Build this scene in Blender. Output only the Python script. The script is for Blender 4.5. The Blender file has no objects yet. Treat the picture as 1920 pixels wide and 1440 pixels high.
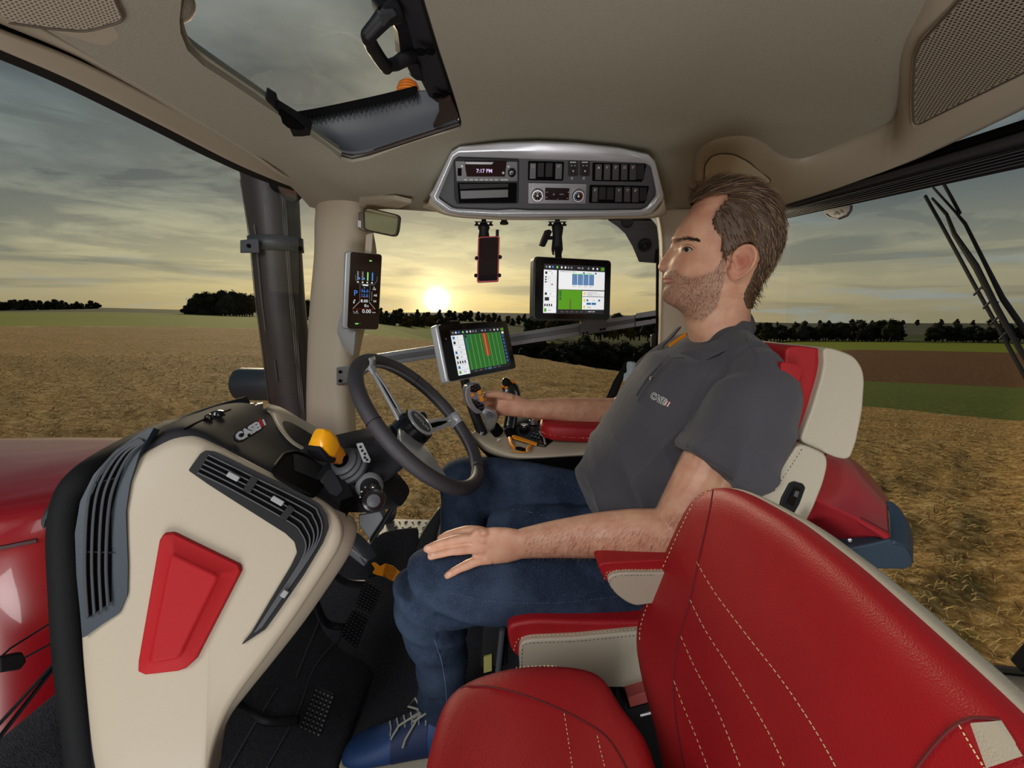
import bpy, bmesh, math, random
import numpy as np
from math import sin, cos, pi, radians as rad, sqrt, atan, atan2, exp
from mathutils import Vector as V, Matrix, noise
from mathutils.bvhtree import BVHTree
random.seed(7)
C = bpy.context.scene.collection
SC = bpy.context.scene
# ---------------------------------------------------------------- camera
F = 880.0; PIT = atan(130 / 880); CAMZ = 1.03
cam_d = bpy.data.cameras.new('camera'); cam = bpy.data.objects.new('camera', cam_d); C.objects.link(cam)
cam.location = (0, 0, CAMZ); cam.rotation_euler = (pi / 2 - PIT, 0, 0)
cam_d.sensor_width = 36; cam_d.lens = 36 * F / 1920; cam_d.clip_start = .02; cam_d.clip_end = 9000
SC.camera = cam
CO = V((0, 0, CAMZ))
def ray(px, py):
    u = (px - 960) / F; v = (720 - py) / F
    return V((u, cos(PIT) + v * sin(PIT), v * cos(PIT) - sin(PIT)))
def P(px, py, Y=None, X=None, Z=None):
    d = ray(px, py)
    t = Y / d.y if Y is not None else (X / d.x if X is not None else (Z - CAMZ) / d.z)
    return CO + d * t
def lin(h):
    h = h.lstrip('#'); c = [int(h[i:i + 2], 16) / 255 for i in (0, 2, 4)]
    return tuple(x / 12.92 if x <= .04045 else ((x + .055) / 1.055) ** 2.4 for x in c) + (1,)
# ---------------------------------------------------------------- view, world, lamps
SC.view_settings.view_transform = 'Standard'; SC.view_settings.look = 'None'
SC.view_settings.exposure = 0.0; SC.view_settings.gamma = 1; SC.view_settings.use_curve_mapping = False
SUN_D = ray(819, 562).normalized()
w = bpy.data.worlds.new('World'); SC.world = w; w.use_nodes = True
nt = w.node_tree; nt.nodes.clear()
class N:
    """tiny node builder"""
    def __init__(s, nt): s.nt = nt
    def n(s, t, **k):
        nd = s.nt.nodes.new(t)
        ins = k.pop('i', {})
        for a, b in k.items(): setattr(nd, a, b)
        for a, b in ins.items():
            if isinstance(b, bpy.types.NodeSocket): s.nt.links.new(b, nd.inputs[a])
            else: nd.inputs[a].default_value = b
        return nd
    def m(s, op, a, b=0.0, c=0.0, clamp=False):
        return s.n('ShaderNodeMath', operation=op, use_clamp=clamp, i={0: a, 1: b, 2: c}).outputs[0]
    def ramp(s, f, stops, interp='LINEAR'):
        r = s.n('ShaderNodeValToRGB', i={0: f}); cr = r.color_ramp; cr.interpolation = interp
        while len(cr.elements) > 1: cr.elements.remove(cr.elements[-1])
        cr.elements[0].position = stops[0][0]; cr.elements[0].color = stops[0][1]
        for p, c in stops[1:]: e = cr.elements.new(p); e.color = c
        return r.outputs[0]
    def mix(s, f, a, b, blend='MIX'):
        r = s.n('ShaderNodeMix', data_type='RGBA', blend_type=blend)
        for k, x in ((0, f), (6, a), (7, b)):
            if isinstance(x, bpy.types.NodeSocket): s.nt.links.new(x, r.inputs[k])
            else: r.inputs[k].default_value = x
        return r.outputs[2]
b = N(nt)
g = b.n('ShaderNodeTexCoord').outputs['Generated']
sep = b.n('ShaderNodeSeparateXYZ', i={0: g}); x_, y_, z_ = sep.outputs
el = b.m('MAXIMUM', z_, 0.0)
den = b.m('ADD', el, 0.10)
cx = b.m('DIVIDE', x_, den); cy = b.m('DIVIDE', y_, den)
cv = b.n('ShaderNodeCombineXYZ', i={0: cx, 1: cy, 2: b.m('MULTIPLY', el, 2.0)}).outputs[0]
n1 = b.n('ShaderNodeTexNoise', i={'Vector': cv, 'Scale': 1.05, 'Detail': 9.0, 'Roughness': .55, 'Distortion': .35}).outputs[0]
n2 = b.n('ShaderNodeTexNoise', i={'Vector': b.n('ShaderNodeVectorMath', operation='ADD', i={0: cv, 1: (7.3, 2.1, 4)}).outputs[0], 'Scale': .55, 'Detail': 8.0, 'Roughness': .6, 'Distortion': .2}).outputs[0]
# thin streaks low over the horizon
sv = b.n('ShaderNodeCombineXYZ', i={0: b.m('MULTIPLY', x_, 1.6), 1: b.m('MULTIPLY', y_, 1.6), 2: b.m('MULTIPLY', z_, 17.0)}).outputs[0]
n3 = b.n('ShaderNodeTexNoise', i={'Vector': sv, 'Scale': 1.7, 'Detail': 7.0, 'Roughness': .5, 'Distortion': .5}).outputs[0]
sd = b.n('ShaderNodeVectorMath', operation='DOT_PRODUCT', i={0: g, 1: tuple(SUN_D)}).outputs['Value']
near = b.m('POWER', b.m('MAXIMUM', sd, 0.0), 7.0)       # broad warmth towards the sun
clear_hi = b.ramp(z_, [(0.0, lin('#8a8369')), (.04, lin('#999176')), (.10, lin('#96937c')), (.20, lin('#7d837d')), (.35, lin('#66737a')), (.6, lin('#4f5b63')), (1, lin('#4a555c'))])
clear_warm = b.ramp(z_, [(0.0, lin('#e8c67c')), (.05, lin('#f6dc9a')), (.12, lin('#e6d8a8')), (.22, lin('#b5b59c')), (.36, lin('#808a86')), (.6, lin('#525e65')), (1, lin('#4a555c'))])
clear = b.mix(near, clear_hi, clear_warm)
dark = b.ramp(z_, [(0.0, lin('#69675a')), (.10, lin('#59605f')), (.2, lin('#465058')), (.4, lin('#353f49')), (.7, lin('#364049')), (1, lin('#3c464d'))])
dark = b.mix(b.m('MULTIPLY', near, .55), dark, lin('#a8a087'))
cm = b.ramp(n1, [(.43, (0, 0, 0, 1)), (.54, (1, 1, 1, 1))])
cm2 = b.ramp(n2, [(.44, (0, 0, 0, 1)), (.58, (1, 1, 1, 1))])
cm3 = b.ramp(n3, [(.46, (0, 0, 0, 1)), (.60, (1, 1, 1, 1))])
streak = b.m('MULTIPLY', cm3, b.ramp(z_, [(0.0, (.3, .3, .3, 1)), (.04, (.8, .8, .8, 1)), (.30, (.75, .75, .75, 1)), (.6, (.3, .3, .3, 1))]))
cover = b.m('MAXIMUM', b.m('MULTIPLY', b.m('MAXIMUM', cm, b.m('MULTIPLY', cm2, .75)), b.ramp(z_, [(.05, (.15, .15, .15, 1)), (.22, (.95, .95, .95, 1))])), b.m('MULTIPLY', streak, .85))
sky = b.mix(cover, clear, dark)
# a few pale lit cloud edges up high
n4 = b.n('ShaderNodeTexNoise', i={'Vector': b.n('ShaderNodeVectorMath', operation='ADD', i={0: cv, 1: (1.3, 9.1, 1)}).outputs[0], 'Scale': .9, 'Detail': 7.0, 'Roughness': .5}).outputs[0]
pale = b.m('MULTIPLY', b.ramp(n4, [(.53, (0, 0, 0, 1)), (.68, (1, 1, 1, 1))]), .55)
sky = b.mix(pale, sky, b.mix(near, lin('#83929a'), lin('#cbbd98')))
g1 = b.m('POWER', b.m('MAXIMUM', sd, 0.0), 60.0); g2 = b.m('POWER', b.m('MAXIMUM', sd, 0.0), 900.0); g3 = b.m('POWER', b.m('MAXIMUM', sd, 0.0), 9000.0)
def scaled(col, f): return b.n('ShaderNodeVectorMath', operation='SCALE', i={0: col, 'Scale': f}).outputs[0]
def vadd(a, c): return b.n('ShaderNodeVectorMath', operation='ADD', i={0: a, 1: c}).outputs[0]
sky = vadd(sky, scaled((1.0, .72, .34), b.m('MULTIPLY', g1, .28)))
sky = vadd(sky, scaled((1.0, .80, .42), b.m('MULTIPLY', g2, .8)))
sky = vadd(sky, scaled((1.0, .93, .75), b.m('MULTIPLY', g3, 8.0)))
bg = b.n('ShaderNodeBackground', i={'Color': sky, 'Strength': 1.0})
b.n('ShaderNodeOutputWorld', i={0: bg.outputs[0]})
def sun(name, direction, e, ang, col):
    d = bpy.data.lights.new(name, 'SUN'); d.energy = e; d.angle = rad(ang); d.color = col
    o = bpy.data.objects.new(name, d); C.objects.link(o); o.rotation_euler = (-V(direction)).to_track_quat('-Z', 'Y').to_euler(); return o
def area(name, loc, look, size, e, col=(1, 1, 1)):
    d = bpy.data.lights.new(name, 'AREA'); d.energy = e; d.size = size; d.color = col
    o = bpy.data.objects.new(name, d); C.objects.link(o); o.location = loc
    o.rotation_euler = (V(look) - V(loc)).to_track_quat('-Z', 'Y').to_euler(); return o
sun('sun', (SUN_D.x - .25, SUN_D.y, .30), 2.4, 16, (1.0, .80, .55))
area('studio_softbox', (-1.1, -1.3, 1.9), (.1, 1.0, .8), 1.1, 37, (1, .99, .98))
area('studio_softbox_right', (1.2, -1.1, 1.6), (.2, 1.0, .8), 1.0, 8, (1, .99, .98))
area('studio_softbox_low', (-.2, -1.0, -.3), (.15, 1.1, 1.6), 1.1, 33, (1, .99, .98))
# ---------------------------------------------------------------- materials
def nm(name):
    m = bpy.data.materials.new(name); m.use_nodes = True; t = m.node_tree; t.nodes.clear(); return m, N(t)
def finish(m, b, sh): b.n('ShaderNodeOutputMaterial', i={0: sh}); return m
def mat(name, col, rough=.5, metal=0, bump=0, scale=200, var=0, vscale=6, spec=.5, coat=0, tex='noise', emit=0, sheen=0, col2=None):
    m, b = nm(name)
    tc = b.n('ShaderNodeTexCoord').outputs['Object']
    c = lin(col) if isinstance(col, str) else col
    colr = c
    if var:
        n = b.n('ShaderNodeTexNoise', i={'Vector': tc, 'Scale': vscale, 'Detail': 6.0, 'Roughness': .6}).outputs[0]
        c2 = lin(col2) if col2 else tuple(x * (1 - var) for x in c[:3]) + (1,)
        colr = b.mix(b.ramp(n, [(.35, (0, 0, 0, 1)), (.65, (1, 1, 1, 1))]), c, c2)
    pr = b.n('ShaderNodeBsdfPrincipled', i={'Base Color': colr, 'Roughness': rough, 'Metallic': metal, 'Specular IOR Level': spec, 'Coat Weight': coat, 'Sheen Weight': sheen})
    if emit: pr.inputs['Emission Color'].default_value = c; pr.inputs['Emission Strength'].default_value = emit
    if bump:
        if tex == 'voronoi': h = b.n('ShaderNodeTexVoronoi', i={'Vector': tc, 'Scale': scale}).outputs['Distance']
        else: h = b.n('ShaderNodeTexNoise', i={'Vector': tc, 'Scale': scale, 'Detail': 3.0}).outputs[0]
        bp = b.n('ShaderNodeBump', i={'Strength': bump, 'Distance': .002, 'Height': h})
        b.nt.links.new(bp.outputs[0], pr.inputs['Normal'])
    return finish(m, b, pr.outputs[0])
M = {}
M['beige'] = mat('beige_plastic', '#aba08d', .48, bump=.10, scale=900)
M['liner'] = mat('headliner_fabric', '#9e9a89', .9, bump=.5, scale=700, var=.10, vscale=300, spec=.2)
M['beige_leather'] = mat('beige_leather', '#b3aa98', .5, bump=.25, scale=700, tex='voronoi')
M['beige_pillar'] = mat('beige_pillar', '#c2b5a1', .5, bump=.08, scale=900)
M['red'] = mat('red_leather', '#a0151d', .5, bump=.22, scale=620, tex='voronoi', var=.10, vscale=9, spec=.4)
M['red_plastic'] = mat('red_plastic', '#a0141a', .65, bump=.15, scale=900, spec=.25)
M['paint'] = mat('red_paint', '#860d17', .22, coat=.5)
M['black'] = mat('black_plastic', '#18181b', .5, bump=.12, scale=900, spec=.25)
M['black_gloss'] = mat('black_gloss', '#101012', .15)
M['char'] = mat('charcoal_plastic', '#2c2c30', .75, bump=.2, scale=700, spec=.12)
M['dkgrey'] = mat('dark_grey', '#3f4248', .5, bump=.1, scale=500)
M['slate'] = mat('slate_plastic', '#2b3640', .45, bump=.08, scale=500)
M['void'] = mat('recess_black', '#09090a', .9, spec=.08)
M['rubber'] = mat('rubber', '#151618', .75, bump=.2, scale=500, spec=.2)
M['carpet'] = mat('floor_carpet', '#46464b', .95, bump=.9, scale=420, var=.35, vscale=160, spec=.15)
M['leather_blk'] = mat('wheel_leather', '#37353a', .5, bump=.3, scale=900, tex='voronoi')
M['silver'] = mat('satin_silver', '#a9adb4', .32, metal=.85)
M['silver_p'] = mat('silver_paint', '#b9bcc2', .3, metal=.35, coat=.3)
M['alu'] = mat('brushed_aluminium', '#77787c', .38, metal=.7, bump=.15, scale=250)
M['chrome'] = mat('chrome', '#c8c8cc', .3, metal=.8)
M['orange'] = mat('orange_plastic', '#e08a10', .4, coat=.2)
M['yellow'] = mat('yellow_plastic', '#f0a50c', .33, coat=.3)
M['white'] = mat('white_print', '#d9d9d6', .5)
M['stitch'] = mat('stitch_thread', '#e6cf9d', .7)
M['stitch_dk'] = mat('dark_stitch', '#57524a', .7)
M['seam'] = mat('dark_red_thread', '#5c0c12', .7)  # dark red line laid along the seat seams
M['denim'] = mat('denim', '#22355a', .85, bump=.8, scale=900, var=.0, spec=.2, sheen=.1)
M['bluecap'] = mat('blue_grey_cap', '#2b3b4a', .5, bump=.1, scale=400)
M['glass_d'] = mat('dark_glass', '#151114', .08)
M['bark'] = mat('bark', '#3b3025', .9)
M['green_led'] = mat('green_led', '#30e050', .4, emit=1.5)
def glass():
    m, b = nm('window_glass')
    fr = b.n('ShaderNodeLayerWeight', i={'Blend': .12}).outputs['Fresnel']
    tr = b.n('ShaderNodeBsdfTransparent', i={'Color': (.97, .985, .98, 1)}).outputs[0]
    gl = b.n('ShaderNodeBsdfGlossy', i={'Color': (.9, .9, .9, 1), 'Roughness': .02}).outputs[0]
    mx = b.n('ShaderNodeMixShader', i={0: b.m('MULTIPLY', fr, .05), 1: tr, 2: gl}).outputs[0]
    return finish(m, b, mx)
M['glass'] = glass()
# ---------------------------------------------------------------- mesh tools
class MB:
    def __init__(s): s.v = []; s.f = []; s.mi = []; s.cur = 0
    def add(s, vs, fs):
        o = len(s.v); s.v += [V(p) for p in vs]; s.f += [tuple(i + o for i in f) for f in fs]; s.mi += [s.cur] * len(fs)
    def grid(s, rows, closed_u=False, cap=False):
        n = len(rows[0]); m = len(rows); fs = []
        for j in range(m - 1):
            for i in range(n if closed_u else n - 1):
                k = (i + 1) % n; fs.append((j * n + i, j * n + k, (j + 1) * n + k, (j + 1) * n + i))
        if cap: fs.append(tuple(range(n))[::-1]); fs.append(tuple((m - 1) * n + i for i in range(n)))
        s.add([p for r in rows for p in r], fs)
    def box(s, c, size, ax=None):
        ax = ax or (V((1, 0, 0)), V((0, 1, 0)), V((0, 0, 1))); c = V(c)
        vs = [c + ax[0] * (size[0] * a / 2) + ax[1] * (size[1] * q / 2) + ax[2] * (size[2] * r / 2) for a in (-1, 1) for q in (-1, 1) for r in (-1, 1)]
        s.add(vs, [(0, 1, 3, 2), (4, 6, 7, 5), (0, 4, 5, 1), (2, 3, 7, 6), (0, 2, 6, 4), (1, 5, 7, 3)])
    def prism(s, pts, off):
        n = len(pts); off = V(off); pts = [V(p) for p in pts]
        s.add(pts + [p + off for p in pts], [tuple(range(n))[::-1], tuple(range(n, 2 * n))] + [(i, (i + 1) % n, n + (i + 1) % n, n + i) for i in range(n)])
    def tube(s, path, r, n=12, cap=True, flat=1.0, closed=False, up=None):
        path = [V(p) for p in path]; m = len(path)
        if not hasattr(r, '__len__'): r = [r] * m
        rows = []; pn = None
        for i, p in enumerate(path):
            if closed: d = path[(i + 1) % m] - path[i - 1]
            else: d = path[min(i + 1, m - 1)] - path[max(i - 1, 0)]
            d.normalize()
            if up is not None: a = V(up) - d * V(up).dot(d)
            elif pn is None: a = d.orthogonal()
            else: a = pn - d * pn.dot(d)
            if a.length < 1e-6: a = d.orthogonal()
            a.normalize(); pn = a; c = d.cross(a)
            ra, rb = (r[i], r[i] * flat) if not hasattr(r[i], '__len__') else r[i]
            rows.append([p + a * (cos(2 * pi * k / n) * ra) + c * (sin(2 * pi * k / n) * rb) for k in range(n)])
        if closed: rows.append(rows[0])
        s.grid(rows, True, cap and not closed)
    def ell(s, c, r, ax=None, n=16, m=10):
        ax = ax or (V((1, 0, 0)), V((0, 1, 0)), V((0, 0, 1))); c = V(c)
        if not hasattr(r, '__len__'): r = (r, r, r)
        rows = []
        for j in range(m + 1):
            t = pi * j / m; t = min(max(t, .02), pi - .02)
            rows.append([c + ax[0] * (r[0] * sin(t) * cos(2 * pi * k / n)) + ax[1] * (r[1] * sin(t) * sin(2 * pi * k / n)) + ax[2] * (r[2] * cos(t)) for k in range(n)])
        s.grid(rows, True, True)
    def lathe(s, c, axis, prof, n=24):
        axis = V(axis).normalized(); a = axis.orthogonal().normalized(); q = axis.cross(a); c = V(c)
        s.grid([[c + axis * h + (a * cos(2 * pi * k / n) + q * sin(2 * pi * k / n)) * max(r, 1e-4) for k in range(n)] for h, r in prof], True, True)
def tag(o, label=None, cat=None, group=None, kind=None):
    if label: o['label'] = label
    if cat: o['category'] = cat
    if group: o['group'] = group
    if kind: o['kind'] = kind
    return o
ROOT = {}
def thing(name, loc, label, cat, group=None):
    o = bpy.data.objects.new(name, None); C.objects.link(o); o.location = loc; o.empty_display_size = .05
    ROOT[o.name] = V(loc); return tag(o, label, cat, group)
def build(name, mb, m, parent=None, smooth=True, bev=0, seg=3, sub=0, solid=0, flip=False, weld=0, angle=40):
    me = bpy.data.meshes.new(name)
    if parent: base = ROOT[parent.name]
    else:
        z0 = min(p.z for p in mb.v); base = V((sum(p.x for p in mb.v) / len(mb.v), sum(p.y for p in mb.v) / len(mb.v), z0))
    me.from_pydata([tuple(p - base) for p in mb.v], [], mb.f)
    ms = m if isinstance(m, (list, tuple)) else [m]
    for x in ms: me.materials.append(M[x] if isinstance(x, str) else x)
    if len(ms) > 1: me.polygons.foreach_set('material_index', mb.mi)
    bm = bmesh.new(); bm.from_mesh(me)
    if weld: bmesh.ops.remove_doubles(bm, verts=bm.verts, dist=weld)
    bmesh.ops.recalc_face_normals(bm, faces=bm.faces)
    if flip: bmesh.ops.reverse_faces(bm, faces=bm.faces)
    bm.to_mesh(me); bm.free()
    me.polygons.foreach_set('use_smooth', [bool(smooth)] * len(me.polygons))
    o = bpy.data.objects.new(name, me); C.objects.link(o)
    if parent: o.parent = parent; ROOT[o.name] = ROOT[parent.name]
    else: o.location = base; ROOT[o.name] = base
    if smooth and angle: me.set_sharp_from_angle(angle=rad(angle))
    if solid: k = o.modifiers.new('s', 'SOLIDIFY'); k.thickness = solid; k.offset = -1
    if bev: k = o.modifiers.new('b', 'BEVEL'); k.width = bev; k.segments = seg; k.limit_method = 'ANGLE'; k.angle_limit = rad(30); k.harden_normals = False
    if sub: k = o.modifiers.new('u', 'SUBSURF'); k.levels = sub; k.render_levels = sub
    return o
def cr(pts, n):
    """Catmull-Rom through pts, n samples"""
    pts = [V(p) for p in pts]; m = len(pts); out = []
    for i in range(n):
        t = i * (m - 1) / (n - 1); k = min(int(t), m - 2); f = t - k
        a = pts[max(k - 1, 0)]; q = pts[k]; c = pts[k + 1]; d = pts[min(k + 2, m - 1)]
        out.append(q * 1.0 + (c - a) * (.5 * f) + (a * 2 - q * 5 + c * 4 - d) * (.5 * f * f) + (q * 3 - c * 3 + d - a) * (.5 * f ** 3))
    return out
def cr1(xs, ys, x):
    return float(np.interp(x, xs, ys))
def patch(rows, nu=24, nv=24):
    R = [cr(r, nu) for r in rows]
    cols = [cr([R[j][i] for j in range(len(R))], nv) for i in range(nu)]
    return [[cols[i][j] for i in range(nu)] for j in range(nv)]
def rnd(pts, r, n=5):
    """round the corners of a closed polygon"""
    pts = [V(p) for p in pts]; out = []; m = len(pts)
    for i, p in enumerate(pts):
        a = pts[i - 1]; c = pts[(i + 1) % m]; rr = r[i] if hasattr(r, '__len__') else r
        la = min(rr, (a - p).length * .48); lc = min(rr, (c - p).length * .48)
        p0 = p + (a - p).normalized() * la; p1 = p + (c - p).normalized() * lc
        for k in range(n + 1):
            t = k / n; out.append(p0 * (1 - t) ** 2 + p * 2 * t * (1 - t) + p1 * t * t)
    return out
class Pl:
    """a real plane in the cab; pixels are only the way its outlines were measured"""
    def __init__(s, a, b_, c):
        s.o = V(a); n = (V(b_) - s.o).cross(V(c) - s.o).normalized()
        if n.dot(CO - s.o) < 0: n = -n
        s.n = n
    def pt(s, px, py, off=0.0):
        d = ray(px, py); o = s.o + s.n * off; t = (o - CO).dot(s.n) / d.dot(s.n); return CO + d * t
    def pts(s, L, off=0.0): return [s.pt(x, y, off) for x, y in L]
def plate(mb, pl, L, off=0, th=.01, r=0, n=5):
    pts = pl.pts(L, off)
    if r: pts = rnd(pts, r, n)
    mb.prism(pts, -pl.n * th)
def pillow(mb, pts, nrm, h, back, n=6, p=2.5):
    """a padded shape: outline pts, puffed by h along nrm and closed with depth back"""
    nrm = V(nrm).normalized(); c = sum((V(q) for q in pts), V()) / len(pts); rows = []
    rows.append([V(q) * .97 + c * .03 - nrm * back for q in pts]); rows.append([V(q) - nrm * back * .85 for q in pts])
    for k in range(n + 1):
        s = k / n * .5; hh = h * (1 - (1 - s * 2) ** p) if False else h * (1 - (1 - k / n) ** p)
        e = 1 - .35 * (k / n) ** 2 if k < n else .6
        rows.append([c + (V(q) - c) * (1 - .30 * (1 - sqrt(max(0, 1 - (k / n) ** 2)))) + nrm * hh for q in pts])
    rows += [[c + (V(q) - c) * f + nrm * (h * (1 + .04 * (1 - f))) for q in pts] for f in (.55, .4, .25, .1)]
    mb.grid(rows, True, True)
def bvh_of(*objs):
    vs = []; fs = []; dg = bpy.context.evaluated_depsgraph_get(); dg.update()
    for o in objs:
        e = o.evaluated_get(dg); me = e.to_mesh(); k = len(vs); base = ROOT[o.name]
        vs += [v.co + base for v in me.vertices]; fs += [tuple(i + k for i in p.vertices) for p in me.polygons]; e.to_mesh_clear()
    return BVHTree.FromPolygons(vs, fs)
def cast(bv, px, py, lift=0.0):
    d = ray(px, py).normalized(); h = bv.ray_cast(CO, d)
    if h[0] is None: return None, None
    n = h[1]; n = n if n.dot(d) < 0 else -n
    return h[0] + n * lift, n
def pixline(L, step):
    out = []
    for (x0, y0), (x1, y1) in zip(L[:-1], L[1:]):
        k = max(1, int(math.hypot(x1 - x0, y1 - y0) / step))
        out += [(x0 + (x1 - x0) * i / k, y0 + (y1 - y0) * i / k) for i in range(k)]
    return out + [L[-1]]
def crpix(L, n=40): return [(p.x, p.y) for p in cr([(x, y, 0) for x, y in L], n)]
def stitch(bv, L, parent, m='stitch', r=.0007, dash=9, gap=4, lift=.0007, name='stitching', mb=None):
    own = mb is None; mb = mb or MB(); L = pixline(crpix(L, 30), 1.5); acc = 0; seg = []; last = None
    for q in L:
        if last: acc += math.hypot(q[0] - last[0], q[1] - last[1])
        last = q; on = (acc % (dash + gap)) < dash
        p = cast(bv, q[0], q[1], lift)[0]
        if on and p is not None: seg.append(p)
        if (not on or p is None) and seg:
            if len(seg) > 1: mb.tube(seg, r, 5)
            seg = []
    if len(seg) > 1: mb.tube(seg, r, 5)
    if own and mb.v: return build(name, mb, m, parent, angle=0)
def line_on(bv, L, parent, m, r=.001, lift=.0003, name='seam', mb=None, n=40):
    own = mb is None; mb = mb or MB(); pts = []
    for q in crpix(L, n):
        p = cast(bv, q[0], q[1], lift)[0]
        if p is not None: pts.append(p)
    if len(pts) > 1: mb.tube(pts, r, 6)
    if own and mb.v: return build(name, mb, m, parent, angle=0)
def text(s, o, xd, yd, size, ext=.001, mb=None, bold=.0, align='CENTER', space=1.0):
    cu = bpy.data.curves.new('t', 'FONT'); cu.body = s; cu.size = size; cu.extrude = ext; cu.offset = bold; cu.align_x = align; cu.align_y = 'CENTER'; cu.space_character = space; cu.resolution_u = 2
    ob = bpy.data.objects.new('t', cu); C.objects.link(ob); dg = bpy.context.evaluated_depsgraph_get(); dg.update()
    me = ob.evaluated_get(dg).to_mesh(); xd = V(xd).normalized(); zd = xd.cross(V(yd)).normalized(); yd = zd.cross(xd)
    mb = mb or MB(); mb.add([V(o) + xd * v.co.x + yd * v.co.y + zd * v.co.z for v in me.vertices], [tuple(p.vertices) for p in me.polygons])
    ob.evaluated_get(dg).to_mesh_clear(); bpy.data.objects.remove(ob); bpy.data.curves.remove(cu); return mb
def quad3(c, Y):
    D = np.array([tuple(ray(*k)) for k in c]); A = np.stack([D[0], -D[1], D[2], -D[3]], 1)
    t = np.linalg.svd(A)[2][-1]; t = t / t[0]; p = D * t[:, None]; p *= Y / p.mean(0)[1]
    return [CO + V(q) for q in p]
def fitplane(bv, loop, lift):
    c0 = (sum(x for x, y in loop) / len(loop), sum(y for x, y in loop) / len(loop)); q = []
    for x, y in loop:
        for s in (.3, .7, .98):
            h = cast(bv, c0[0] + (x - c0[0]) * s, c0[1] + (y - c0[1]) * s)[0]
            if h: q.append(h)
    A = np.array([tuple(p) for p in q]); c = A.mean(0); n = V(np.linalg.svd(A - c)[2][2]); c = V(c)
    if n.dot(CO - c) < 0: n = -n
    o = c + n * (max((p - c).dot(n) for p in q) + lift); x = n.orthogonal(); return Pl(o, o + x, o + n.cross(x))
class Fr:
    """frame of a screen: u to the right, v down, both 0..1, w towards the viewer (m)"""
    def __init__(s, q):
        s.o = q[0]; s.x = q[1] - q[0]; s.y = q[3] - q[0]; s.W = s.x.length; s.H = s.y.length
        n = s.y.cross(s.x).normalized(); s.n = n if n.dot(CO - s.o) > 0 else -n
    def p(s, u, v, w=0): return s.o + s.x * u + s.y * v + s.n * w
    def rect(s, mb, u0, v0, u1, v1, w=.0004):
        mb.add([s.p(u0, v0, w), s.p(u1, v0, w), s.p(u1, v1, w), s.p(u0, v1, w)], [(0, 1, 2, 3)])
    def slab(s, mb, u0, v0, u1, v1, w0, w1, r=.008):
        mb.prism(rnd([s.p(u0, v0, w1), s.p(u1, v0, w1), s.p(u1, v1, w1), s.p(u0, v1, w1)], r, 5), s.n * (w0 - w1))
def remeshed(mb, voxel, smooth_it=4, disp=None, base=V((0, 0, 0))):
    """fuse overlapping closed shapes into one continuous surface"""
    me = bpy.data.meshes.new('tmp'); me.from_pydata([tuple(p) for p in mb.v], [], mb.f)
    bm = bmesh.new(); bm.from_mesh(me); bmesh.ops.recalc_face_normals(bm, faces=bm.faces); bm.to_mesh(me); bm.free()
    o = bpy.data.objects.new('tmp', me); C.objects.link(o)
    k = o.modifiers.new('r', 'REMESH'); k.mode = 'VOXEL'; k.voxel_size = voxel
    if smooth_it: k = o.modifiers.new('s', 'SMOOTH'); k.iterations = smooth_it; k.factor = .5
    dg = bpy.context.evaluated_depsgraph_get(); dg.update(); e = o.evaluated_get(dg); m2 = e.to_mesh()
    vs = [v.co.copy() for v in m2.vertices]; ns = [v.normal.copy() for v in m2.vertices]; fs = [tuple(p.vertices) for p in m2.polygons]
    e.to_mesh_clear(); bpy.data.objects.remove(o)
    out = MB()
    if disp: vs = [p + n * disp(p, n) for p, n in zip(vs, ns)]
    out.v = vs; out.f = fs; out.mi = [0] * len(fs); return out
# ================================================================ the land outside
def azel(px, py):
    d = ray(px, py); h = math.hypot(d.x, d.y); return atan2(d.x, d.y), d.z / h
BX = [-300, 0, 200, 350, 480, 600, 700, 820, 900, 960, 1080, 1200, 1300, 1400, 1500, 1600, 1750, 1920, 2300]
BA = [azel(x, 620)[0] for x in BX]
def band(ys): return [azel(x, y)[1] for x, y in zip(BX, ys)]
# each ring: (radius per azimuth, measured height of that ring on the horizon scale)
def ring(r, ys):
    e = band(ys); r = r if hasattr(r, '__len__') else [r] * len(BX); return (r, e)
flat = lambda r: ([r] * len(BX), [-2.68 / r] * len(BX))
R1 = ring([95, 95, 95, 92, 88, 80, 72, 60, 48, 42, 34, 30, 30, 32, 34, 36, 38, 40, 40], [612, 612, 612, 613, 616, 622, 628, 640, 653, 664, 684, 704, 720, 735, 750, 760, 775, 792, 800])
RM = ring([30, 30, 30, 30, 30, 30, 30, 28, 24, 22, 19, 17, 17, 17, 18, 18, 19, 20, 20], [668, 668, 668, 668, 668, 670, 672, 690, 705, 715, 735, 755, 770, 785, 800, 812, 825, 840, 840])
R2 = ring([150, 150, 150, 150, 140, 130, 120, 90, 75, 70, 60, 55, 55, 60, 70, 80, 85, 90, 90], [603, 603, 603, 602, 604, 606, 612, 650, 672, 690, 715, 740, 750, 740, 728, 715, 720, 728, 735])
R3 = ring([260, 260, 260, 260, 250, 250, 240, 200, 180, 170, 170, 170, 170, 150, 130, 130, 135, 140, 140], [587, 587, 588, 591, 597, 602, 608, 640, 655, 668, 685, 700, 700, 680, 662, 656, 658, 662, 664])
R4 = ring(260 + 0, [587] * 19)
R5 = ring([420, 420, 420, 420, 400, 400, 380, 330, 320, 320, 320, 320, 300, 250, 230, 230, 230, 230, 230], [585, 585, 585, 588, 592, 598, 604, 612, 622, 632, 645, 655, 655, 645, 641, 641, 642, 645, 645])
R6 = ring(900, [582, 582, 577, 581, 584, 588, 594, 594, 596, 600, 606, 612, 620, 624, 626, 628, 628, 628, 628])
R7 = ring(2600, [583, 583, 581, 582, 583, 584, 586, 586, 586, 587, 589, 592, 600, 604, 606, 606, 606, 606, 606])
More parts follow.
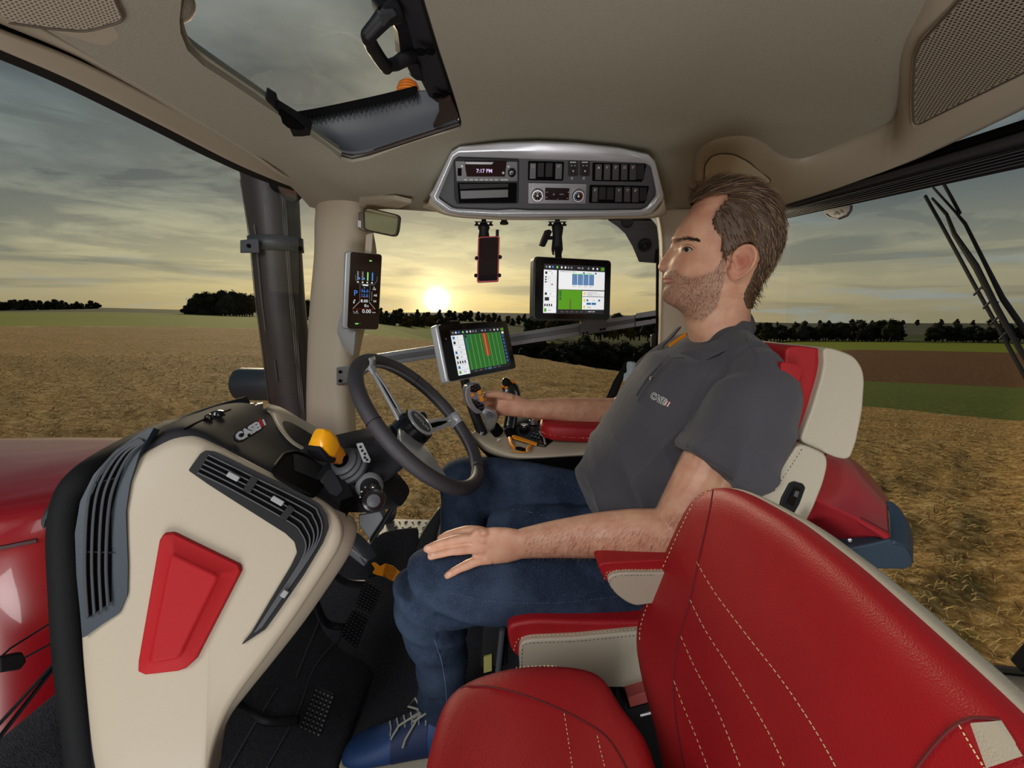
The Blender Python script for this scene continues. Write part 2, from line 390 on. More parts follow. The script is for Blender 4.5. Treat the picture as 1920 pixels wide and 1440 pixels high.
def strip(name, A, B, n, m, bumps=0, a0=-pi, a1=pi, **k):
    az = [a for a in list(np.linspace(-pi, -1.05, 12)) + list(np.linspace(-1.0, 1.0, 181)) + list(np.linspace(1.05, pi, 12)) if a0 <= a <= a1 + .012]
    rows = []
    for j in range(n + 1):
        t = j / n; row = []
        for a in az:
            ra, rb = np.interp(a, BA, A[0]), np.interp(a, BA, B[0]); za, zb = ra * np.interp(a, BA, A[1]), rb * np.interp(a, BA, B[1])
            r = ra * (rb / ra) ** t; f = (r - ra) / (rb - ra) if rb != ra else 0; z = za + (zb - za) * f + CAMZ
            x, y = r * sin(a), r * cos(a)
            if bumps: z += bumps * noise.noise(V((x * .9, y * .9, 0))) + bumps * .7 * noise.noise(V((x * 3.1, y * 3.1, 4)))
            row.append(V((x, y, z)))
        rows.append(row)
    mb = MB(); mb.grid(rows); o = build(name, mb, m, None, angle=0, **k); return tag(o, kind='structure')
def ground_mat(name, cols, scale=1.2, fine=9, green=None, rows=False, bump=1.0):
    m, b = nm(name); tc = b.n('ShaderNodeTexCoord').outputs['Object']
    n1 = b.n('ShaderNodeTexNoise', i={'Vector': tc, 'Scale': fine, 'Detail': 9.0, 'Roughness': .72}).outputs[0]
    n2 = b.n('ShaderNodeTexNoise', i={'Vector': tc, 'Scale': scale * .12, 'Detail': 4.0}).outputs[0]
    c = b.ramp(n1, [(.34, lin(cols[0])), (.47, lin(cols[1])), (.55, lin(cols[2])), (.68, lin(cols[3]))])
    c = b.mix(b.m('MULTIPLY', b.ramp(n2, [(.4, (0, 0, 0, 1)), (.62, (1, 1, 1, 1))]), .45), c, lin(cols[1]))
    if green:
        n3 = b.n('ShaderNodeTexNoise', i={'Vector': tc, 'Scale': scale * 1.4, 'Detail': 5.0, 'Roughness': .7}).outputs[0]
        c = b.mix(b.m('MULTIPLY', b.ramp(n3, [(.61, (0, 0, 0, 1)), (.69, (1, 1, 1, 1))]), .7), c, lin(green))
    pr = b.n('ShaderNodeBsdfPrincipled', i={'Base Color': c, 'Roughness': .95, 'Specular IOR Level': .1})
    bp = b.n('ShaderNodeBump', i={'Strength': bump, 'Distance': .08, 'Height': n1}); b.nt.links.new(bp.outputs[0], pr.inputs['Normal'])
    return finish(m, b, pr.outputs[0])
G_st = ground_mat('stubble_soil', ('#57402a', '#ac8850', '#dab375', '#f8dea4'), 1.0, 5.5, '#98983c')
G_gr = ground_mat('winter_crop_green', ('#56601c', '#7f8a2a', '#93972e', '#a8a440'), .8, 3, bump=.4)
G_gy = ground_mat('yellow_green_crop', ('#5f6a10', '#86921a', '#a09e20', '#b3a834'), .8, 3, bump=.4)
G_gr2 = ground_mat('meadow_green', ('#4d5a24', '#5f6c2c', '#717738', '#868248'), .8, 3, bump=.4)
G_br = ground_mat('ploughed_brown', ('#6a4a30', '#7c583b', '#86613f', '#967050'), .8, 2, bump=.4)
G_fo = ground_mat('valley_floor', ('#2e3419', '#434b24', '#59602d', '#7c7c3a'), .3, .12, bump=.2)
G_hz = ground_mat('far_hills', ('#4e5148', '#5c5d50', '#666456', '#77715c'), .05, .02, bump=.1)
strip('stubble_field_near', flat(1.2), RM, 60, G_st, .12)
strip('stubble_field', RM, R1, 40, G_st, .10)
AM = azel(1180, 650)[0]; AL = azel(860, 650)[0]
strip('green_crop_band', R1, R2, 6, G_gy, a1=AL); strip('green_crop_band', R2, R3, 6, G_gy, a1=AL)
strip('wood_edge_meadow', R1, R3, 8, G_fo, a0=AL, a1=AM)
strip('grass_band', R1, R2, 6, G_gr2, a0=AM); strip('ploughed_field', R2, R3, 6, G_br, a0=AM)
strip('valley_meadow', R3, R5, 8, G_gr)
strip('valley_slope', R5, R6, 8, G_fo)
strip('far_hills', R6, R7, 6, G_hz)
# loose straw and clods on the near field: nobody could count them
mb = MB(); rr = random.Random(3)
def gz(x, y):
    r = math.hypot(x, y); a = atan2(x, y); rm = np.interp(a, BA, RM[0])
    if r < rm: e0 = -2.68; e1 = rm * np.interp(a, BA, RM[1]); f = (r - 1.2) / (rm - 1.2); return CAMZ + e0 + (e1 - e0) * f
    r1 = np.interp(a, BA, R1[0]); z0 = rm * np.interp(a, BA, RM[1]); z1 = r1 * np.interp(a, BA, R1[1]); return CAMZ + z0 + (z1 - z0) * min(1, (r - rm) / (r1 - rm))
for i in range(42000):
    a = rr.uniform(-1.0, 1.0); r = 3.0 + 27 * rr.random() ** 1.25; x, y = r * sin(a), r * cos(a)
    z = gz(x, y) + .12 * noise.noise(V((x * .9, y * .9, 0))) + .084 * noise.noise(V((x * 3.1, y * 3.1, 4))) - .005
    L = rr.uniform(.04, .16) * (1 + r * .02); th = rr.uniform(0, 2 * pi); up = rr.uniform(0, .55) ** 1.5; w_ = .0035 * (1 + r * .10)
    d = V((cos(th) * cos(up), sin(th) * cos(up), sin(up))) * L; s = V((-sin(th), cos(th), 0)) * w_; q = V((x, y, z + .01)); bend = V((0, 0, L * .18))
    mb.cur = 0 if rr.random() < .8 else (1 if rr.random() < .75 else 2)
    mb.add([q - s, q + s, q + d * .5 + s + bend, q + d * .5 - s + bend, q + d], [(0, 1, 2, 3), (3, 2, 4)])
o = build('straw_litter', mb, [mat('straw', '#e0bd78', .8), mat('straw_dark', '#8f6d3c', .9), mat('weed_green', '#8f9a3c', .8)], None, angle=0)
tag(o, 'pale dry straw and weeds scattered over the near stubble field', 'straw', kind='stuff')
# trees
def leafmat(name, c1, c2):
    return mat(name, c1, .9, var=.5, vscale=1.2, col2=c2, spec=.1)
LM = [leafmat('foliage_dark', '#26291c', '#3c3d27'), leafmat('foliage_autumn', '#4c3f22', '#66552e'), leafmat('foliage_haze', '#34342a', '#48463a')]  # third foliage has distance haze mixed into its colour
def tree_mesh(kind, seed):
    r = random.Random(seed); crown = MB(); trunk = MB()
    trunk.tube([(0, 0, 0), (.1, 0, 2), (0, .1, 4.5)], [.28, .22, .1], 6)
    nb = 16
    for i in range(nb):
        h = r.uniform(1.6, 7.4); s = (1 - abs(h - 4.2) / 5.2); a = r.uniform(0, 2 * pi); d = r.uniform(0, 2.1) * s
        c = V((cos(a) * d, sin(a) * d, h)); q = r.uniform(.9, 1.5) * (s * .5 + .5)
        crown.ell(c, (q, q, q * .9), n=8, m=5)
        for k in range(34):
            t = r.uniform(0, 2 * pi); u = r.uniform(-1, 1); n = V((sqrt(1 - u * u) * cos(t), sqrt(1 - u * u) * sin(t), u)); p = c + n * q * r.uniform(.9, 1.35); x = n.orthogonal().normalized() * r.uniform(.12, .3); y = n.cross(x).normalized() * r.uniform(.12, .3)
            x = x + n * r.uniform(-.2, .2)
            crown.add([p - x, p + y, p + x, p - y], [(0, 1, 2, 3)])
    return crown, trunk
PROTO = []
for k in range(3):
    for sd in range(2):
        cwn, trk = tree_mesh(k, 10 * k + sd)
        me1 = bpy.data.meshes.new('crown'); me1.from_pydata([tuple(p) for p in cwn.v], [], cwn.f); me1.materials.append(LM[k])
        me2 = bpy.data.meshes.new('trunk'); me2.from_pydata([tuple(p) for p in trk.v], [], trk.f); me2.materials.append(M['bark'])
        PROTO.append((me1, me2))
def tree(px, r, py_base, h, kind, label, group, name='tree'):
    a, e = azel(px, py_base); root = bpy.data.objects.new(name, None); C.objects.link(root)
    root.location = (r * sin(a), r * cos(a), CAMZ + r * e - .3); s = h / 8.4; root.scale = (s * random.uniform(.9, 1.35), s * random.uniform(.9, 1.35), s); root.rotation_euler = (0, 0, random.uniform(0, 6.28))
    tag(root, label, 'tree', group)
    for nm_, me in zip(('crown', 'trunk'), PROTO[kind * 2 + random.randrange(2)]):
        o = bpy.data.objects.new(nm_, me); C.objects.link(o); o.parent = root
KL = ['Dark green', 'Olive brown', 'Greyish']
def trees(n, x0, x1, r0, r1, yb, h0, h1, kinds, label, group):
    for i in range(n):
        f = (i + random.uniform(.2, .8)) / n; px = x0 + (x1 - x0) * f; q = random.random(); y = yb(px, q) if callable(yb) else yb; k = random.choice(kinds)
        tree(px, r0 + (r1 - r0) * q, y, random.uniform(h0, h1), k, KL[k].lower() + ' ' + label, group + ', ' + KL[k].lower())
PX1 = 1.0 / 880
trees(20, 372, 478, 330, 380, lambda x, q: 597, 15, 20, [0, 0, 2], 'bushy tree in the wood left of the exhaust stack', 'wood left of the exhaust')
trees(6, 346, 385, 330, 380, lambda x, q: 596, 7, 12, [0, 2], 'low tree at the left end of the wood', 'low trees at wood edge')
trees(8, 560, 612, 300, 340, 602, 14, 18, [0, 1], 'tree between the exhaust stack and the pillar', 'trees beside the pillar')
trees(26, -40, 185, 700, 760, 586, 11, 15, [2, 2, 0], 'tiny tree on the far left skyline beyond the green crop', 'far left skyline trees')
trees(30, 655, 860, 300, 420, lambda x, q: 622 + (x - 655) * .05 - q * 14, 10, 15, [2, 1], 'tree under the sunset between pillar and wheel', 'trees under the sunset')
trees(26, 700, 990, 560, 640, lambda x, q: 606 + (x - 700) * .03 - q * 8, 12, 18, [1, 2, 2], 'tree on the valley rim beneath the hanging phone', 'valley rim trees')
trees(80, 925, 1235, 90, 190, lambda x, q: 668 + (x - 925) * .09 + (1 - q) * 16, 6, 9, [0, 0, 0, 1], 'tree in the valley wood below the monitor bar', 'valley wood')
trees(44, 990, 1235, 260, 400, lambda x, q: 632 + (x - 990) * .04 - q * 10, 11, 17, [0, 2, 0, 1], 'tree on the slope behind the big monitor', 'slope trees')
trees(30, 1060, 1235, 560, 640, lambda x, q: 608 + (x - 1060) * .02, 8, 11, [2, 2, 0], 'distant tree on the right of the valley skyline', 'valley skyline trees')
trees(46, 1405, 1685, 240, 262, lambda x, q: 642, 7, 11, [0, 0, 2], 'tree in the hedgerow behind the driver seat', 'hedgerow behind the seat')
trees(20, 1740, 1935, 240, 262, lambda x, q: 643, 6, 8.5, [0, 0, 2], 'tree in the hedgerow behind the rear wiper', 'hedgerow behind the wiper')
tree(1668, 225, 641, 9.5, 0, 'rounded lone tree at the right end of the hedgerow', None)
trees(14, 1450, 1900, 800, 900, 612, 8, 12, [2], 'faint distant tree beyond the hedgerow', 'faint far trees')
# a small white farmhouse on the far left skyline
t = thing('farmhouse', tuple(P(32, 586, Y=500)), 'small pale house far away on the left skyline', 'house')
q = P(32, 586, Y=500); mb = MB(); mb.box(q + V((0, 0, 1.2)), (12, 8, 2.6)); build('wall', mb, mat('render_wall', '#b9b6ae', .8), t, smooth=False)
mb = MB(); mb.prism([q + V((-6.5, -4.3, 2.5)), q + V((6.5, -4.3, 2.5)), q + V((6.5, 0, 4.6)), q + V((-6.5, 0, 4.6))], (0, 0, -.2)); mb.prism([q + V((-6.5, 4.3, 2.5)), q + V((6.5, 4.3, 2.5)), q + V((6.5, 0, 4.6)), q + V((-6.5, 0, 4.6))], (0, 0, -.2)); build('roof', mb, mat('roof_tile', '#5e564f', .8), t, smooth=False)
# distance haze is only tinted into the greyish foliage colour
# ================================================================ cab shell
def st(o): return tag(o, kind='structure')
def Zr(z): return CAMZ + z
# --- headliner: x from front to rear, Y across, hatch opening cut out
LX = [-.64, -.56, -.42, -.2, .0, .2, .4, .6, .8, .96]
LY = [0.0, .3, .6, .9, 1.08, 1.18, 1.26, 1.34, 1.44, 1.56]
ZC = {  # height over the camera along Y for each x column
 -.64: [.372, .372, .374, .378, .38, .382, .384, .384, .378, .35], -.56: [.40, .402, .405, .408, .405, .40, .395, .385, .365, .335],
 -.42: [.43, .44, .445, .445, .435, .415, .385, .36, .35, .345], -.2: [.45, .458, .46, .46, .455, .44, .42, .39, .355, .332],
 .0: [.45, .46, .465, .46, .46, .455, .445, .42, .37, .312], .2: [.45, .46, .465, .46, .46, .455, .445, .42, .37, .312],
 .4: [.45, .46, .465, .46, .455, .45, .435, .42, .37, .312], .6: [.45, .455, .46, .46, .46, .455, .45, .435, .40, .34],
 .8: [.45, .455, .46, .46, .46, .455, .45, .44, .42, .40], .96: [.45, .455, .46, .46, .46, .455, .45, .44, .43, .42]}
rows = patch([[V((x, y, Zr(z))) for y, z in zip(LY, ZC[x])] for x in LX], 150, 150)
HP = [(352, -140), (335, 20), (337, 45), (350, 78), (380, 108), (495, 186), (560, 232), (640, 289), (660, 294), (690, 288), (862, 232), (866, 222), (846, 150), (822, 75), (800, 0), (765, -120)]
bv0 = BVHTree.FromPolygons([p for r in rows for p in r], [(j * 150 + i, j * 150 + i + 1, (j + 1) * 150 + i + 1, (j + 1) * 150 + i) for j in range(149) for i in range(149)])
hatch = [cast(bv0, x, y)[0] or P(x, y, Z=Zr(.455)) for x, y in HP]
def lp(x, y, lift=0.0):
    h = cast(bv0, x, y, lift)[0]; return h if h else P(x, y, Z=Zr(.45) - lift)
hp = [(p.x, p.y) for p in hatch]
def inside(x, y):
    c = False
    for i in range(len(hp)):
        (x1, y1), (x2, y2) = hp[i - 1], hp[i]
        if (y1 > y) != (y2 > y) and x < (x2 - x1) * (y - y1) / (y2 - y1) + x1: c = not c
    return c
def near(x, y):
    best = None
    for i in range(len(hp)):
        (x1, y1), (x2, y2) = hp[i - 1], hp[i]; L = (x2 - x1) ** 2 + (y2 - y1) ** 2; t = max(0, min(1, ((x - x1) * (x2 - x1) + (y - y1) * (y2 - y1)) / L))
        qx, qy = x1 + (x2 - x1) * t, y1 + (y2 - y1) * t; d = math.hypot(x - qx, y - qy)
        if best is None or d < best[0]: best = (d, qx, qy)
    return best
mb = MB(); mb.grid(rows); liner = build('ceiling', mb, 'liner', None, solid=.012, angle=0)
cut = MB(); cut.prism([V((x, y, Zr(.2))) for x, y in hp], (0, 0, .5)); cu = build('cutter', cut, 'liner', None, smooth=False)
k = liner.modifiers.new('c', 'BOOLEAN'); k.object = cu; k.operation = 'DIFFERENCE'; k.solver = 'EXACT'
dg = bpy.context.evaluated_depsgraph_get(); dg.update(); me = bpy.data.meshes.new_from_object(liner.evaluated_get(dg)); liner.modifiers.clear(); liner.data = me
bpy.data.objects.remove(cu); me.set_sharp_from_angle(angle=rad(50)); st(liner)
BVL = bvh_of(liner)
def zl(x, y):
    h = BVL.ray_cast(V((x, y, 0)), V((0, 0, 1))); return h[0].z if h[0] else Zr(.42)
# roof skin above so daylight only enters where it can
mb = MB()
mb.prism([V((-.10, .05, Zr(.62))), V((1.1, .05, Zr(.62))), V((1.1, 1.62, Zr(.60))), V((-.10, 1.62, Zr(.60)))], (0, 0, .02))
st(build('trim_1', mb, 'paint', None, smooth=False))
# --- front header: gasket / blind band, beige band, slot
L1 = [(-60, 22), (0, 50), (150, 112), (320, 200), (450, 275), (530, 318), (603, 352)]
L2 = [(-60, 55), (0, 84), (140, 150), (300, 233), (430, 300), (520, 338), (598, 366)]
L3 = [(-60, 90), (0, 112), (120, 163), (270, 236), (400, 300), (500, 342), (600, 372)]
a1 = [P(x, y, X=-.63) for x, y in L1]; a2 = [P(x, y, X=-.65) for x, y in L2]; a3 = [P(x, y, X=-.69) for x, y in L3]
mb = MB(); mb.grid(patch([a1, a2], 60, 6)); st(build('trim_2', mb, 'beige', None, solid=.01))
mb = MB(); mb.grid(patch([a2, a3], 60, 6)); mb.grid(patch([a3, [p + V((-.03, 0, .03)) for p in a3]], 60, 3))
t = thing('windshield_sun_blind', a3[3], 'black rolled sun blind along the top edge of the windshield', 'sun blind')
build('roller', mb, 'rubber', t, solid=.006)
mb = MB(); mb.tube(cr(a1, 40), .0035, 8); build('slot_seal', mb, 'void', t)
pl = Pl(P(425, 245, X=-.632), P(470, 275, X=-.632), P(440, 285, X=-.645))
mb = MB(); plate(mb, pl, [(424, 250), (468, 273), (462, 281), (448, 283), (434, 277), (426, 265)], .004, .008); build('pull_tab', mb, 'black', t, bev=.002)
mb = MB(); plate(mb, pl, [(433, 257), (459, 271), (452, 277), (439, 271)], .006, .003); build('tab_recess', mb, 'char', t)
mb = MB(); plate(mb, Pl(P(305, 190, X=-.63), P(340, 210, X=-.63), P(320, 215, X=-.64)), [(303, 190), (336, 204), (338, 209), (318, 203)], .005, .008); build('clip', mb, 'black', t, bev=.001)
# liner front edge roll between ceiling and slot
mb = MB(); up1 = [V((-.60, p.y, zl(-.60, p.y) - .002)) for p in a1]
mb.grid(patch([[V((-.615, p.y, zl(-.61, p.y) - .004)) for p in a1], a1], 60, 5)); st(build('trim_3', mb, 'beige', None, solid=.008))
# --- right front pillar
PR = [(352, 600, 632, 668, 705), (370, 604, 632, 665, 696), (420, 602, 628, 664, 688), (480, 601, 624, 668, 697), (560, 594, 622, 664, 694), (620, 590, 622, 655, 672), (700, 587, 618, 643, 657), (770, 586, 620, 640, 655), (850, 588, 624, 645, 660)]
mb = MB(); mb.grid(patch([[P(x0, y, Y=1.57), P(x0 + 6, y, Y=1.525), P(x1, y, Y=1.50), P(x2, y, Y=1.50), P(x3, y, Y=1.56)] for y, x0, x1, x2, x3 in PR], 24, 40)); st(build('trim_4', mb, 'beige_pillar', None, solid=.02, angle=0))
mb = MB(); mb.tube([P(x, y, Y=1.575) for x, y in [(604, 368), (601, 420), (600, 480), (593, 560), (588, 620), (585, 700), (584, 790)]], .005, 8)
t = tag(build('windshield_seal', mb, 'rubber', None), 'thin black rubber seal along the left edge of the beige pillar', 'seal')
# vent-like beige speaker wedge at the pillar top
pl = Pl(P(680, 378, Y=1.45), P(770, 380, Y=1.42), P(700, 392, Y=1.49))
t = thing('corner_trim_wedge', P(720, 385, Y=1.45), 'flat beige wedge trim at the top of the pillar above the small mirror', 'trim piece')
mb = MB(); plate(mb, pl, [(672, 374), (740, 373), (772, 381), (748, 391), (690, 394), (676, 386)], .004, .012, .004); build('panel', mb, 'beige', t, bev=.002)
mb = MB(); plate(mb, pl, [(682, 386), (740, 376), (766, 381), (745, 388), (694, 391)], .006, .004, .003); build('grille', mb, mat('wedge_mesh', '#a79a85', .8, bump=.8, scale=900), t)
# --- right rear pillar
PB = [(392, 1228, 1250, 1300, 1345), (440, 1236, 1256, 1300, 1345), (500, 1238, 1262, 1300, 1345), (560, 1236, 1262, 1300, 1345), (640, 1234, 1258, 1300, 1345), (760, 1230, 1256, 1298, 1340), (900, 1226, 1250, 1290, 1330), (1100, 1226, 1250, 1290, 1330)]
mb = MB(); mb.grid(patch([[P(x0, y, Y=1.60), P(x0 + 4, y, Y=1.545), P(x1, y, Y=1.53), P(x2, y, Y=1.53), P(x3, y, Y=1.60)] for y, x0, x1, x2, x3 in PB], 20, 40)); st(build('trim_5', mb, 'beige_pillar', None, solid=.02, angle=0))
mb = MB(); mb.tube([P(x, y, Y=1.59) for x, y in [(1233, 480), (1232, 600), (1228, 760), (1222, 860)]], .005, 8); tag(build('door_seal', mb, 'rubber', None), 'thin black seal down the rear edge of the side window', 'seal')
# --- glass
def pane(i, pts):
    mb = MB(); c = sum((V(p) for p in pts), V()) / 4; nrm = (V(pts[1]) - V(pts[0])).cross(V(pts[3]) - V(pts[0])).normalized(); mb.prism(pts, nrm * .004); st(build('window_%d' % i, mb, 'glass', None, smooth=False))
pane(1, [V((-.72, .25, Zr(.38))), V((-.70, 1.62, Zr(.38))), V((-.74, 1.62, Zr(-.26))), V((-.76, .25, Zr(-.26)))])
pane(2, [V((-.62, 1.60, Zr(.33))), V((.52, 1.62, Zr(.33))), V((.52, 1.64, Zr(-.68))), V((-.62, 1.62, Zr(-.68)))])
pane(3, [V((1.02, .2, Zr(.34))), V((.96, 1.66, Zr(.34))), V((.98, 1.68, Zr(-.75))), V((1.04, .2, Zr(-.75)))])
# --- floor (carpet) with the raised sill flap, firewall under the dash
mb = MB(); rows = []
for y, z in [(.1, 0), (.5, 0), (.9, 0), (1.15, .0), (1.28, .03), (1.36, .12), (1.42, .22), (1.46, .28)]:
    rows.append([V((x, y, z + (.0 if x > -.55 else .06))) for x in (-.75, -.6, -.45, -.3, -.1, .2, .5, .8, 1.05)])
mb.grid(patch(rows, 40, 40)); st(build('floor', mb, 'carpet', None, solid=.02))
# heel pad ridges pressed into the carpet
BVF = bvh_of(bpy.data.objects['floor'])
# footwell front wall
mb = MB(); mb.grid(patch([[V((x, y, z)) for y in (.25, .6, .9, 1.2, 1.5)] for x, z in [(-.74, .42), (-.66, .25), (-.60, .12), (-.50, .04), (-.40, .004)]], 20, 14)); st(build('wall_front', mb, 'carpet', None, solid=.01))
bvf = bvh_of(bpy.data.objects['floor'], bpy.data.objects['wall_front'])
for L, lb in (([(500, 1440), (560, 1330), (590, 1250), (640, 1190)], 'pale ridge line on the carpet passing under the clutch pedal'), ([(430, 1440), (470, 1370), (520, 1290)], 'pale ridge line on the carpet nearest the dash panel'), ([(555, 1270), (600, 1160), (620, 1110)], 'pale ridge line on the carpet behind the lower brake pedal')):
    pts = [p for p in (cast(bvf, x, y, .001)[0] for x, y in L) if p]; mb = MB()
    if len(pts) > 1: mb.tube(cr(pts, 16), .0022, 6); tag(build('carpet_ridge', mb, mat('ridge_grey', '#4c4c50', .95), None), lb, 'carpet ridge')  # ridge in a grey slightly paler than the carpet
# --- checker plate step outside the right door and grey sill pieces
t = thing('checker_plate_step', P(765, 985, Y=1.5), 'bright aluminium checker plate step at the right door sill', 'step')
mb = MB(); q = [P(722, 973, Y=1.56), P(842, 975, Y=1.56), P(835, 1016, Y=1.43), P(688, 1016, Y=1.43)]
mb.prism(q, (0, 0, -.015)); build('plate', mb, mat('checker_aluminium', '#b8b8b4', .35, metal=.5), t, bev=.001)
mb = MB(); e1 = q[1] - q[0]; e2 = q[3] - q[0]
for i in range(10):
    for j in range(4):
        c = q[0] + (q[1] - q[0]) * ((i + .5) / 10) + ((q[3] - q[0]) * (1 - (i + .5) / 10) + (q[2] - q[1]) * ((i + .5) / 10)) * ((j + .5) / 4)
        d = V((.6, .8, 0)) if (i + j) % 2 else V((.6, -.8, 0)); d *= .0065
        mb.tube([c - d + V((0, 0, .0005)), c + V((0, 0, .0015)), c + d + V((0, 0, .0005))], .0016, 5)
o = build('tread_pattern', mb, mat('tread_edge', '#8d8d8a', .35, metal=.5), t)
mb = MB(); mb.lathe(P(728, 979, Y=1.545), (0, 0, 1), [(0, .004), (.003, .004), (.004, .002)], 10); build('rivet', mb, 'black', t)
t = thing('sill_panel', P(810, 1010, Y=1.4), 'grey angled sill panel standing behind the knee beside the checker plate', 'panel')
mb = MB(); mb.grid(patch([[P(822, 952, Y=1.50), P(836, 950, Y=1.52)], [P(790, 1000, Y=1.42), P(822, 1000, Y=1.46)], [P(770, 1060, Y=1.33), P(815, 1080, Y=1.38)]], 8, 12)); build('grey_face', mb, 'dkgrey', t, solid=.012)
mb = MB(); mb.grid(patch([[P(836, 950, Y=1.50), P(846, 955, Y=1.50)], [P(820, 1005, Y=1.44), P(846, 1000, Y=1.45)], [P(812, 1080, Y=1.36), P(850, 1090, Y=1.37)]], 8, 12)); build('beige_edge', mb, 'beige', t, solid=.01)
t = thing('door_bracket', P(735, 960, Y=1.52), 'small dark grey bracket behind the step beside the stalk', 'bracket')
mb = MB(); mb.prism([P(724, 962, Y=1.53), P(736, 950, Y=1.53), P(742, 952, Y=1.53), P(738, 976, Y=1.53), P(722, 984, Y=1.53)], (0, .03, 0)); build('plate', mb, 'dkgrey', t, bev=.002)
# carpet flap in front of the plate
mb = MB(); mb.grid(patch([[P(692, 1022, Y=1.40), P(716, 1000, Y=1.43), P(750, 992, Y=1.44), P(780, 990, Y=1.44), P(785, 1000, Y=1.43)], [P(690, 1045, Y=1.36), P(715, 1030, Y=1.38), P(750, 1025, Y=1.38), P(778, 1025, Y=1.38), P(783, 1030, Y=1.38)], [P(690, 1080, Y=1.3), P(715, 1075, Y=1.3), P(750, 1075, Y=1.3), P(765, 1075, Y=1.3), P(770, 1075, Y=1.3)]], 20, 14))
tag(build('carpet_flap', mb, 'carpet', None, solid=.01), 'upturned black carpet flap in front of the checker plate', 'carpet')
# ================================================================ roof hatch
t = thing('roof_hatch', P(760, 100, Z=Zr(.5)), 'open roof hatch with black frame and grab handle over the driver', 'roof hatch')
mb = MB(); zt = .06
# beige roll on the liner cut, left side; thin black frame on the right and far side
left = [hatch[i] for i in (0, 1, 2, 3, 4, 5, 6, 7, 8)]
mb.grid(patch([left, [p + V((-.006, 0, .008)) for p in left], [p + V((-.014, 0, .020)) for p in left]], 60, 6)); build('liner_lip', mb, 'liner', t, solid=.006)
mb = MB(); far = [hatch[i] for i in (7, 8, 9, 10, 11)]
mb.tube(far, .006, 8); mb.tube([hatch[i] for i in (11, 12, 13, 14, 15)], .006, 8); build('rim', mb, mat('rim_brown', '#2a1c17', .4), t)
mb = MB(); ft = [P(545, 222, Y=1.262), P(600, 213, Y=1.262), P(660, 201, Y=1.26), P(720, 188, Y=1.255), P(785, 172, Y=1.25), P(830, 170, Y=1.24)]
fb = [lp(640, 289), lp(672, 292), lp(720, 281), lp(780, 260), lp(830, 243), lp(862, 231)]
fh = [(q.y, q.z) for q in fb]
ft = [P(x, y, Y=fb[i].y + .012) for i, (x, y) in enumerate([(545, 222), (600, 213), (660, 201), (720, 188), (785, 172), (830, 170)])]
mid = [(a + c) / 2 + V((0, .008, 0)) for a, c in zip(ft, fb)]
mb.grid(patch([ft, mid, fb], 30, 14)); build('end_wall', mb, 'dkgrey', t, solid=.01)
mb = MB(); rows2 = patch([[p + V((0, -.012, .004)) for p in ft[:5]], [p + V((0, -.014, -.016)) for p in ft[:5]]], 40, 4); mb.grid(rows2)
build('frame_top', mb, 'void', t, solid=.008)
mb = MB(); a_ = cr([p + V((0, -.02, -.008)) for p in ft[:5]], 90)
for i, p in enumerate(a_): mb.tube([p, p + V((.0015 * sin(i * 2.3), 0, -.018 - .003 * sin(i * 1.7)))], .0012, 4)
build('brush_seal', mb, 'rubber', t)
mb = MB()
rail_o = [lp(x, y, -.002) for x, y, z in [(795, -60, .455), (803, 0, .45), (822, 70, .45), (846, 150, .445), (862, 222, .43)]]
rail_i = [lp(x, y, -.03) for x, y, z in [(690, -60, .50), (716, 0, .50), (752, 70, .50), (772, 140, .50), (806, 206, .49)]]
mb.grid(patch([rail_o, [(a + c) / 2 + V((0, 0, .0)) for a, c in zip(rail_o, rail_i)], rail_i], 30, 8)); build('side_rail', mb, 'char', t, solid=.02)
mb = MB(); mb.tube([p + V((.004, 0, -.004)) for p in rail_o], .005, 8); mb.tube([p + V((-.010, 0, -.001)) for p in rail_o], .003, 6); build('rail_seal', mb, 'rubber', t)
# corner gusset and screws
mb = MB(); mb.prism([P(x, y, Z=Zr(.44)) for x, y in [(822, 192), (845, 186), (862, 222), (812, 240), (824, 215)]], (0, 0, .01)); build('corner_cover', mb, mat('corner_brown', '#33241e', .5), t, bev=.002)
for x, y in [(788, 95), (806, 94), (819, 177), (834, 178)]:
    mb = MB(); mb.lathe(P(x, y, Z=Zr(.452)), (0, 0, -1), [(0, .009), (.004, .009), (.006, .005)], 12); build('screw', mb, 'void', t)
# grab handle
hpn = Pl(P(700, 70, Z=Zr(.44)), P(770, 120, Z=Zr(.47)), P(740, 20, Z=Zr(.47)))
mb = MB()
mb.tube([hpn.pt(x, y) for x, y in [(745, 20), (722, 30), (705, 50), (689, 68), (690, 76)]], [.017, .015, .013, .012, .011], 10)
mb.tube([hpn.pt(x, y) for x, y in [(688, 66), (698, 88), (712, 110), (726, 128)]], [.011, .012, .012, .012], 10)
mb.tube([hpn.pt(x, y) for x, y in [(722, 124), (742, 120), (762, 108), (775, 102)]], [.010, .012, .014, .012], 10)
o = build('grab_handle', remeshed(mb, .0022, 5), 'black', t)
mb = MB(); plate(mb, hpn, [(708, 12), (746, 10), (768, 50), (782, 110), (770, 122), (752, 112), (750, 88), (746, 60), (738, 46), (714, 44)], -.006, .016, .004); build('handle_bracket', mb, 'black', t, bev=.003)
mb = MB(); plate(mb, hpn, [(712, 26), (742, 22), (748, 44), (720, 52)], .012, .006, .002); build('handle_hinge', mb, 'dkgrey', t, bev=.001)
mb = MB(); plate(mb, hpn, [(762, 122), (784, 120), (790, 138), (772, 142)], .01, .012, .002); plate(mb, hpn, [(770, 142), (790, 136), (802, 154), (780, 150)], .0, .006, .001); build('latch', mb, 'char', t, bev=.001)
mb = MB(); gp = [V((-.95, -.1, Zr(.59))), V((-.10, -.1, Zr(.59))), V((-.10, 1.45, Zr(.59))), V((-.95, 1.45, Zr(.59)))]; mb.prism(gp, (0, 0, .004)); build('glass', mb, 'glass', t, smooth=False)
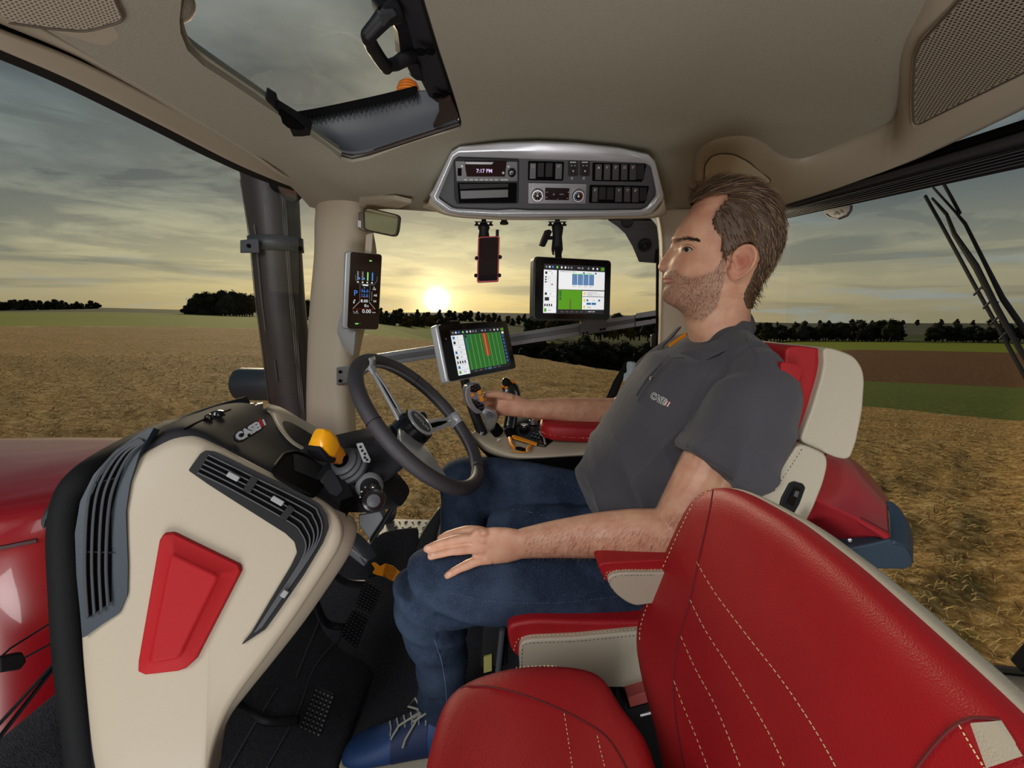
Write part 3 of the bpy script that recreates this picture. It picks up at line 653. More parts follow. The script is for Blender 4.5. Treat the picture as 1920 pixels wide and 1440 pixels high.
# hatch catch on the left rim
t = thing('hatch_catch', P(535, 225, Z=Zr(.42)), 'black moulded finger catch on the left rim of the roof hatch', 'catch')
pl = Pl(P(500, 190, Z=Zr(.435)), P(580, 245, Z=Zr(.41)), P(510, 225, Z=Zr(.425)))
mb = MB(); plate(mb, pl, [(497, 181), (515, 192), (518, 204), (555, 226), (583, 245), (581, 254), (566, 256), (545, 256), (526, 244), (510, 228), (493, 218), (499, 202)], .012, .02, .003); build('body', mb, 'black', t, bev=.005)
mb = MB(); plate(mb, pl, [(522, 208), (552, 227), (572, 242), (562, 245), (540, 240), (524, 226)], .016, .006, .004); build('finger_grip', mb, 'void', t, bev=.002)
# dome slot in the ceiling
pl = Pl(P(930, 175, Z=Zr(.455)), P(970, 165, Z=Zr(.455)), P(950, 190, Z=Zr(.455)))
t = thing('ceiling_slot_plug', pl.pt(949, 173), 'small dark oval plug in the plain headliner right of the hatch', 'plug')
pz = [cast(bv0, x, y, .003)[0] for x, y in [(928, 174), (934, 169), (964, 163), (971, 165), (971, 171), (966, 174), (934, 181), (929, 180)]]
mb = MB(); mb.prism(rnd(pz, .004), (0, 0, .008)); build('cover', mb, 'black', t, bev=.0015)
pz = [cast(bv0, x, y, .006)[0] for x, y in [(932, 175), (966, 167), (967, 170), (933, 178)]]; mb = MB(); mb.prism(pz, (0, 0, .003)); build('slot', mb, 'void', t)
# ================================================================ rear roof moulding with speakers
# outer contour against the headliner (upper) and lower edge over the rear window
U = [(1308, 330), (1306, 305), (1310, 282), (1322, 265), (1345, 253), (1380, 248), (1405, 251), (1430, 264), (1450, 280), (1475, 291), (1505, 292), (1545, 280), (1600, 256), (1655, 232), (1682, 218), (1695, 200), (1698, 150), (1700, 100), (1712, 55), (1735, 10), (1760, -40), (1800, -110)]
Lw = [(1312, 345), (1330, 352), (1350, 360), (1375, 366), (1400, 372), (1420, 376), (1438, 381), (1450, 384), (1462, 382), (1480, 376), (1500, 370), (1530, 361), (1570, 349), (1620, 332), (1660, 318), (1690, 305), (1740, 281), (1800, 252), (1850, 228), (1905, 200), (1960, 170), (2040, 130)]
Zu = [.30, .33, .36, .38, .40, .41, .415, .415, .42, .42, .425, .43, .435, .435, .44, .44, .44, .44, .44, .44, .44, .44]
up = [lp(x, y, .002) for (x, y), z in zip(U, Zu)]
lo = [P(x, y, X=(.56 + .33 * min(1, i / 7)) if i < 8 else .92) for i, (x, y) in enumerate(Lw)]
t = thing('rear_roof_moulding', lo[10], 'beige moulded roof rail above the rear window carrying both speaker grilles', 'roof moulding')
rise = []
for i, (a, c) in enumerate(zip(up, lo)):
    q = a.lerp(c, .14); q = q + (CO - q).normalized() * .022; rise.append(q)
m2 = [a.lerp(c, .55) + (CO - a).normalized() * .026 for a, c in zip(up, lo)]
mb = MB(); mb.grid(patch([up, rise, m2, lo], 110, 24)); mld = build('moulding', mb, 'beige', t, solid=.012, angle=0)
mb = MB(); mb.grid(patch([lo, [p + V((.05, .01, .012)) for p in lo]], 60, 3)); build('lower_lip', mb, 'beige', t, solid=.006)
BVM = bvh_of(mld)
def on(bv, L, lift): return [cast(bv, x, y, lift)[0] for x, y in L]
def grille_mat(name, c1, c2, sc):
    m, b = nm(name); tc = b.n('ShaderNodeTexCoord').outputs['Object']
    vo = b.n('ShaderNodeTexVoronoi', i={'Vector': tc, 'Scale': sc, 'Randomness': 0.0}).outputs['Distance']
    k = b.ramp(vo, [(.30, (0, 0, 0, 1)), (.42, (1, 1, 1, 1))])
    pr = b.n('ShaderNodeBsdfPrincipled', i={'Base Color': b.mix(k, lin(c2), lin(c1)), 'Roughness': .6})
    bp = b.n('ShaderNodeBump', i={'Strength': .8, 'Distance': .003, 'Height': k}); b.nt.links.new(bp.outputs[0], pr.inputs['Normal']); return finish(m, b, pr.outputs[0])
M['grille'] = mat('speaker_mesh', '#9c917f', .6); M['grille_small'] = mat('speaker_mesh_fine', '#d2c7b2', .6); M['grille_hole'] = mat('grille_hole', '#2e2922', .8); M['grille_hole_pale'] = mat('grille_hole_pale', '#6f6453', .8)
def face_plate(name, L, lift, th, m, t, bv, bev=.003, holes=None):
    mb = MB(); pts = [p for p in on(bv, L, lift) if p]; c = sum(pts, V()) / len(pts); nn = (CO - c).normalized()
    pl = Pl(pts[0], pts[len(pts) // 3], pts[2 * len(pts) // 3]); return pl
def spk(label, loop, plane, frame_pad, m, pitch=.006, hole='grille_hole'):
    t = thing('roof_speaker', plane.pt(*loop[0]), label, 'speaker')
    c = (sum(x for x, y in loop) / len(loop), sum(y for x, y in loop) / len(loop))
    fr = [(c[0] + (x - c[0]) * frame_pad, c[1] + (y - c[1]) * frame_pad) for x, y in loop]
    mb = MB(); plate(mb, plane, fr, .000, .02, .01); build('frame', mb, 'beige', t, bev=.004)
    mb = MB(); pts = rnd(plane.pts(loop, .003), .012); mb.cur = 0; mb.prism(pts, -plane.n * .006); mb.cur = 1; X = (pts[len(pts) // 2] - pts[0]).normalized(); X = (V((1, 0, 0)) - plane.n * plane.n.x).normalized(); Y_ = plane.n.cross(X); o = pts[0]; q2 = [((p - o).dot(X), (p - o).dot(Y_)) for p in pts]
    k = lo_y = None; x0, x1, y0, y1 = min(a for a, _ in q2), max(a for a, _ in q2), min(b_ for _, b_ in q2), max(b_ for _, b_ in q2); jx = 0; yy = y0
    cc = (sum(a for a, _ in q2) / len(q2), sum(b_ for _, b_ in q2) / len(q2)); q3 = [(cc[0] + (a - cc[0]) * .965, cc[1] + (b_ - cc[1]) * .965) for a, b_ in q2]
    while yy < y1:
        xx = x0 + (jx % 2) * pitch / 2; jx += 1
        while xx < x1:
            ins = False
            for i_ in range(len(q3)):
                (ax_, ay_), (bx_, by_) = q3[i_ - 1], q3[i_]
                if (ay_ > yy) != (by_ > yy) and xx < (bx_ - ax_) * (yy - ay_) / (by_ - ay_) + ax_: ins = not ins
            if ins:
                cn = o + X * xx + Y_ * yy + plane.n * .0004; r_ = pitch * .33; mb.add([cn + X * (r_ * cos(a_)) + Y_ * (r_ * sin(a_)) for a_ in (.5, 1.55, 2.6, 3.65, 4.7, 5.75)], [(0, 1, 2, 3, 4, 5)])
            xx += pitch
        yy += pitch * .866
    build('grille', mb, [m, hole], t, smooth=False)
    mb = MB(); mb.tube([p + plane.n * .001 for p in pts], .0018, 6, closed=True); build('gasket', mb, mat('grille_edge', '#5a5145', .7), t); return t
L = [(1320, 340), (1322, 308), (1334, 292), (1352, 287), (1376, 289), (1402, 302), (1446, 338), (1440, 344), (1400, 351), (1352, 356), (1325, 352)]
t = thing('roof_speaker', cast(BVM, 1370, 320)[0], 'small grey-beige corner speaker grille above the driver head', 'speaker')
rp = [(p.x, p.y) for p in rnd([(x, y, 0) for x, y in L], 8)]; lc = (1372, 322); lps = []
for s in (1.0, .98, .8, .6, .4, .2, .03):
    r_ = [cast(BVM, lc[0] + (x - lc[0]) * s, lc[1] + (y - lc[1]) * s, .0005 if s == 1 else .003)[0] for x, y in rp]
    if all(r_): lps.append(r_)
mb = MB(); mb.cur = 0; mb.grid(lps, True, True); mb.cur = 1; kk = 0; y = 289.0
while y < 357:
    x = 1320 + (kk % 2) * 2.6; kk += 1
    while x < 1447:
        ins = False
        for i_ in range(len(rp)):
            (ax_, ay_), (bx_, by_) = rp[i_ - 1], rp[i_]
            if (ay_ > y) != (by_ > y) and x < (bx_ - ax_) * (y - ay_) / (by_ - ay_) + ax_: ins = not ins
        q, n_ = cast(BVM, x, y, .0036)
        if ins and q:
            u = n_.orthogonal().normalized(); w_ = n_.cross(u); mb.add([q + u * (.0012 * cos(a_)) + w_ * (.0012 * sin(a_)) for a_ in (0, 1.05, 2.1, 3.15, 4.2, 5.25)], [(0, 1, 2, 3, 4, 5)])
        x += 5.2
    y += 4.4
build('grille', mb, ['grille_small', 'grille_hole_pale'], t, smooth=False)
mb = MB(); mb.tube(lps[0], .0022, 6, closed=True); build('gasket', mb, mat('gasket_dark', '#5a5145', .7), t)
L = [(1714, 230), (1712, 190), (1716, 110), (1728, 80), (1790, 12), (1850, -60), (2000, -80), (2010, 80), (1918, 137), (1722, 233)]
spk('large perforated speaker grille in the top right corner of the roof', L, fitplane(BVM, L[:4] + [(1790, 12), (1918, 137), (1722, 233)], .002), 1.06, 'grille', .0062)
# front left speaker
spl = Pl(lp(10, 10, .016), lp(200, 10, .016), lp(150, 60, .016))
spk('pale speaker grille in the top left corner of the roof', [(-60, 30), (-60, -60), (200, -60), (214, 0), (230, 30), (226, 40), (160, 58), (90, 52)], spl, 1.08, mat('speaker_mesh_pale', '#b3aa99', .7), .0052, 'grille_hole_pale')
t = thing('front_roof_moulding', lp(250, 60), 'beige moulding around the top left speaker grille', 'roof moulding')
mb = MB(); plate(mb, spl, [(-200, -10), (-200, -90), (255, -90), (270, 0), (291, 52), (230, 72), (196, 92), (180, 100), (120, 78), (40, 40)], -.004, .05, .006); build('moulding', mb, 'beige', t, bev=.01)
t = thing('map_lamp', lp(300, 0), 'rounded ribbed lamp cover at the top edge beside the roof hatch', 'lamp')
mb = MB(); mb.ell(P(295, -12, Z=Zr(.455)), (.045, .05, .03), n=24, m=14); build('cover', mb, mat('ribbed_cover', '#8f8776', .7, bump=.8, scale=350), t)
mb = MB(); mb.box(V((.955, .42, Zr(.42))), (.12, .74, .12)); st(build('trim_6', mb, 'beige', None, bev=.02))
# ================================================================ rear window blind, wiper
t = thing('rear_window_blind', P(1700, 300, X=.93), 'black roller blind cassette and rail across the top of the rear window', 'blind')
def bar(x, y0l, y1l, y0r, y1r, X, m, name, xl=1452, xr=1990, th=.02):
    def ln(ya, yb, X_): a, q = P(xl, ya, X=X_), P(xr, yb, X=X_); return [a, q, q + (q - a) * ((q.y - .1) / (a.y - q.y))]
    mb = MB(); mb.grid(patch([ln(y0l, y0r, X), ln((y0l + y1l) / 2, (y0r + y1r) / 2, X - .012), ln(y1l, y1r, X)], 8, 10)); return build(name, mb, m, t, solid=th)
bar(0, 376, 386, 203, 224, .945, 'void', 'top_rail', 1457)
bar(0, 386, 399, 224, 258, .935, mat('blind_slat', '#3a3b42', .45), 'cassette', 1458)
bar(0, 399, 413, 258, 299, .925, 'rubber', 'roller', 1460)
mb = MB(); 
for k in range(5): mb.tube([P(1462, 401 + k * 2.4, X=.912), P(1990, 262 + k * 7, X=.912)], .0012, 5)
build('ribbing', mb, mat('rib_sheen', '#4c4d54', .4), t)
mb = MB(); plate(mb, Pl(P(1545, 395, X=.92), P(1594, 380, X=.92), P(1570, 412, X=.915)), [(1545, 394), (1594, 384), (1593, 394), (1585, 405), (1570, 411), (1554, 408), (1547, 403)], .004, .008, .002); build('pull_tab', mb, 'dkgrey', t, bev=.002)
mb = MB(); pt_ = Pl(P(1545, 395, X=.92), P(1594, 380, X=.92), P(1570, 412, X=.915)); mb.tube(pt_.pts([(1547, 401), (1556, 407), (1570, 409.5), (1584, 403), (1592, 393)], .006), .0012, 5)
mb.tube(pt_.pts([(1562, 403), (1566, 396), (1570, 402), (1575, 393), (1579, 399)], .006), .0008, 5); build('tab_print', mb, mat('tab_mark', '#8c8c92', .5), t)
mb = MB(); mb.prism([P(x, y, X=.955) for x, y in [(1736, 282), (1768, 272), (1766, 262), (1734, 272)]], (.01, 0, 0)); build('rail_joint', mb, 'black', t)
t = thing('rear_wiper', P(1850, 500, X=1.08), 'black rear window wiper with twin arms hanging from the roof', 'wiper')
def strk(L, X, r, name, m='black', flat=.6):
    mb = MB(); mb.tube([P(x, y, X=X) for x, y in L], r, 8, flat=flat); return build(name, mb, m, t)
strk([(1735, 368), (1760, 412), (1830, 540), (1880, 630), (1925, 712)], 1.08, .0065, 'blade')
strk([(1748, 372), (1775, 402), (1790, 440), (1830, 500), (1870, 580), (1915, 660), (1940, 700)], 1.075, [.004, .006, .008, .011, .010, .008, .006], 'blade_frame')
strk([(1750, 352), (1790, 396), (1810, 420), (1850, 500), (1880, 560), (1925, 625)], 1.09, [.004, .004, .006, .007, .009, .009], 'wiper_arm')
strk([(1770, 346), (1785, 372), (1800, 400)], 1.09, .006, 'upper_arm')
for a_ in [(1840, 545), (1858, 570), (1872, 600), (1888, 628)]:
    strk([(a_[0] - 14, a_[1] + 8), (a_[0], a_[1] - 6), (a_[0] + 12, a_[1] - 2)], 1.078, .004, 'claw')
# outside, low right corner: fender and dark mudguard pieces
t = thing('rear_fender', P(1880, 1300, X=1.15), 'dark grey rear fender and black lamp bracket in the lower right corner', 'fender')
mb = MB(); mb.grid(patch([[P(1700, 1215, X=1.16), P(1760, 1262, X=1.14), P(1830, 1258, X=1.12), (P(1960, 1270, X=1.12))], [P(1720, 1300, X=1.1), P(1800, 1300, X=1.08), P(1860, 1290, X=1.07), P(1960, 1300, X=1.06)], [P(1780, 1420, X=1.0), P(1850, 1400, X=1.0), P(1920, 1400, X=1.0), P(2000, 1400, X=1.0)]], 16, 12)); build('fender_skin', mb, mat('fender_grey', '#34343a', .5), t, solid=.02)
mb = MB(); mb.tube([P(1815, 1256, X=1.13), P(1870, 1258, X=1.12), P(1960, 1266, X=1.12)], .012, 8); build('edge_roll', mb, 'rubber', t)
mb = MB(); mb.prism([P(x, y, X=1.09) for x, y in [(1891, 1236), (1930, 1190), (1950, 1230), (1915, 1262)]], (.04, 0, 0)); build('lamp_bracket', mb, 'black', t, bev=.004)
# amber beacon seen through the hatch
t = thing('amber_beacon', P(765, 168, Y=1.75), 'amber beacon lens peeking over the far edge of the roof hatch', 'beacon')
q = P(766, 182, Y=1.75); mb = MB(); mb.ell(q, (.042, .042, .06), n=24, m=14); build('lens', mb, mat('amber_lens', '#e07a20', .3, emit=.25), t)
mb = MB()
for k in range(6): mb.lathe(q + V((0, 0, -.01 + k * .01)), (0, 0, 1), [(0, sqrt(max(0, 1 - ((-.01 + k * .01) / .06) ** 2)) * .0425), (.003, sqrt(max(0, 1 - ((-.01 + k * .01) / .06) ** 2)) * .0425)], 24)
build('lens_rib', mb, mat('amber_rib', '#b85c14', .4), t); mb = MB(); mb.lathe(q - V((0, 0, .05)), (0, 0, -1), [(0, .045), (.06, .045), (.065, .03)], 20); build('base', mb, 'black', t)
# ================================================================ outside, seen through the windshield
t = thing('tractor_hood', V((-1.6, .97, Zr(-.45))), 'glossy red tractor hood beyond the windshield on the left', 'hood')
mb = MB(); prof = [(.50, -.95), (.60, -.80), (.655, -.60), (.675, -.44), (.69, -.372), (.73, -.335), (.83, -.318), (.97, -.31), (1.11, -.312), (1.20, -.318), (1.255, -.345), (1.29, -.42), (1.30, -.9)]
rows = []
for x, dz, k in [(-.785, -.02, .40), (-.80, -.014, .50), (-.84, -.008, .66), (-.90, -.002, .82), (-1.0, 0, .95), (-1.15, 0, 1.0), (-1.5, -.004, .99), (-2.0, -.012, .96), (-2.6, -.03, .9), (-2.9, -.09, .8), (-2.98, -.2, .7)]:
    rows.append(cr([V((x, .97 + (y - .97) * k, Zr(z + dz))) for y, z in prof], 70))
mb.grid(rows); hood = build('hood_shell', mb, 'paint', t, solid=.004, angle=60)
# crease and side grille recess
mb = MB(); sg = Pl(V((-.80, .832, Zr(-.45))), V((-.92, .732, Zr(-.45))), V((-.80, .80, Zr(-.80))))
L = [(140, 890), (112, 925), (84, 975), (72, 1050), (66, 1120), (78, 1160), (110, 1195), (160, 1215), (260, 1215), (260, 890)]
plate(mb, sg, L, .006, .02, .01); build('side_grille', mb, grille_mat('hood_mesh', '#22282a', '#060606', 180), t, bev=.003)
mb = MB(); mb.tube([sg.pt(x, y, .008) for x, y in L[:8]], .006, 8); build('grille_rim', mb, mat('grille_rim', '#1d2a2c', .4), t)
mb = MB(); mb.tube([V((x, .97 + (.683 - .97) * k, Zr(-.395))) for x, k in [(-.84, .66), (-.90, .82), (-1.0, .95), (-1.15, 1.0), (-1.5, .99), (-2.2, .94)]], .004, 8); build('panel_gap', mb, mat('gap_red', '#3a060a', .5), t)
# front wiper through the glass, low left
t = thing('front_wiper', P(80, 1200, X=-.72), 'thin dark windshield wiper arms crossing the lower left corner over the red hood', 'wiper')
for nm_, L, r in [('wiper_arm', [(222, 1106), (150, 1190), (60, 1290), (-40, 1400)], .005), ('blade', [(210, 1150), (130, 1215), (40, 1330), (-30, 1420)], .006), ('link_rod', [(210, 1120), (100, 1165), (20, 1215), (-40, 1270)], .0028), ('link_rod', [(206, 1140), (90, 1210), (0, 1258), (-40, 1290)], .0028)]:
    mb = MB(); mb.tube([P(x, y, X=-.715) for x, y in L], r, 8, flat=.5); build(nm_, mb, 'char', t)
mb = MB(); mb.prism([P(x, y, X=-.70) for x, y in [(0, 1232), (44, 1222), (52, 1240), (40, 1256), (0, 1262)]], (-.012, 0, 0)); build('pivot_block', mb, 'black', t, bev=.003)
# exhaust stack on the far front pillar
t = thing('exhaust_stack', P(560, 800, Y=1.80), 'dark perforated exhaust stack standing outside beside the pillar', 'exhaust stack')
YE = 1.82
def ex(y):
    l = np.interp(y, [300, 330, 450, 560, 690, 800], [452, 456, 474, 484, 501, 515]); r_ = np.interp(y, [300, 330, 450, 560, 690, 800], [553, 556, 562, 569, 582, 592]); return l, r_
mb = MB(); rows = []; ctr = []
for y in (318, 330, 450, 560, 690, 800, 860):
    l, r_ = ex(y); c = P((l + r_) / 2, y, Y=YE); rad_ = (P(r_, y, Y=YE) - P(l, y, Y=YE)).length / 2 * .985; ctr.append((c, rad_))
mb.tube([c for c, _ in ctr], [q for _, q in ctr], 48); build('heat_shield', mb, mat('exhaust_shield', '#3a3335', .5, metal=.15), t, angle=60)
def estrip(a0, a1, m, name, y0=345, y1=800, lift=.002):
    mb = MB(); rows = []
    for k in range(12):
        y = y0 + (y1 - y0) * k / 11; l, r_ = ex(y); c = P((l + r_) / 2, y, Y=YE); R_ = (P(r_, y, Y=YE) - P(l, y, Y=YE)).length / 2 + lift
        rows.append([c + V((sin(rad(a)) * R_, -cos(rad(a)) * R_, 0)) for a in np.linspace(a0, a1, 8)])
    mb.grid(rows); return build(name, mb, m, t)
M['perf'] = grille_mat('perforated_strip', '#3b383a', '#9a9894', 210)
estrip(-66, -48, 'perf', 'perforated_strip'); estrip(42, 54, 'perf', 'perforated_strip')
estrip(-22, -17, mat('weld_sheen', '#75706f', .25, metal=.6), 'fold_ridge', 430, 620, .004)
estrip(-6, -2, 'dkgrey', 'handle_slot', 670, 710, .006)
mb = MB(); rows = []
for y in (447, 474):
    l, r_ = ex(y); c = P((l + r_) / 2, y, Y=YE); R_ = (P(r_, y, Y=YE) - P(l, y, Y=YE)).length / 2 + .008
    rows.append([c + V((sin(rad(a)) * R_, -cos(rad(a)) * R_, 0)) for a in np.linspace(-100, 100, 30)])
mb.grid(rows); build('clamp_band', mb, 'dkgrey', t, solid=.004)
mb = MB(); mb.prism([P(x, y, Y=1.70) for x, y in [(450, 450), (484, 447), (486, 474), (450, 474)]], (0, .008, 0)); build('clamp_plate', mb, 'dkgrey', t, bev=.002)
mb = MB(); mb.lathe(P(467, 461, Y=1.70), (0, -1, 0), [(0, .007), (.004, .007), (.006, .004)], 12); mb.lathe(P(562, 467, Y=1.78), (.5, -1, 0), [(0, .008), (.02, .008)], 10); build('clamp_bolt', mb, 'void', t)
mb = MB(); l, r_ = ex(322); c = P((l + r_) / 2, 326, Y=YE); mb.lathe(c, (0, 0, 1), [(0, .085), (.012, .075), (.02, .03), (.05, .03)], 32); build('top_bracket', mb, 'rubber', t)
t = thing('front_work_lamp', P(540, 352, Y=1.72), 'round work lamp under the roof edge above the exhaust stack', 'lamp')
d = V((-.15, -.3, -.25)).normalized(); q = P(546, 355, Y=1.70)
mb = MB(); mb.lathe(q - d * .04, d, [(0, .02), (.01, .038), (.05, .042), (.058, .040)], 28); build('housing', mb, 'char', t)
mb = MB(); mb.lathe(q + d * .014, d, [(0, .037), (.006, .034), (.010, .02), (.011, .005)], 28); build('lens', mb, mat('lamp_lens', '#8b8988', .12, metal=.8), t)
for k in (.01, .018, .026):
    mb = MB(); mb.tube([q + d * (.018 - k * .2) + (d.orthogonal().normalized() * cos(a) + d.cross(d.orthogonal().normalized()) * sin(a)) * (.042 - k) for a in np.linspace(0, 2 * pi, 28)[:-1]], .0012, 5, closed=True); build('lens_ring', mb, 'silver', t)
mb = MB(); mb.ell(P(522, 345, Y=1.74), (.03, .03, .028)); mb.tube([P(522, 345, Y=1.74), P(500, 330, Y=1.78)], .018, 10); build('swivel', mb, 'rubber', t)
t = thing('pre_cleaner_bowl', P(470, 748, Y=2.0), 'rounded dark grey plastic housing low behind the exhaust stack', 'plastic housing')
a, c = P(452, 720, Y=2.05), P(560, 722, Y=2.05); r_ = (P(470, 690, Y=2.05) - P(470, 750, Y=2.05)).length / 2
mb = MB(); ax = (c - a).normalized(); mb.lathe(a - ax * .03, ax, [(0, r_ * .3), (.004, r_ * .72), (.016, r_ * .93), (.035, r_), (.20, r_), (.26, r_ * .98)], 36); build('body', mb, 'slate', t)
mb = MB(); mb.lathe(P(487, 756, Y=2.04), (0, 0, -1), [(0, .012), (.05, .012)], 12); mb.lathe(P(472, 756, Y=2.04), (0, 0, -1), [(0, .008), (.03, .008)], 12); build('stud', mb, 'alu', t)
# ================================================================ dashboard
t = thing('dashboard', V((-.5, .9, .1)), 'beige and black dashboard console with red knee panel left of the steering wheel', 'dashboard')
DP = Pl(P(300, 1440, Y=.60), P(250, 880, Y=.72), P(610, 930, Y=.80))
DA = DP.pt
def dpl(L, off=0): return DP.pts(L, off)
panel = [(248, 872), (262, 850), (290, 832), (322, 815), (352, 812), (376, 817), (440, 851), (520, 893), (600, 935), (628, 955), (642, 975), (646, 1000), (638, 1028), (600, 1088), (555, 1156), (505, 1226), (455, 1292), (425, 1338), (402, 1396), (390, 1460), (384, 1520), (190, 1520), (170, 1420), (160, 1320), (152, 1230), (148, 1150), (170, 1000), (200, 920)]
pts = rnd(dpl(panel), .02, 3); c3 = sum(pts, V()) / len(pts); n_ = DP.n
mb = MB(); rows = [[p - n_ * .10 for p in pts], [p - n_ * .02 for p in pts], [p - n_ * .006 for p in pts]]
for s, h in ((.985, .000), (.965, .005), (.9, .008), (.7, .010), (.4, .011), (.05, .012)): rows.append([c3 + (p - c3) * s + n_ * h for p in pts])
mb.grid(rows, True, True); dash_side = build('side_panel', mb, 'beige', t, angle=70)
BVD = bvh_of(dash_side)
# back edge skirt of the panel (beige lip running down to the right of the air vents)
mb = MB(); e = [(628, 955), (645, 975), (650, 1000), (640, 1030), (600, 1092), (555, 1160), (505, 1230), (455, 1296), (425, 1340), (402, 1400), (388, 1480)]
e2 = [(660, 968), (668, 985), (664, 1012), (650, 1045), (612, 1103), (568, 1166), (515, 1234), (462, 1300), (430, 1344), (408, 1402), (392, 1480)]
mb.grid(patch([[DA(x - 8, y - 4, -.006) for x, y in e], [DA(x, y, -.05) for x, y in e2], [DA(x, y, -.12) for x, y in e2]], 50, 10)); build('side_return', mb, 'beige', t, solid=.006)
# red knee panel: raised, with a folded upper and right edge
RP = [(262, 1256), (263, 1235), (302, 1010), (310, 998), (328, 996), (452, 1056), (456, 1068), (450, 1080), (372, 1232), (352, 1250), (338, 1255), (276, 1262)]
RI = [(283, 1238), (284, 1228), (320, 1045), (322, 1040), (330, 1040), (404, 1075), (410, 1080), (408, 1088), (345, 1215), (338, 1228), (330, 1234), (288, 1242)]
mb = MB(); o_ = dpl(RP, .010); i_ = dpl(RI, .030)
mb.grid([[p - n_ * .01 for p in o_], o_, [a.lerp(b_, .06) + n_ * .010 for a, b_ in zip(o_, i_)], [a.lerp(b_, .9) for a, b_ in zip(o_, i_)], [b_.lerp(a, -.10) + n_ * .001 for a, b_ in zip(o_, i_)]], True, True)
build('red_knee_panel', mb, 'red_plastic', t, bev=.006, seg=3, angle=30)
# defroster vent on the left edge
VL = [(290, 800), (262, 848), (244, 905), (236, 960), (240, 1060), (239, 1115), (224, 1150), (190, 1172), (154, 1198), (150, 1150), (143, 1080), (140, 1000), (150, 940), (175, 890), (215, 845), (262, 812)]
mb = MB(); plate(mb, DP, VL, .014, .03, .004); build('defroster_vent', mb, 'slate', t, bev=.003)
mb = MB(); VI = [(268, 825), (240, 850), (222, 905), (208, 960), (209, 1060), (208, 1128), (163, 1160), (158, 1080), (158, 1000), (166, 940), (188, 893), (228, 850)]
plate(mb, DP, VI, .0152, .004); build('vent_recess', mb, 'void', t)
for k, L in enumerate([[(262, 822), (215, 850), (180, 898), (164, 950), (159, 1060), (164, 1158)], [(266, 824), (224, 850), (190, 902), (176, 960), (172, 1060), (177, 1152)], [(268, 826), (232, 852), (202, 905), (190, 960), (186, 1060), (190, 1146)], [(270, 828), (240, 856), (214, 910), (203, 965), (199, 1060), (203, 1136)]]):
    mb = MB(); mb.tube([DA(p.x, p.y, .020) for p in cr([(x, y, 0) for x, y in L], 24)], .0022, 8, flat=.8); build('vent_slat', mb, 'dkgrey', t)
for q_ in ([DA(158, 1034, .018), DA(210, 1036, .018)], [DA(176, 906, .018), DA(218, 896, .018)]): mb = MB(); mb.tube(q_, .0015, 6); build('slat_link', mb, 'rubber', t)
# long air vent: from top left, round the corner, down to the point
VO = [(353, 882), (376, 850), (386, 844), (402, 846), (500, 893), (575, 930), (600, 946), (613, 966), (617, 990), (606, 1018), (570, 1078), (520, 1150), (498, 1180), (452, 1210), (470, 1188), (510, 1120), (545, 1062), (557, 1036), (552, 1016), (535, 1000), (440, 940), (390, 908)]
mb = MB(); plate(mb, DP, VO, .016, .03, .003); build('air_vent', mb, 'black', t, bev=.002)
def off_line(f):   # slat running inside the vent, f 0 (inner) .. 1 (outer)
    A = [(370, 888), (440, 923), (540, 980), (562, 1000), (572, 1026), (560, 1058), (520, 1120), (478, 1186)]; B = [(392, 852), (470, 890), (580, 944), (598, 962), (605, 990), (592, 1026), (550, 1090), (490, 1176)]
    return [(a[0] + (b_[0] - a[0]) * f, a[1] + (b_[1] - a[1]) * f) for a, b_ in zip(A, B)]
mb = MB(); a0 = crpix(off_line(0), 60); b0 = crpix(off_line(1), 60); mb.grid([[DA(x, y, .0170) for x, y in a0], [DA(x, y, .0170) for x, y in b0]]); build('vent_recess', mb, 'void', t)
for f in (.05, .28, .51, .74, .97):
    mb = MB(); mb.tube([DA(x, y, .0190) for x, y in crpix(off_line(f), 60)], .0014, 8); build('vent_slat', mb, mat('slat_sheen', '#5c5d62', .25, metal=.3), t)
for (x0, y0, x1, y1) in [(427, 888, 448, 899), (510, 933, 531, 945), (529, 1119, 538, 1107)]:
    mb = MB(); c, d_ = DA((x0 + x1) / 2, (y0 + y1) / 2, .024), (DA(x1, y1, .024) - DA(x0, y0, .024)); mb.box(c, (d_.length, .009, .008), (d_.normalized(), n_.cross(d_).normalized(), n_)); build('vent_slider', mb, mat('slider_grey', '#8d8e90', .4), t, bev=.0015)
for (x0, y0, x1, y1) in [(478, 896, 462, 922), (548, 950, 530, 972)]:
    mb = MB(); c = DA((x0 + x1) / 2, (y0 + y1) / 2, .021); d_ = DA(x1, y1, .021) - DA(x0, y0, .021); mb.box(c, (d_.length, .012, .004), (d_.normalized(), n_.cross(d_).normalized(), n_)); build('vent_divider', mb, 'black', t)
# dash top
near = [(250, 858), (290, 826), (330, 806), (376, 812), (440, 848), (520, 890), (600, 932), (640, 962)]; nY = [.735, .745, .76, .775, .785, .80, .815, .82]
m1 = [(262, 832), (302, 805), (352, 782), (410, 790), (480, 826), (560, 868), (620, 905), (655, 938)]; m1Y = [.82, .84, .87, .89, .91, .92, .93, .93]
m2_ = [(280, 822), (330, 800), (390, 768), (440, 766), (510, 790), (580, 832), (625, 868), (655, 895)]; m2Y = [.95, .99, 1.03, 1.05, 1.06, 1.06, 1.05, 1.05]
fr_ = [(298, 818), (345, 790), (400, 768), (455, 757), (500, 768), (560, 800), (615, 835), (650, 862)]; fY = [1.06, 1.10, 1.15, 1.18, 1.19, 1.18, 1.17, 1.16]
rr_ = [[P(x, y, Y=q) for (x, y), q in zip(L, Ys)] for L, Ys in ((near, nY), (m1, m1Y), (m2_, m2Y), (fr_, fY))]
mb = MB(); mb.grid(patch([[p - V((0, 0, .05)) for p in rr_[0]]] + rr_ + [[p - V((0, -.01, .06)) for p in rr_[3]]], 60, 40)); dtop = build('dash_top', mb, 'char', t, solid=.01, angle=70)
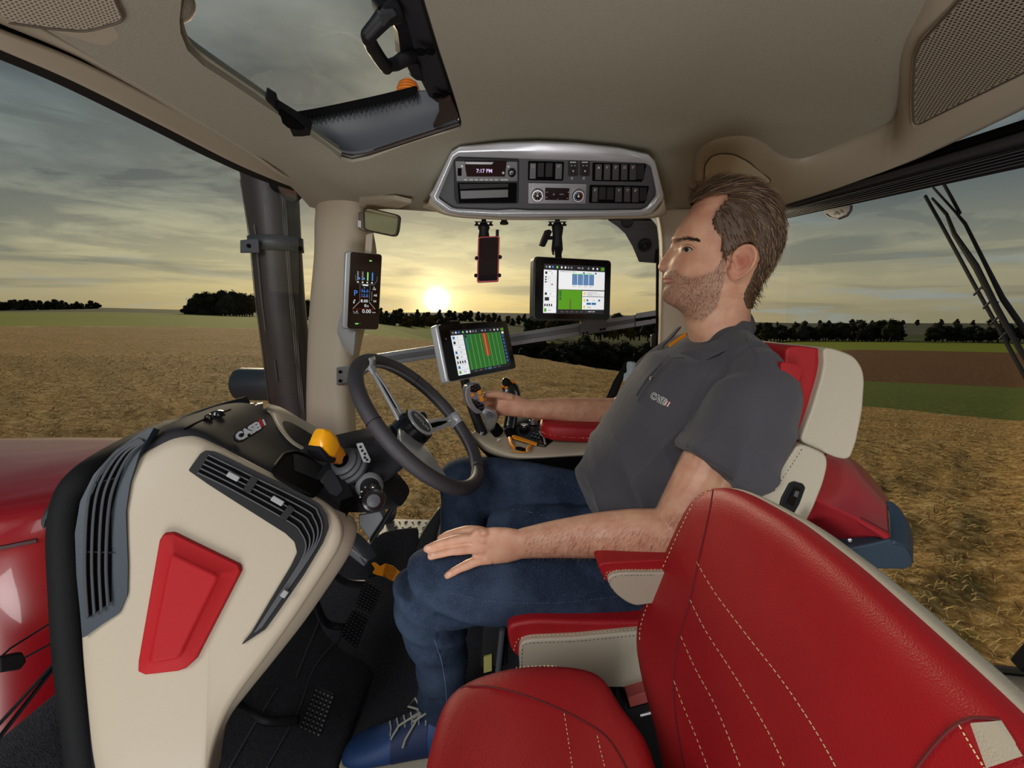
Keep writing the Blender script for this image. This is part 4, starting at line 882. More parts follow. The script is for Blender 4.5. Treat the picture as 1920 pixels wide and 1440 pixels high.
BVT = bvh_of(dtop)
# beige far shoulder
mb = MB(); A = [(497, 765), (505, 775), (520, 800), (545, 830), (580, 852), (612, 878)]; B = [(505, 757), (530, 765), (565, 785), (600, 805), (632, 825), (660, 850)]
mb.grid(patch([[cast(BVT, x, y, .004)[0] or P(x, y, Y=1.1) for x, y in A], [P((x + u) / 2, (y + w_) / 2 - 1, Y=1.15) for (x, y), (u, w_) in zip(A, B)], [P(x, y, Y=1.22) for x, y in B], [P(x + 6, y + 12, Y=1.27) for x, y in B]], 40, 12)); build('beige_shoulder', mb, 'beige', t, solid=.006)
mb = MB(); mb.tube([P(x, y, Y=1.213) for x, y in [(522, 768), (560, 786), (600, 812), (630, 829), (648, 840)]], .005, 8, flat=.4); build('shoulder_slot', mb, 'slate', t)
# windshield base rubber
mb = MB(); mb.tube(cr([P(462, 754, Y=1.24), P(400, 772, Y=1.16), P(330, 798, Y=1.05), P(262, 828, Y=.90), P(200, 862, Y=.80), P(155, 895, Y=.745), P(128, 935, Y=.72), P(118, 1000, Y=.70), P(122, 1100, Y=.68), P(130, 1220, Y=.65), P(145, 1340, Y=.62), P(165, 1500, Y=.58)], 60), [.016] * 12 + [.020] * 48, 12); build('windshield_base_seal', mb, 'rubber', t)
mb = MB(); mb.grid(patch([[P(x, y, Y=Y_) for x, y, Y_ in L] for L in ([(130, 930, .74), (118, 1000, .72), (120, 1100, .70), (130, 1250, .66), (160, 1500, .58)], [(170, 930, .72), (150, 1000, .70), (152, 1100, .68), (160, 1250, .64), (185, 1500, .57)])], 20, 4)); build('seal_web', mb, 'rubber', t)
# two knobs on the top
for x, y, r_ in [(408, 776, .014), (392, 784, .008)]:
    q, nn = cast(BVT, x, y + 4, 0); mb = MB(); mb.lathe(q, V((0, 0, 1)), [(0, r_), (.004, r_), (.010, r_ * .8), (.012, r_ * .4)], 20); build('button', mb, 'black_gloss', t)
line_on(BVT, [(345, 806), (375, 790), (432, 768)], t, 'void', .002, name='trim_gap')
# storage pocket
pk = Pl(cast(BVT, 560, 850)[0], cast(BVT, 540, 870)[0], cast(BVT, 600, 900)[0])
mb = MB(); plate(mb, pk, [(512, 876), (532, 850), (552, 846), (570, 850), (618, 878), (606, 915), (590, 930), (560, 915), (520, 892)], .012, .006, .012); build('storage_pocket', mb, 'void', t)
mb = MB(); mb.tube(rnd(pk.pts([(512, 876), (532, 850), (552, 846), (570, 850), (618, 878)], .013), .01)[5:-5], .0025, 8); build('pocket_lip', mb, 'black', t)
mb = MB(); mb.grid(patch([[pk.pt(550, 850, .0145), pk.pt(580, 860, .0145), pk.pt(614, 880, .0145)], [pk.pt(552, 882, .013), pk.pt(572, 890, .013), pk.pt(600, 902, .013)]], 12, 6)); build('pocket_wall', mb, 'char', t)
# raised lettering on the dash top
q, nn = cast(BVT, 466, 815, .004); q2 = cast(BVT, 442, 833, .004)[0]; q3 = P(499, 797, Y=q2.y + .045)
xd = (q3 - q2); yd = (nn.cross(xd).normalized() * .6 + V((0, 0, .7))).normalized(); nn = xd.cross(yd).normalized(); q2 = q2 + yd * .006; q3 = q3 + yd * .006
L_ = xd.length; mb = text('CASE', q2.lerp(q3, .40), xd, yd, L_ * .34, .004, bold=.0012, space=.92)
mb2 = MB(); text('CASE', q2.lerp(q3, .40) - nn * .003, xd, yd, L_ * .34, .003, mb2, bold=.0035, space=.92)
xn = xd.normalized(); yn = yd.normalized(); c0 = q2.lerp(q3, .86); s_ = L_ * .14
for k in (-1, 1): mb.box(c0 + xn * k * s_ * .62 + nn * .002, (s_ * .42, s_ * 1.5, .006), (xn, yn, nn))
mb3 = MB(); mb3.box(c0 + nn * .003 + yn * s_ * .2, (s_ * .40, s_ * 1.9, .006), (xn, yn, nn)); mb.box(c0 + nn * .001 - yn * 0, (s_ * 1.2, s_ * .3, .004), (xn, yn, nn))
mb2.box(c0 - nn * .002, (s_ * 2.0, s_ * 1.7, .004), (xn, yn, nn))
build('badge_backing', mb2, 'black', t); build('badge_lettering', mb, 'silver_p', t, angle=30); build('badge_red_bar', mb3, 'red_plastic', t, smooth=False)
# black pod between pocket and column
t = thing('phone_pocket', P(630, 930, Y=.86), 'black plastic pocket pod between the dash and the steering column', 'pocket')
pp = Pl(P(600, 900, Y=.865), P(660, 940, Y=.875), P(620, 870, Y=.93))
mb = MB(); plate(mb, pp, [(578, 916), (596, 890), (612, 868), (622, 862), (632, 872), (662, 926), (664, 940), (650, 968), (638, 990), (628, 972), (612, 945), (590, 932)], .0, .06, .008); build('pod_body', mb, 'char', t, bev=.007)
mb = MB(); plate(mb, pp, [(640, 938), (662, 930), (663, 945), (650, 968), (638, 988), (636, 965)], .003, .012, .003); build('pod_inlay', mb, 'void', t, bev=.001)
mb = MB(); plate(mb, pp, [(601, 900), (616, 880), (624, 880), (644, 918), (634, 930), (618, 924)], .002, .004, .004); build('pod_face', mb, 'dkgrey', t, bev=.001)
# ================================================================ steering column and wheel
WC = V((-.206, 1.043, CAMZ - .24)); WN = V((.736, -.096, .67)).normalized(); WR = .184
t = thing('steering_column', P(690, 900, Y=1.0), 'dark grey steering column with levers between dash and wheel', 'steering column')
wx = V((0, 1, 0)) - WN * WN.y; wx.normalize(); wy = WN.cross(wx)   # lateral, and down-forward in the wheel plane
ctr = [P(600, 885, Y=1.03), P(655, 868, Y=1.03), P(705, 850, Y=1.035), WC - WN * .10, WC - WN * .055]
def rr2(c, a, b_, ha, hb, r=.4, n=24):
    out = []
    for k in range(n):
        t_ = 2 * pi * k / n; e = .45; out.append(c + a * ha * math.copysign(abs(cos(t_)) ** e, cos(t_)) + b_ * hb * math.copysign(abs(sin(t_)) ** e, sin(t_)))
    return out
ax1 = V((0, 1, 0)); rows = []
for c, ha, hb in zip(ctr, (.085, .085, .078, .055, .045), (.075, .07, .062, .05, .04)): rows.append(rr2(c, ax1, V((.62, 0, -.78)), ha, hb))
mb = MB(); mb.grid(rows, True, True); build('shroud', mb, 'char', t, angle=50)
mb = MB(); 
rows = [rr2(c, ax1, V((.62, 0, -.78)), ha, hb) for c, ha, hb in ((P(650, 905, Y=1.0), .095, .05), (P(690, 905, Y=1.0), .09, .055), (P(735, 905, Y=1.02), .06, .05))]
mb.grid(rows, True, True); build('lower_shroud', mb, 'char', t, angle=50)
mb = MB(); cp = Pl(P(680, 850, Y=.93), P(700, 850, Y=.94), P(685, 875, Y=.93)); plate(mb, cp, [(668, 832), (680, 830), (695, 862), (693, 868), (681, 866)], .004, .002, .002); build('decal', mb, mat('decal_grey', '#9c9fa1', .5), t)
mb = MB()
for x, y in [(676, 838), (679, 845), (684, 851), (684, 858), (688, 862)]: mb.lathe(cp.pt(x, y, .0045), cp.n, [(0, .0028), (.0005, .0028)], 8)
build('decal_symbols', mb, 'black', t)
# left stalk boot rings and yellow shuttle lever
q = P(646, 868, Y=.935); tip = P(590, 822, Y=.86); d = (tip - q).normalized()
mb = MB(); mb.lathe(q - d * .02, d, [(0, .042), (.008, .042), (.012, .036), (.018, .036), (.022, .030), (.028, .030), (.032, .022)], 28); build('lever_boot', mb, mat('boot_grey', '#4b4d52', .5), t)
mb = MB(); mb.tube([q + d * .005, q + d * .032], [.017, .014], 14); build('lever_stem', mb, 'void', t)
t2 = t
mb = MB(); p0 = q + d * .022; 
side = V((0, 0, 1)); side = (side - d * side.dot(d)).normalized(); s2 = d.cross(side)
mb.grid([rr2(p0 + d * h, side, s2, a, b_) for h, a, b_ in ((0, .013, .013), (.012, .0165, .016), (.03, .018, .018), (.034, .019, .019))], True, True); build('shuttle_lever_collar', mb, 'orange', t)
mb = MB(); mb.grid([rr2(p0 + d * h + side * u, side, s2, a, b_) for h, a, b_, u in ((.036, .020, .019, 0), (.05, .024, .020, .002), (.075, .021, .018, .006), (.082, .012, .012, .010))], True, True); build('shuttle_lever_knob', mb, 'yellow', t)
mb = MB(); mb.grid([rr2(p0 + d * h - side * u, side, s2, a, b_) for h, a, b_, u in ((.030, .006, .0205, .017), (.05, .006, .021, .022), (.077, .005, .017, .016))], True, True); build('shuttle_lever_underside', mb, 'black', t)
# right hand... lower stalk with round end (horn)
q = P(693, 912, Y=.93); tip = P(702, 944, Y=.80); d = (tip - q).normalized()
mb = MB(); mb.lathe(q - d * .01, d, [(0, .028), (.01, .028), (.018, .022)], 24); build('stalk_base', mb, mat('stalk_grey', '#7f8082', .4), t)
mb = MB(); mb.lathe(q, d, [(0, .020), (.05, .019), (.055, .021), (.10, .021), (.105, .022)], 24); build('stalk_grip', mb, 'black', t)
mb = MB(); mb.lathe(q + d * .105, d, [(0, .022), (.004, .023), (.012, .020), (.013, .014)], 24); build('stalk_ring', mb, 'black_gloss', t)
mb = MB(); mb.lathe(q + d * .117, d, [(0, .013), (.004, .012), (.006, .005)], 20); build('horn_button', mb, 'dkgrey', t)
mb = MB()
for k in range(8): a = k * .5; mb.box(q + d * (.085) + (side * cos(a) + d.cross(side).normalized() * sin(a)) * .0212, (.004, .003, .0015))
build('stalk_print', mb, 'white', t)
# small far stalk above hub
q = P(752, 800, Y=1.10); tip = P(787, 784, Y=1.17); d = (tip - q).normalized()
mb = MB(); mb.lathe(q, d, [(0, .012), (.05, .013), (.055, .017), (.085, .017), (.092, .012)], 20); build('far_stalk', mb, 'black_gloss', t)
t = thing('steering_wheel', WC, 'grey leather steering wheel with three silver spokes', 'steering wheel')
def wp(r, a, h=0): return WC + (wx * cos(a) + wy * sin(a)) * r + WN * h
mb = MB(); mb.tube([wp(WR, a) for a in np.linspace(0, 2 * pi, 97)[:-1]], .0158, 20, closed=True); rim = build('rim', mb, 'leather_blk', t)
# where are the spokes? towards screen points
def wang(px, py):
    d = ray(px, py); tt = (WC - CO).dot(WN) / d.dot(WN); p = CO + d * tt - WC; return atan2(p.dot(wy), p.dot(wx)), p.length
spk_a = [wang(700, 690)[0], wang(846, 790)[0], wang(790, 880)[0]]
for k, (sx, sy) in enumerate([(698, 692), (850, 788), (800, 888)]):
    a, _ = wang(sx, sy); u = wx * cos(a) + wy * sin(a); w_ = WN.cross(u)
    def sec(r, hw, h, th): return [WC + u * r + w_ * hw + WN * (h + th), WC + u * r + w_ * hw + WN * (h - th), WC + u * r - w_ * hw + WN * (h - th), WC + u * r - w_ * hw + WN * (h + th)]
    mb = MB()
    if k < 2:   # open spokes: two limbs around a slot
        for s_ in (-1, 1):
            mb.grid([[p + w_ * (s_ * o_) for p in sec(r, hw, h, .004)] for r, hw, o_, h in ((.036, .009, .013, -.030), (.07, .0055, .012, -.022), (.11, .0045, .0105, -.012), (.15, .005, .006, -.003), (.172, .006, .004, .002))], True, True)
        mb.grid([sec(.15, .012, -.003, .004), sec(.178, .014, .004, .006)], True, True)
    else:
        mb.grid([sec(.03, .040, -.032, .004), sec(.08, .050, -.022, .006), (sec(.13, .060, -.010, .006)), sec(.170, .064, .0, .005)], True, True)
    build('spoke', mb, 'silver_p', t, bev=.003)
    if k < 2:
        mb = MB(); mb.grid([sec(.06, .008, -.026, .002), sec(.14, .006, -.006, .002)], True, True); build('spoke_inlay', mb, 'void', t)
        mb = MB(); mb.grid([[WC + u * (WR + .0165 * cos(b_)) + WN * (.0165 * sin(b_)) + w_ * s_ for b_ in np.linspace(pi * .55, pi * 1.45, 8)] for s_ in (-.016, .016)]); build('spoke_clasp', mb, 'silver_p', t, solid=.003)
mb = MB(); mb.lathe(WC - WN * .075, WN, [(0, .038), (.01, .042), (.05, .043), (.068, .041), (.072, .036)], 40); build('hub', mb, 'black_gloss', t)
mb = MB(); mb.lathe(WC - WN * .004, WN, [(0, .0375), (.003, .037), (.004, .031), (.002, .0305)], 40); build('hub_ring', mb, 'silver_p', t)
mb = MB(); mb.lathe(WC - WN * .004, WN, [(0, .031), (.0025, .030), (.0028, .004)], 40); build('hub_badge', mb, 'dkgrey', t)
mb = text('OPTUM', WC + WN * .0003, (wp(1, wang(800, 845)[0]) - wp(1, wang(740, 770)[0])), wp(1, wang(800, 770)[0]) - WC, .0145, .0006, bold=.0003); build('hub_lettering', mb, 'silver_p', t)
mb = MB()
for a in (wang(700, 792)[0], wang(778, 713)[0], wang(884, 870)[0]): mb.tube([wp(WR + .0161 * cos(b_), a, .0161 * sin(b_)) for b_ in np.linspace(0, 2 * pi, 25)[:-1]], .0006, 5, closed=True)
build('leather_seam', mb, 'void', t)
mb = MB()
for a in np.linspace(wang(712, 700)[0], wang(712, 700)[0] + 2 * pi, 300):
    mb.tube([wp(WR - .0158, a, .003), wp(WR - .0161, a + .012, 0), wp(WR - .0158, a, -.003)], .0006, 4)
build('rim_stitching', mb, mat('grey_thread', '#8b8b8e', .6), t)
# ================================================================ pedals
def pedal(name, L, Y, label, arm, m='rubber', t=None, rows_=9, cols=5):
    t = thing(name, P(L[0][0], L[0][1], Y=Y), label, 'pedal')
    pl = Pl(P(*L[0], Y=Y), P(*L[1], Y=Y - .005), P(*L[3], Y=Y - .045))
    mb = MB(); plate(mb, pl, L, 0, .012, .006); build('pad', mb, m, t, bev=.002)
    q = pl.pts(L[:4]) if len(L) == 4 else pl.pts(L)
    mb = MB()
    for i in range(cols):
        for j in range(rows_):
            u = (i + .5) / cols; v = (j + .6) / (rows_ + .2); c = q[0].lerp(q[1], u).lerp(q[3].lerp(q[2], u), v); x = (q[1] - q[0]) / cols * .33; y = (q[3] - q[0]) / rows_ * .33
            mb.add([c - x - y, c + x - y, c + x + y, c - x + y] + [c + (a * x + b_ * y) * .6 + pl.n * .004 for a, b_ in ((-1, -1), (1, -1), (1, 1), (-1, 1))], [(4, 5, 6, 7), (0, 1, 5, 4), (1, 2, 6, 5), (2, 3, 7, 6), (3, 0, 4, 7)])
    build('tread_studs', mb, mat('stud_rubber', '#34353a', .4) if m == 'rubber' else m, t, smooth=False)
    mb = MB(); mb.tube(cr([P(x, y, Y=Y_) for x, y, Y_ in arm], 16), .010, 8, flat=.55); build('pedal_arm', mb, 'black', t)
    return t
pedal('clutch_pedal', [(592, 1288), (628, 1304), (600, 1384), (560, 1366)], .93, 'black studded clutch pedal standing alone low on the carpet', [(560, 1350, .94), (500, 1352, .96), (450, 1325, .95), (425, 1290, .90), (440, 1240, .88)])
pedal('brake_pedal', [(684, 1086), (716, 1106), (696, 1152), (666, 1136)], 1.20, 'black studded brake pedal, upper of the pair near the knee', [(685, 1095, 1.205), (650, 1092, 1.2), (615, 1066, 1.16), (600, 1040, 1.1), (615, 1000, 1.0)])
pedal('brake_pedal', [(662, 1140), (692, 1156), (668, 1216), (637, 1190)], 1.16, 'black studded brake pedal, lower of the pair with the bent arm', [(650, 1175, 1.165), (615, 1170, 1.15), (597, 1140, 1.10), (585, 1095, 1.0)])
t = thing('accelerator_lever', P(720, 1072, Y=1.18), 'orange ribbed plastic foot lever peeking out left of the knee', 'lever')
apl = Pl(P(700, 1060, Y=1.17), P(748, 1065, Y=1.16), P(705, 1085, Y=1.15))
mb = MB(); plate(mb, apl, [(722, 1056), (735, 1060), (749, 1072), (738, 1090), (724, 1082), (706, 1078), (698, 1074), (703, 1066), (696, 1056), (702, 1054), (712, 1062)], 0, .008, .001); build('lever_plate', mb, 'orange', t, bev=.001)
mb = MB()
for k in range(8): mb.tube([apl.pt(722 - k * .6, 1058 + k * 2.9, .001), apl.pt(745 - k * 1.5, 1069 + k * 2.9, .001)], .0008, 4)
build('ribs', mb, mat('orange_rib', '#b36a08', .5), t)
t = thing('column_foot_bracket', P(690, 1030, Y=1.1), 'grey arched plastic bracket below the column above the pedals', 'bracket')
mb = MB(); mb.grid(patch([[P(655, 990, Y=1.10), P(675, 1002, Y=1.10), P(692, 1020, Y=1.10), P(706, 1042, Y=1.10)], [P(645, 1012, Y=1.07), P(662, 1025, Y=1.07), P(676, 1042, Y=1.07), P(686, 1056, Y=1.07)], [P(640, 1020, Y=1.10), P(658, 1035, Y=1.10), P(672, 1050, Y=1.10), P(684, 1062, Y=1.10)]], 16, 12)); build('shell', mb, 'dkgrey', t, solid=.01, bev=.002)
mb = MB(); mb.grid(patch([[P(650, 1022, Y=1.07), P(688, 1052, Y=1.07)], [P(646, 1034, Y=1.08), P(682, 1062, Y=1.08)]], 6, 5)); build('light_edge', mb, mat('edge_grey', '#777a7e', .4), t, solid=.006)
t = thing('column_support_strut', P(685, 990, Y=1.08), 'light grey metal strut dropping from the column stalk to the sill', 'strut')
mb = MB(); mb.prism([P(x, y, Y=1.10) for x, y in [(672, 965), (712, 958), (722, 975), (694, 1014), (672, 985)]], (0, .03, 0)); build('strut_plate', mb, mat('strut_grey', '#63666a', .4, metal=.3), t, bev=.003)
mb = MB(); mb.tube([P(696, 1015, Y=1.09), P(716, 985, Y=1.09), P(736, 950, Y=1.10)], .006, 8); build('cable_channel', mb, 'black', t)
# ================================================================ overhead console
CP = Pl(P(820, 400, Y=1.315), P(1235, 402, Y=1.315), P(1020, 270, Y=1.235))
t = thing('overhead_console', CP.pt(1020, 400), 'silver framed overhead console with radio and rocker switches', 'console')
OUT = [(805, 365), (812, 355), (846, 284), (862, 274), (940, 266), (1010, 264), (1080, 267), (1160, 276), (1215, 288), (1228, 300), (1245, 365), (1244, 374), (1222, 400), (1205, 405), (1140, 406), (990, 408), (940, 407), (870, 403), (838, 398), (808, 376)]
INN = [(823, 370), (826, 362), (851, 300), (858, 294), (940, 296), (1010, 299), (1120, 302), (1212, 306), (1221, 314), (1230, 360), (1228, 368), (1212, 388), (1200, 393), (1130, 394), (990, 394), (960, 392), (930, 394), (856, 391), (848, 389), (826, 374)]
MID = [((a[0] * .45 + b_[0] * .55), (a[1] * .45 + b_[1] * .55)) for a, b_ in zip(OUT, INN)]
mb = MB(); mb.grid([CP.pts(OUT, -.08), CP.pts(OUT, .002), CP.pts([(a[0] * .93 + b_[0] * .07, a[1] * .93 + b_[1] * .07) for a, b_ in zip(OUT, INN)], .010), CP.pts(MID, .013), CP.pts(INN, .008), CP.pts(INN, -.02)], True); fr = build('frame', mb, 'silver_p', t, bev=.002, angle=35)
mb = MB(); mb.prism(CP.pts(INN, -.003), -CP.n * .02); build('fascia', mb, mat('fascia_dark', '#3a3b40', .5, bump=.15, scale=900), t)
# beige chin below
mb = MB(); mb.grid(patch([CP.pts([(806, 372), (838, 396), (900, 404), (990, 407), (1140, 405), (1222, 399), (1245, 372)], -.006), [P(x, y, Y=1.335) for x, y in [(800, 385), (838, 404), (900, 411), (990, 413), (1140, 411), (1224, 409), (1250, 400)]], [P(x, y, Y=1.45) for x, y in [(790, 388), (838, 402), (900, 406), (990, 408), (1140, 407), (1224, 404), (1250, 396)]]], 40, 8)); build('chin', mb, 'beige', t, solid=.006)
cx = lambda x: 780 + x / 3.84
cyy = lambda y: 240 + y / 3.84
def cpl(mb, x0, y0, x1, y1, off, th, r=.0): plate(mb, CP, [(cx(x0), cyy(y0)), (cx(x1), cyy(y0)), (cx(x1), cyy(y1)), (cx(x0), cyy(y1))], off, th, r)
def cpoly(mb, L, off, th, r=0): plate(mb, CP, [(cx(x), cyy(y)) for x, y in L], off, th, r)
mb = MB(); cpoly(mb, [(270, 208), (742, 226), (738, 544), (292, 548), (276, 500)], .0, .01, .006); build('radio_bezel', mb, 'black', t, bev=.001)
mb = MB(); cpoly(mb, [(282, 238), (730, 242), (732, 384), (292, 384)], .003, .006); build('radio_face', mb, mat('radio_grey', '#2c2d31', .35), t, bev=.0005)
mb = MB(); cpoly(mb, [(350, 240), (655, 240), (650, 262), (640, 350), (366, 350), (356, 300)], .0045, .002); build('radio_display', mb, mat('lcd_brown', '#25100f', .6, spec=.1), t)
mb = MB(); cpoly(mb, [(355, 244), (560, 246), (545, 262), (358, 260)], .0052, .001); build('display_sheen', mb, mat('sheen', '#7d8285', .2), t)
mb = text('7:17 PM', CP.pt(cx(492), cyy(310), .006), CP.pt(1100, 330) - CP.pt(1000, 330), CP.pt(1000, 300) - CP.pt(1000, 330), .0125, .0002, bold=.0002); build('clock_digits', mb, mat('lcd_digits', '#c9b0d8', .4, emit=.6), t)
mb = text('Bluetooth', CP.pt(cx(375), cyy(254), .0065), CP.pt(1100, 330) - CP.pt(1000, 330), CP.pt(1000, 300) - CP.pt(1000, 330), .0035, .0001); build('radio_lettering', mb, 'white', t)
for x, w_ in [(357, 26), (398, 26), (434, 26), (471, 26), (507, 26), (542, 26), (579, 26), (636, 54)]:
    mb = MB(); cpl(mb, x - w_ / 2, 364, x + w_ / 2, 380, .0055, .003); build('preset_button', mb, mat('pale_button', '#a9a9aa', .5), t)
for x, y, r_ in [(332, 274, .003), (666, 276, .003), (628, 322, .003)]:
    mb = MB(); mb.lathe(CP.pt(cx(x), cyy(y), .004), CP.n, [(0, r_), (.002, r_), (.0025, r_ * .5)], 14); build('round_button', mb, 'white', t)
mb = MB(); mb.lathe(CP.pt(cx(690), cyy(320), .003), CP.n, [(0, .0105), (.009, .0095), (.010, .007), (.010, .003)], 24); build('volume_knob', mb, 'black_gloss', t)
mb = MB(); cpl(mb, 300, 290, 328, 345, .0045, .002); build('usb_slot', mb, 'void', t)
mb = MB(); cpoly(mb, [(298, 398), (726, 398), (722, 538), (310, 540)], .003, .004, .002); build('storage_slot', mb, 'void', t)
mb = MB(); cpoly(mb, [(318, 452), (664, 442), (664, 500), (322, 512)], .0045, .003); build('slot_tray', mb, mat('tray_grey', '#4c4d50', .4), t, bev=.001)
mb = MB(); cpoly(mb, [(312, 404), (664, 400), (664, 425), (318, 440)], .0045, .002); build('slot_flap', mb, 'black', t)
def swbox(L, off=.001):
    mb = MB(); cpoly(mb, L, off, .006, .003); build('switch_well', mb, 'void', t)
def rocker(x0, y0, x1, y1, blank=False, sym=None):
    mb = MB(); cpoly(mb, [(x0, y0), (x1, y0 + 1), (x1 - 3, y1), (x0 - 4, y1)], .005 if not blank else .003, .005, .002); build('blank_cover' if blank else 'rocker_switch', mb, mat('rocker', '#2c2d30', .35) if not blank else 'black', t, bev=.001)
    if sym:
        mb = MB(); c = CP.pt(cx((x0 + x1) / 2), cyy(y0 + 24), .0058); X = (CP.pt(1100, 330) - CP.pt(1000, 330)).normalized(); Yv = CP.n.cross(X)
        if sym == 'tri': mb.add([c - X * .003 - Yv * .0025, c + X * .003 - Yv * .0025, c + Yv * .003], [(0, 1, 2)])
        elif sym == 'arc': mb.tube([c + X * .0028 * cos(a) + Yv * .0028 * sin(a) for a in np.linspace(.6, 4.6, 10)], .0005, 4); mb.box(c, (.002, .001, .0004), (X, Yv, CP.n))
        elif sym == 'box': mb.tube([c + X * a * .003 + Yv * b_ * .0025 for a, b_ in ((-1, -1), (1, -1), (1, 1), (-1, 1))], .0005, 4, closed=True); mb.box(c, (.0025, .0008, .0004), (X, Yv, CP.n))
        elif sym == 'y': mb.tube([c - Yv * .003, c, c + Yv * .003 + X * .003], .0005, 4); mb.tube([c, c + Yv * .003 - X * .003], .0005, 4)
        build('switch_symbol', mb, 'white', t)
swbox([(808, 240), (1066, 246), (1060, 380), (806, 376)]); swbox([(1272, 252), (1660, 264), (1630, 388), (1270, 382)]); swbox([(1252, 412), (1680, 420), (1648, 544), (1246, 540)])
rocker(820, 252, 866, 368, sym='box'); rocker(876, 250, 924, 354, True); rocker(934, 250, 986, 354, True); rocker(1004, 254, 1054, 370, sym='arc')
for x, s_ in [(1292, 'tri'), (1354, 'arc'), (1416, 'arc'), (1478, 'box'), (1540, 'arc')]: rocker(x, 260, x + 48, 376, sym=s_)
rocker(1590, 262, 1646, 370, True)
rocker(1270, 424, 1312, 534, sym='arc'); rocker(1318, 424, 1370, 516, True); rocker(1376, 426, 1426, 518, True); rocker(1436, 426, 1486, 534, sym='y'); rocker(1500, 424, 1546, 534, sym='y'); rocker(1558, 428, 1606, 536, sym='arc'); rocker(1612, 428, 1664, 526, True)
for x0 in (1095, 1180):
    mb = MB(); cpl(mb, x0, 238, x0 + 72, 346, .001, .003, .003); build('key_switch', mb, 'black', t, bev=.0006)
    mb = MB(); cpl(mb, x0 + 20, 290, x0 + 56, 338, .005, .004, .001); build('rocker_switch', mb, 'black_gloss', t, bev=.0006)
    mb = MB(); cpl(mb, x0 + 14, 243, x0 + 58, 250, .002, .001); cpl(mb, x0 + 32, 306, x0 + 42, 316, .0058, .0008); cpl(mb, x0 + 22, 268, x0 + 28, 274, .002, .0008); cpl(mb, x0 + 46, 268, x0 + 52, 274, .002, .0008); build('switch_symbol', mb, 'white', t)
    mb = MB(); c = CP.pt(cx(x0 + 30), cyy(362), .001); X = (CP.pt(1100, 330) - CP.pt(1000, 330)).normalized(); Yv = CP.n.cross(X); mb.tube([c + X * .003 * cos(a) + Yv * .003 * sin(a) for a in np.linspace(.8, 5.4, 10)], .0006, 4); mb.tube([c - X * .003, c + X * .003], .0005, 4); build('printed_symbol', mb, 'white', t)
mb = MB(); cpoly(mb, [(808, 394), (1232, 402), (1222, 546), (806, 546)], .0, .004, .002); build('climate_panel', mb, 'alu', t, bev=.001)
mb = MB(); cpoly(mb, [(930, 432), (1105, 436), (1100, 520), (930, 518)], .003, .003, .001); build('climate_buttons', mb, 'black_gloss', t, bev=.0005)
mb = text('AUTO', CP.pt(cx(1048), cyy(478), .004), CP.pt(1100, 330) - CP.pt(1000, 330), CP.pt(1000, 300) - CP.pt(1000, 330), .004, .0001)
c = CP.pt(cx(992), cyy(478), .004); mb.tube([c + X * .0018 * cos(a) + Yv * .0018 * sin(a) for a in np.linspace(0, 6, 10)], .0004, 4)
for x, y in [(944, 462), (940, 500), (1098, 462), (1090, 506), (1020, 512)]: mb.box(CP.pt(cx(x), cyy(y), .004), (.003, .001, .0005), (X, Yv, CP.n))
build('climate_symbols', mb, 'white', t)
for k, (x, y) in enumerate([(874, 482), (1168, 486)]):
    q = CP.pt(cx(x), cyy(y), .002)
    mb = MB(); mb.lathe(q, CP.n, [(0, .0165), (.007, .0160), (.009, .0145), (.009, .0115), (.006, .0112)], 36); build('climate_knob', mb, 'chrome', t)
    mb = MB(); mb.lathe(q + CP.n * .004, CP.n, [(0, .0118), (.004, .0115), (.0045, .003)], 30); build('knob_face', mb, 'black_gloss', t)
    mb = MB(); mb.cur = 0
    for a in np.linspace(.3 + pi / 2, 2 * pi + pi / 2 - .3, 11 if k else 7):
        mb.cur = (0 if a > pi * 1.5 else 1) if k else 2
        mb.box(q + CP.n * .0088 + (X * cos(a) + Yv * sin(a)) * (.009 if k else .0085), (.0022, .0014, .0006), (X * cos(a) + Yv * sin(a), Yv * cos(a) - X * sin(a), CP.n))
    mb.cur = 2; mb.lathe(q + CP.n * .0085, CP.n, [(0, .003), (.0006, .0028)], 12); mb.box(q + CP.n * .009 + Yv * .004, (.0012, .006, .0005), (X, Yv, CP.n))
    build('knob_marks', mb, [mat('mark_red', '#d04040', .5, emit=.2), mat('mark_blue', '#5fb4e6', .5, emit=.2), 'white'], t)
# ================================================================ phone in its holder, tablet on its ball mount
def ballmount(t, x, y0, y1, Y, s=1.0):
    mb = MB(); mb.prism([P(x - 17, y0 + 3, Y=Y - .02), P(x + 17, y0 + 3, Y=Y - .02), P(x + 17, y0 + 3, Y=Y + .02), P(x - 17, y0 + 3, Y=Y + .02)], (0, 0, -.003)); build('mount_plate', mb, 'black', t)
    for dx in (-13, 13):
        mb = MB(); mb.lathe(P(x + dx, y0 + 4, Y=Y), (0, 0, -1), [(0, .003), (.004, .003), (.008, .007), (.010, .007)], 12); build('plate_screw', mb, 'black', t)
    mb = MB(); mb.lathe(P(x, y0, Y=Y), (0, 0, -1), [(0, .007), (.012, .007), (.016, .012)], 16); L = (P(x, y0, Y=Y) - P(x, y1, Y=Y)).length
    mb.lathe(P(x, y0 + 6, Y=Y), (0, 0, -1), [(0, .010), (.012, .017), (L * .4, .0135), (L * .75, .0165), (L * .9, .013)], 18)
    o = build('double_socket_arm', mb, 'black', t, bev=.0)
t = thing('phone_holder', P(905, 412, Y=1.36), 'black ball mounted holder gripping the red phone under the console', 'phone holder')
ballmount(t, 907, 412, 450, 1.36)
phq = [P(896, 444, Y=1.335), P(937, 442, Y=1.335), P(935, 529, Y=1.325), P(894, 530, Y=1.325)]
ph = Fr(phq); mb = MB(); ph.slab(mb, .25, .1, .75, .9, -.018, -.010, .006); build('back_plate', mb, 'black', t)
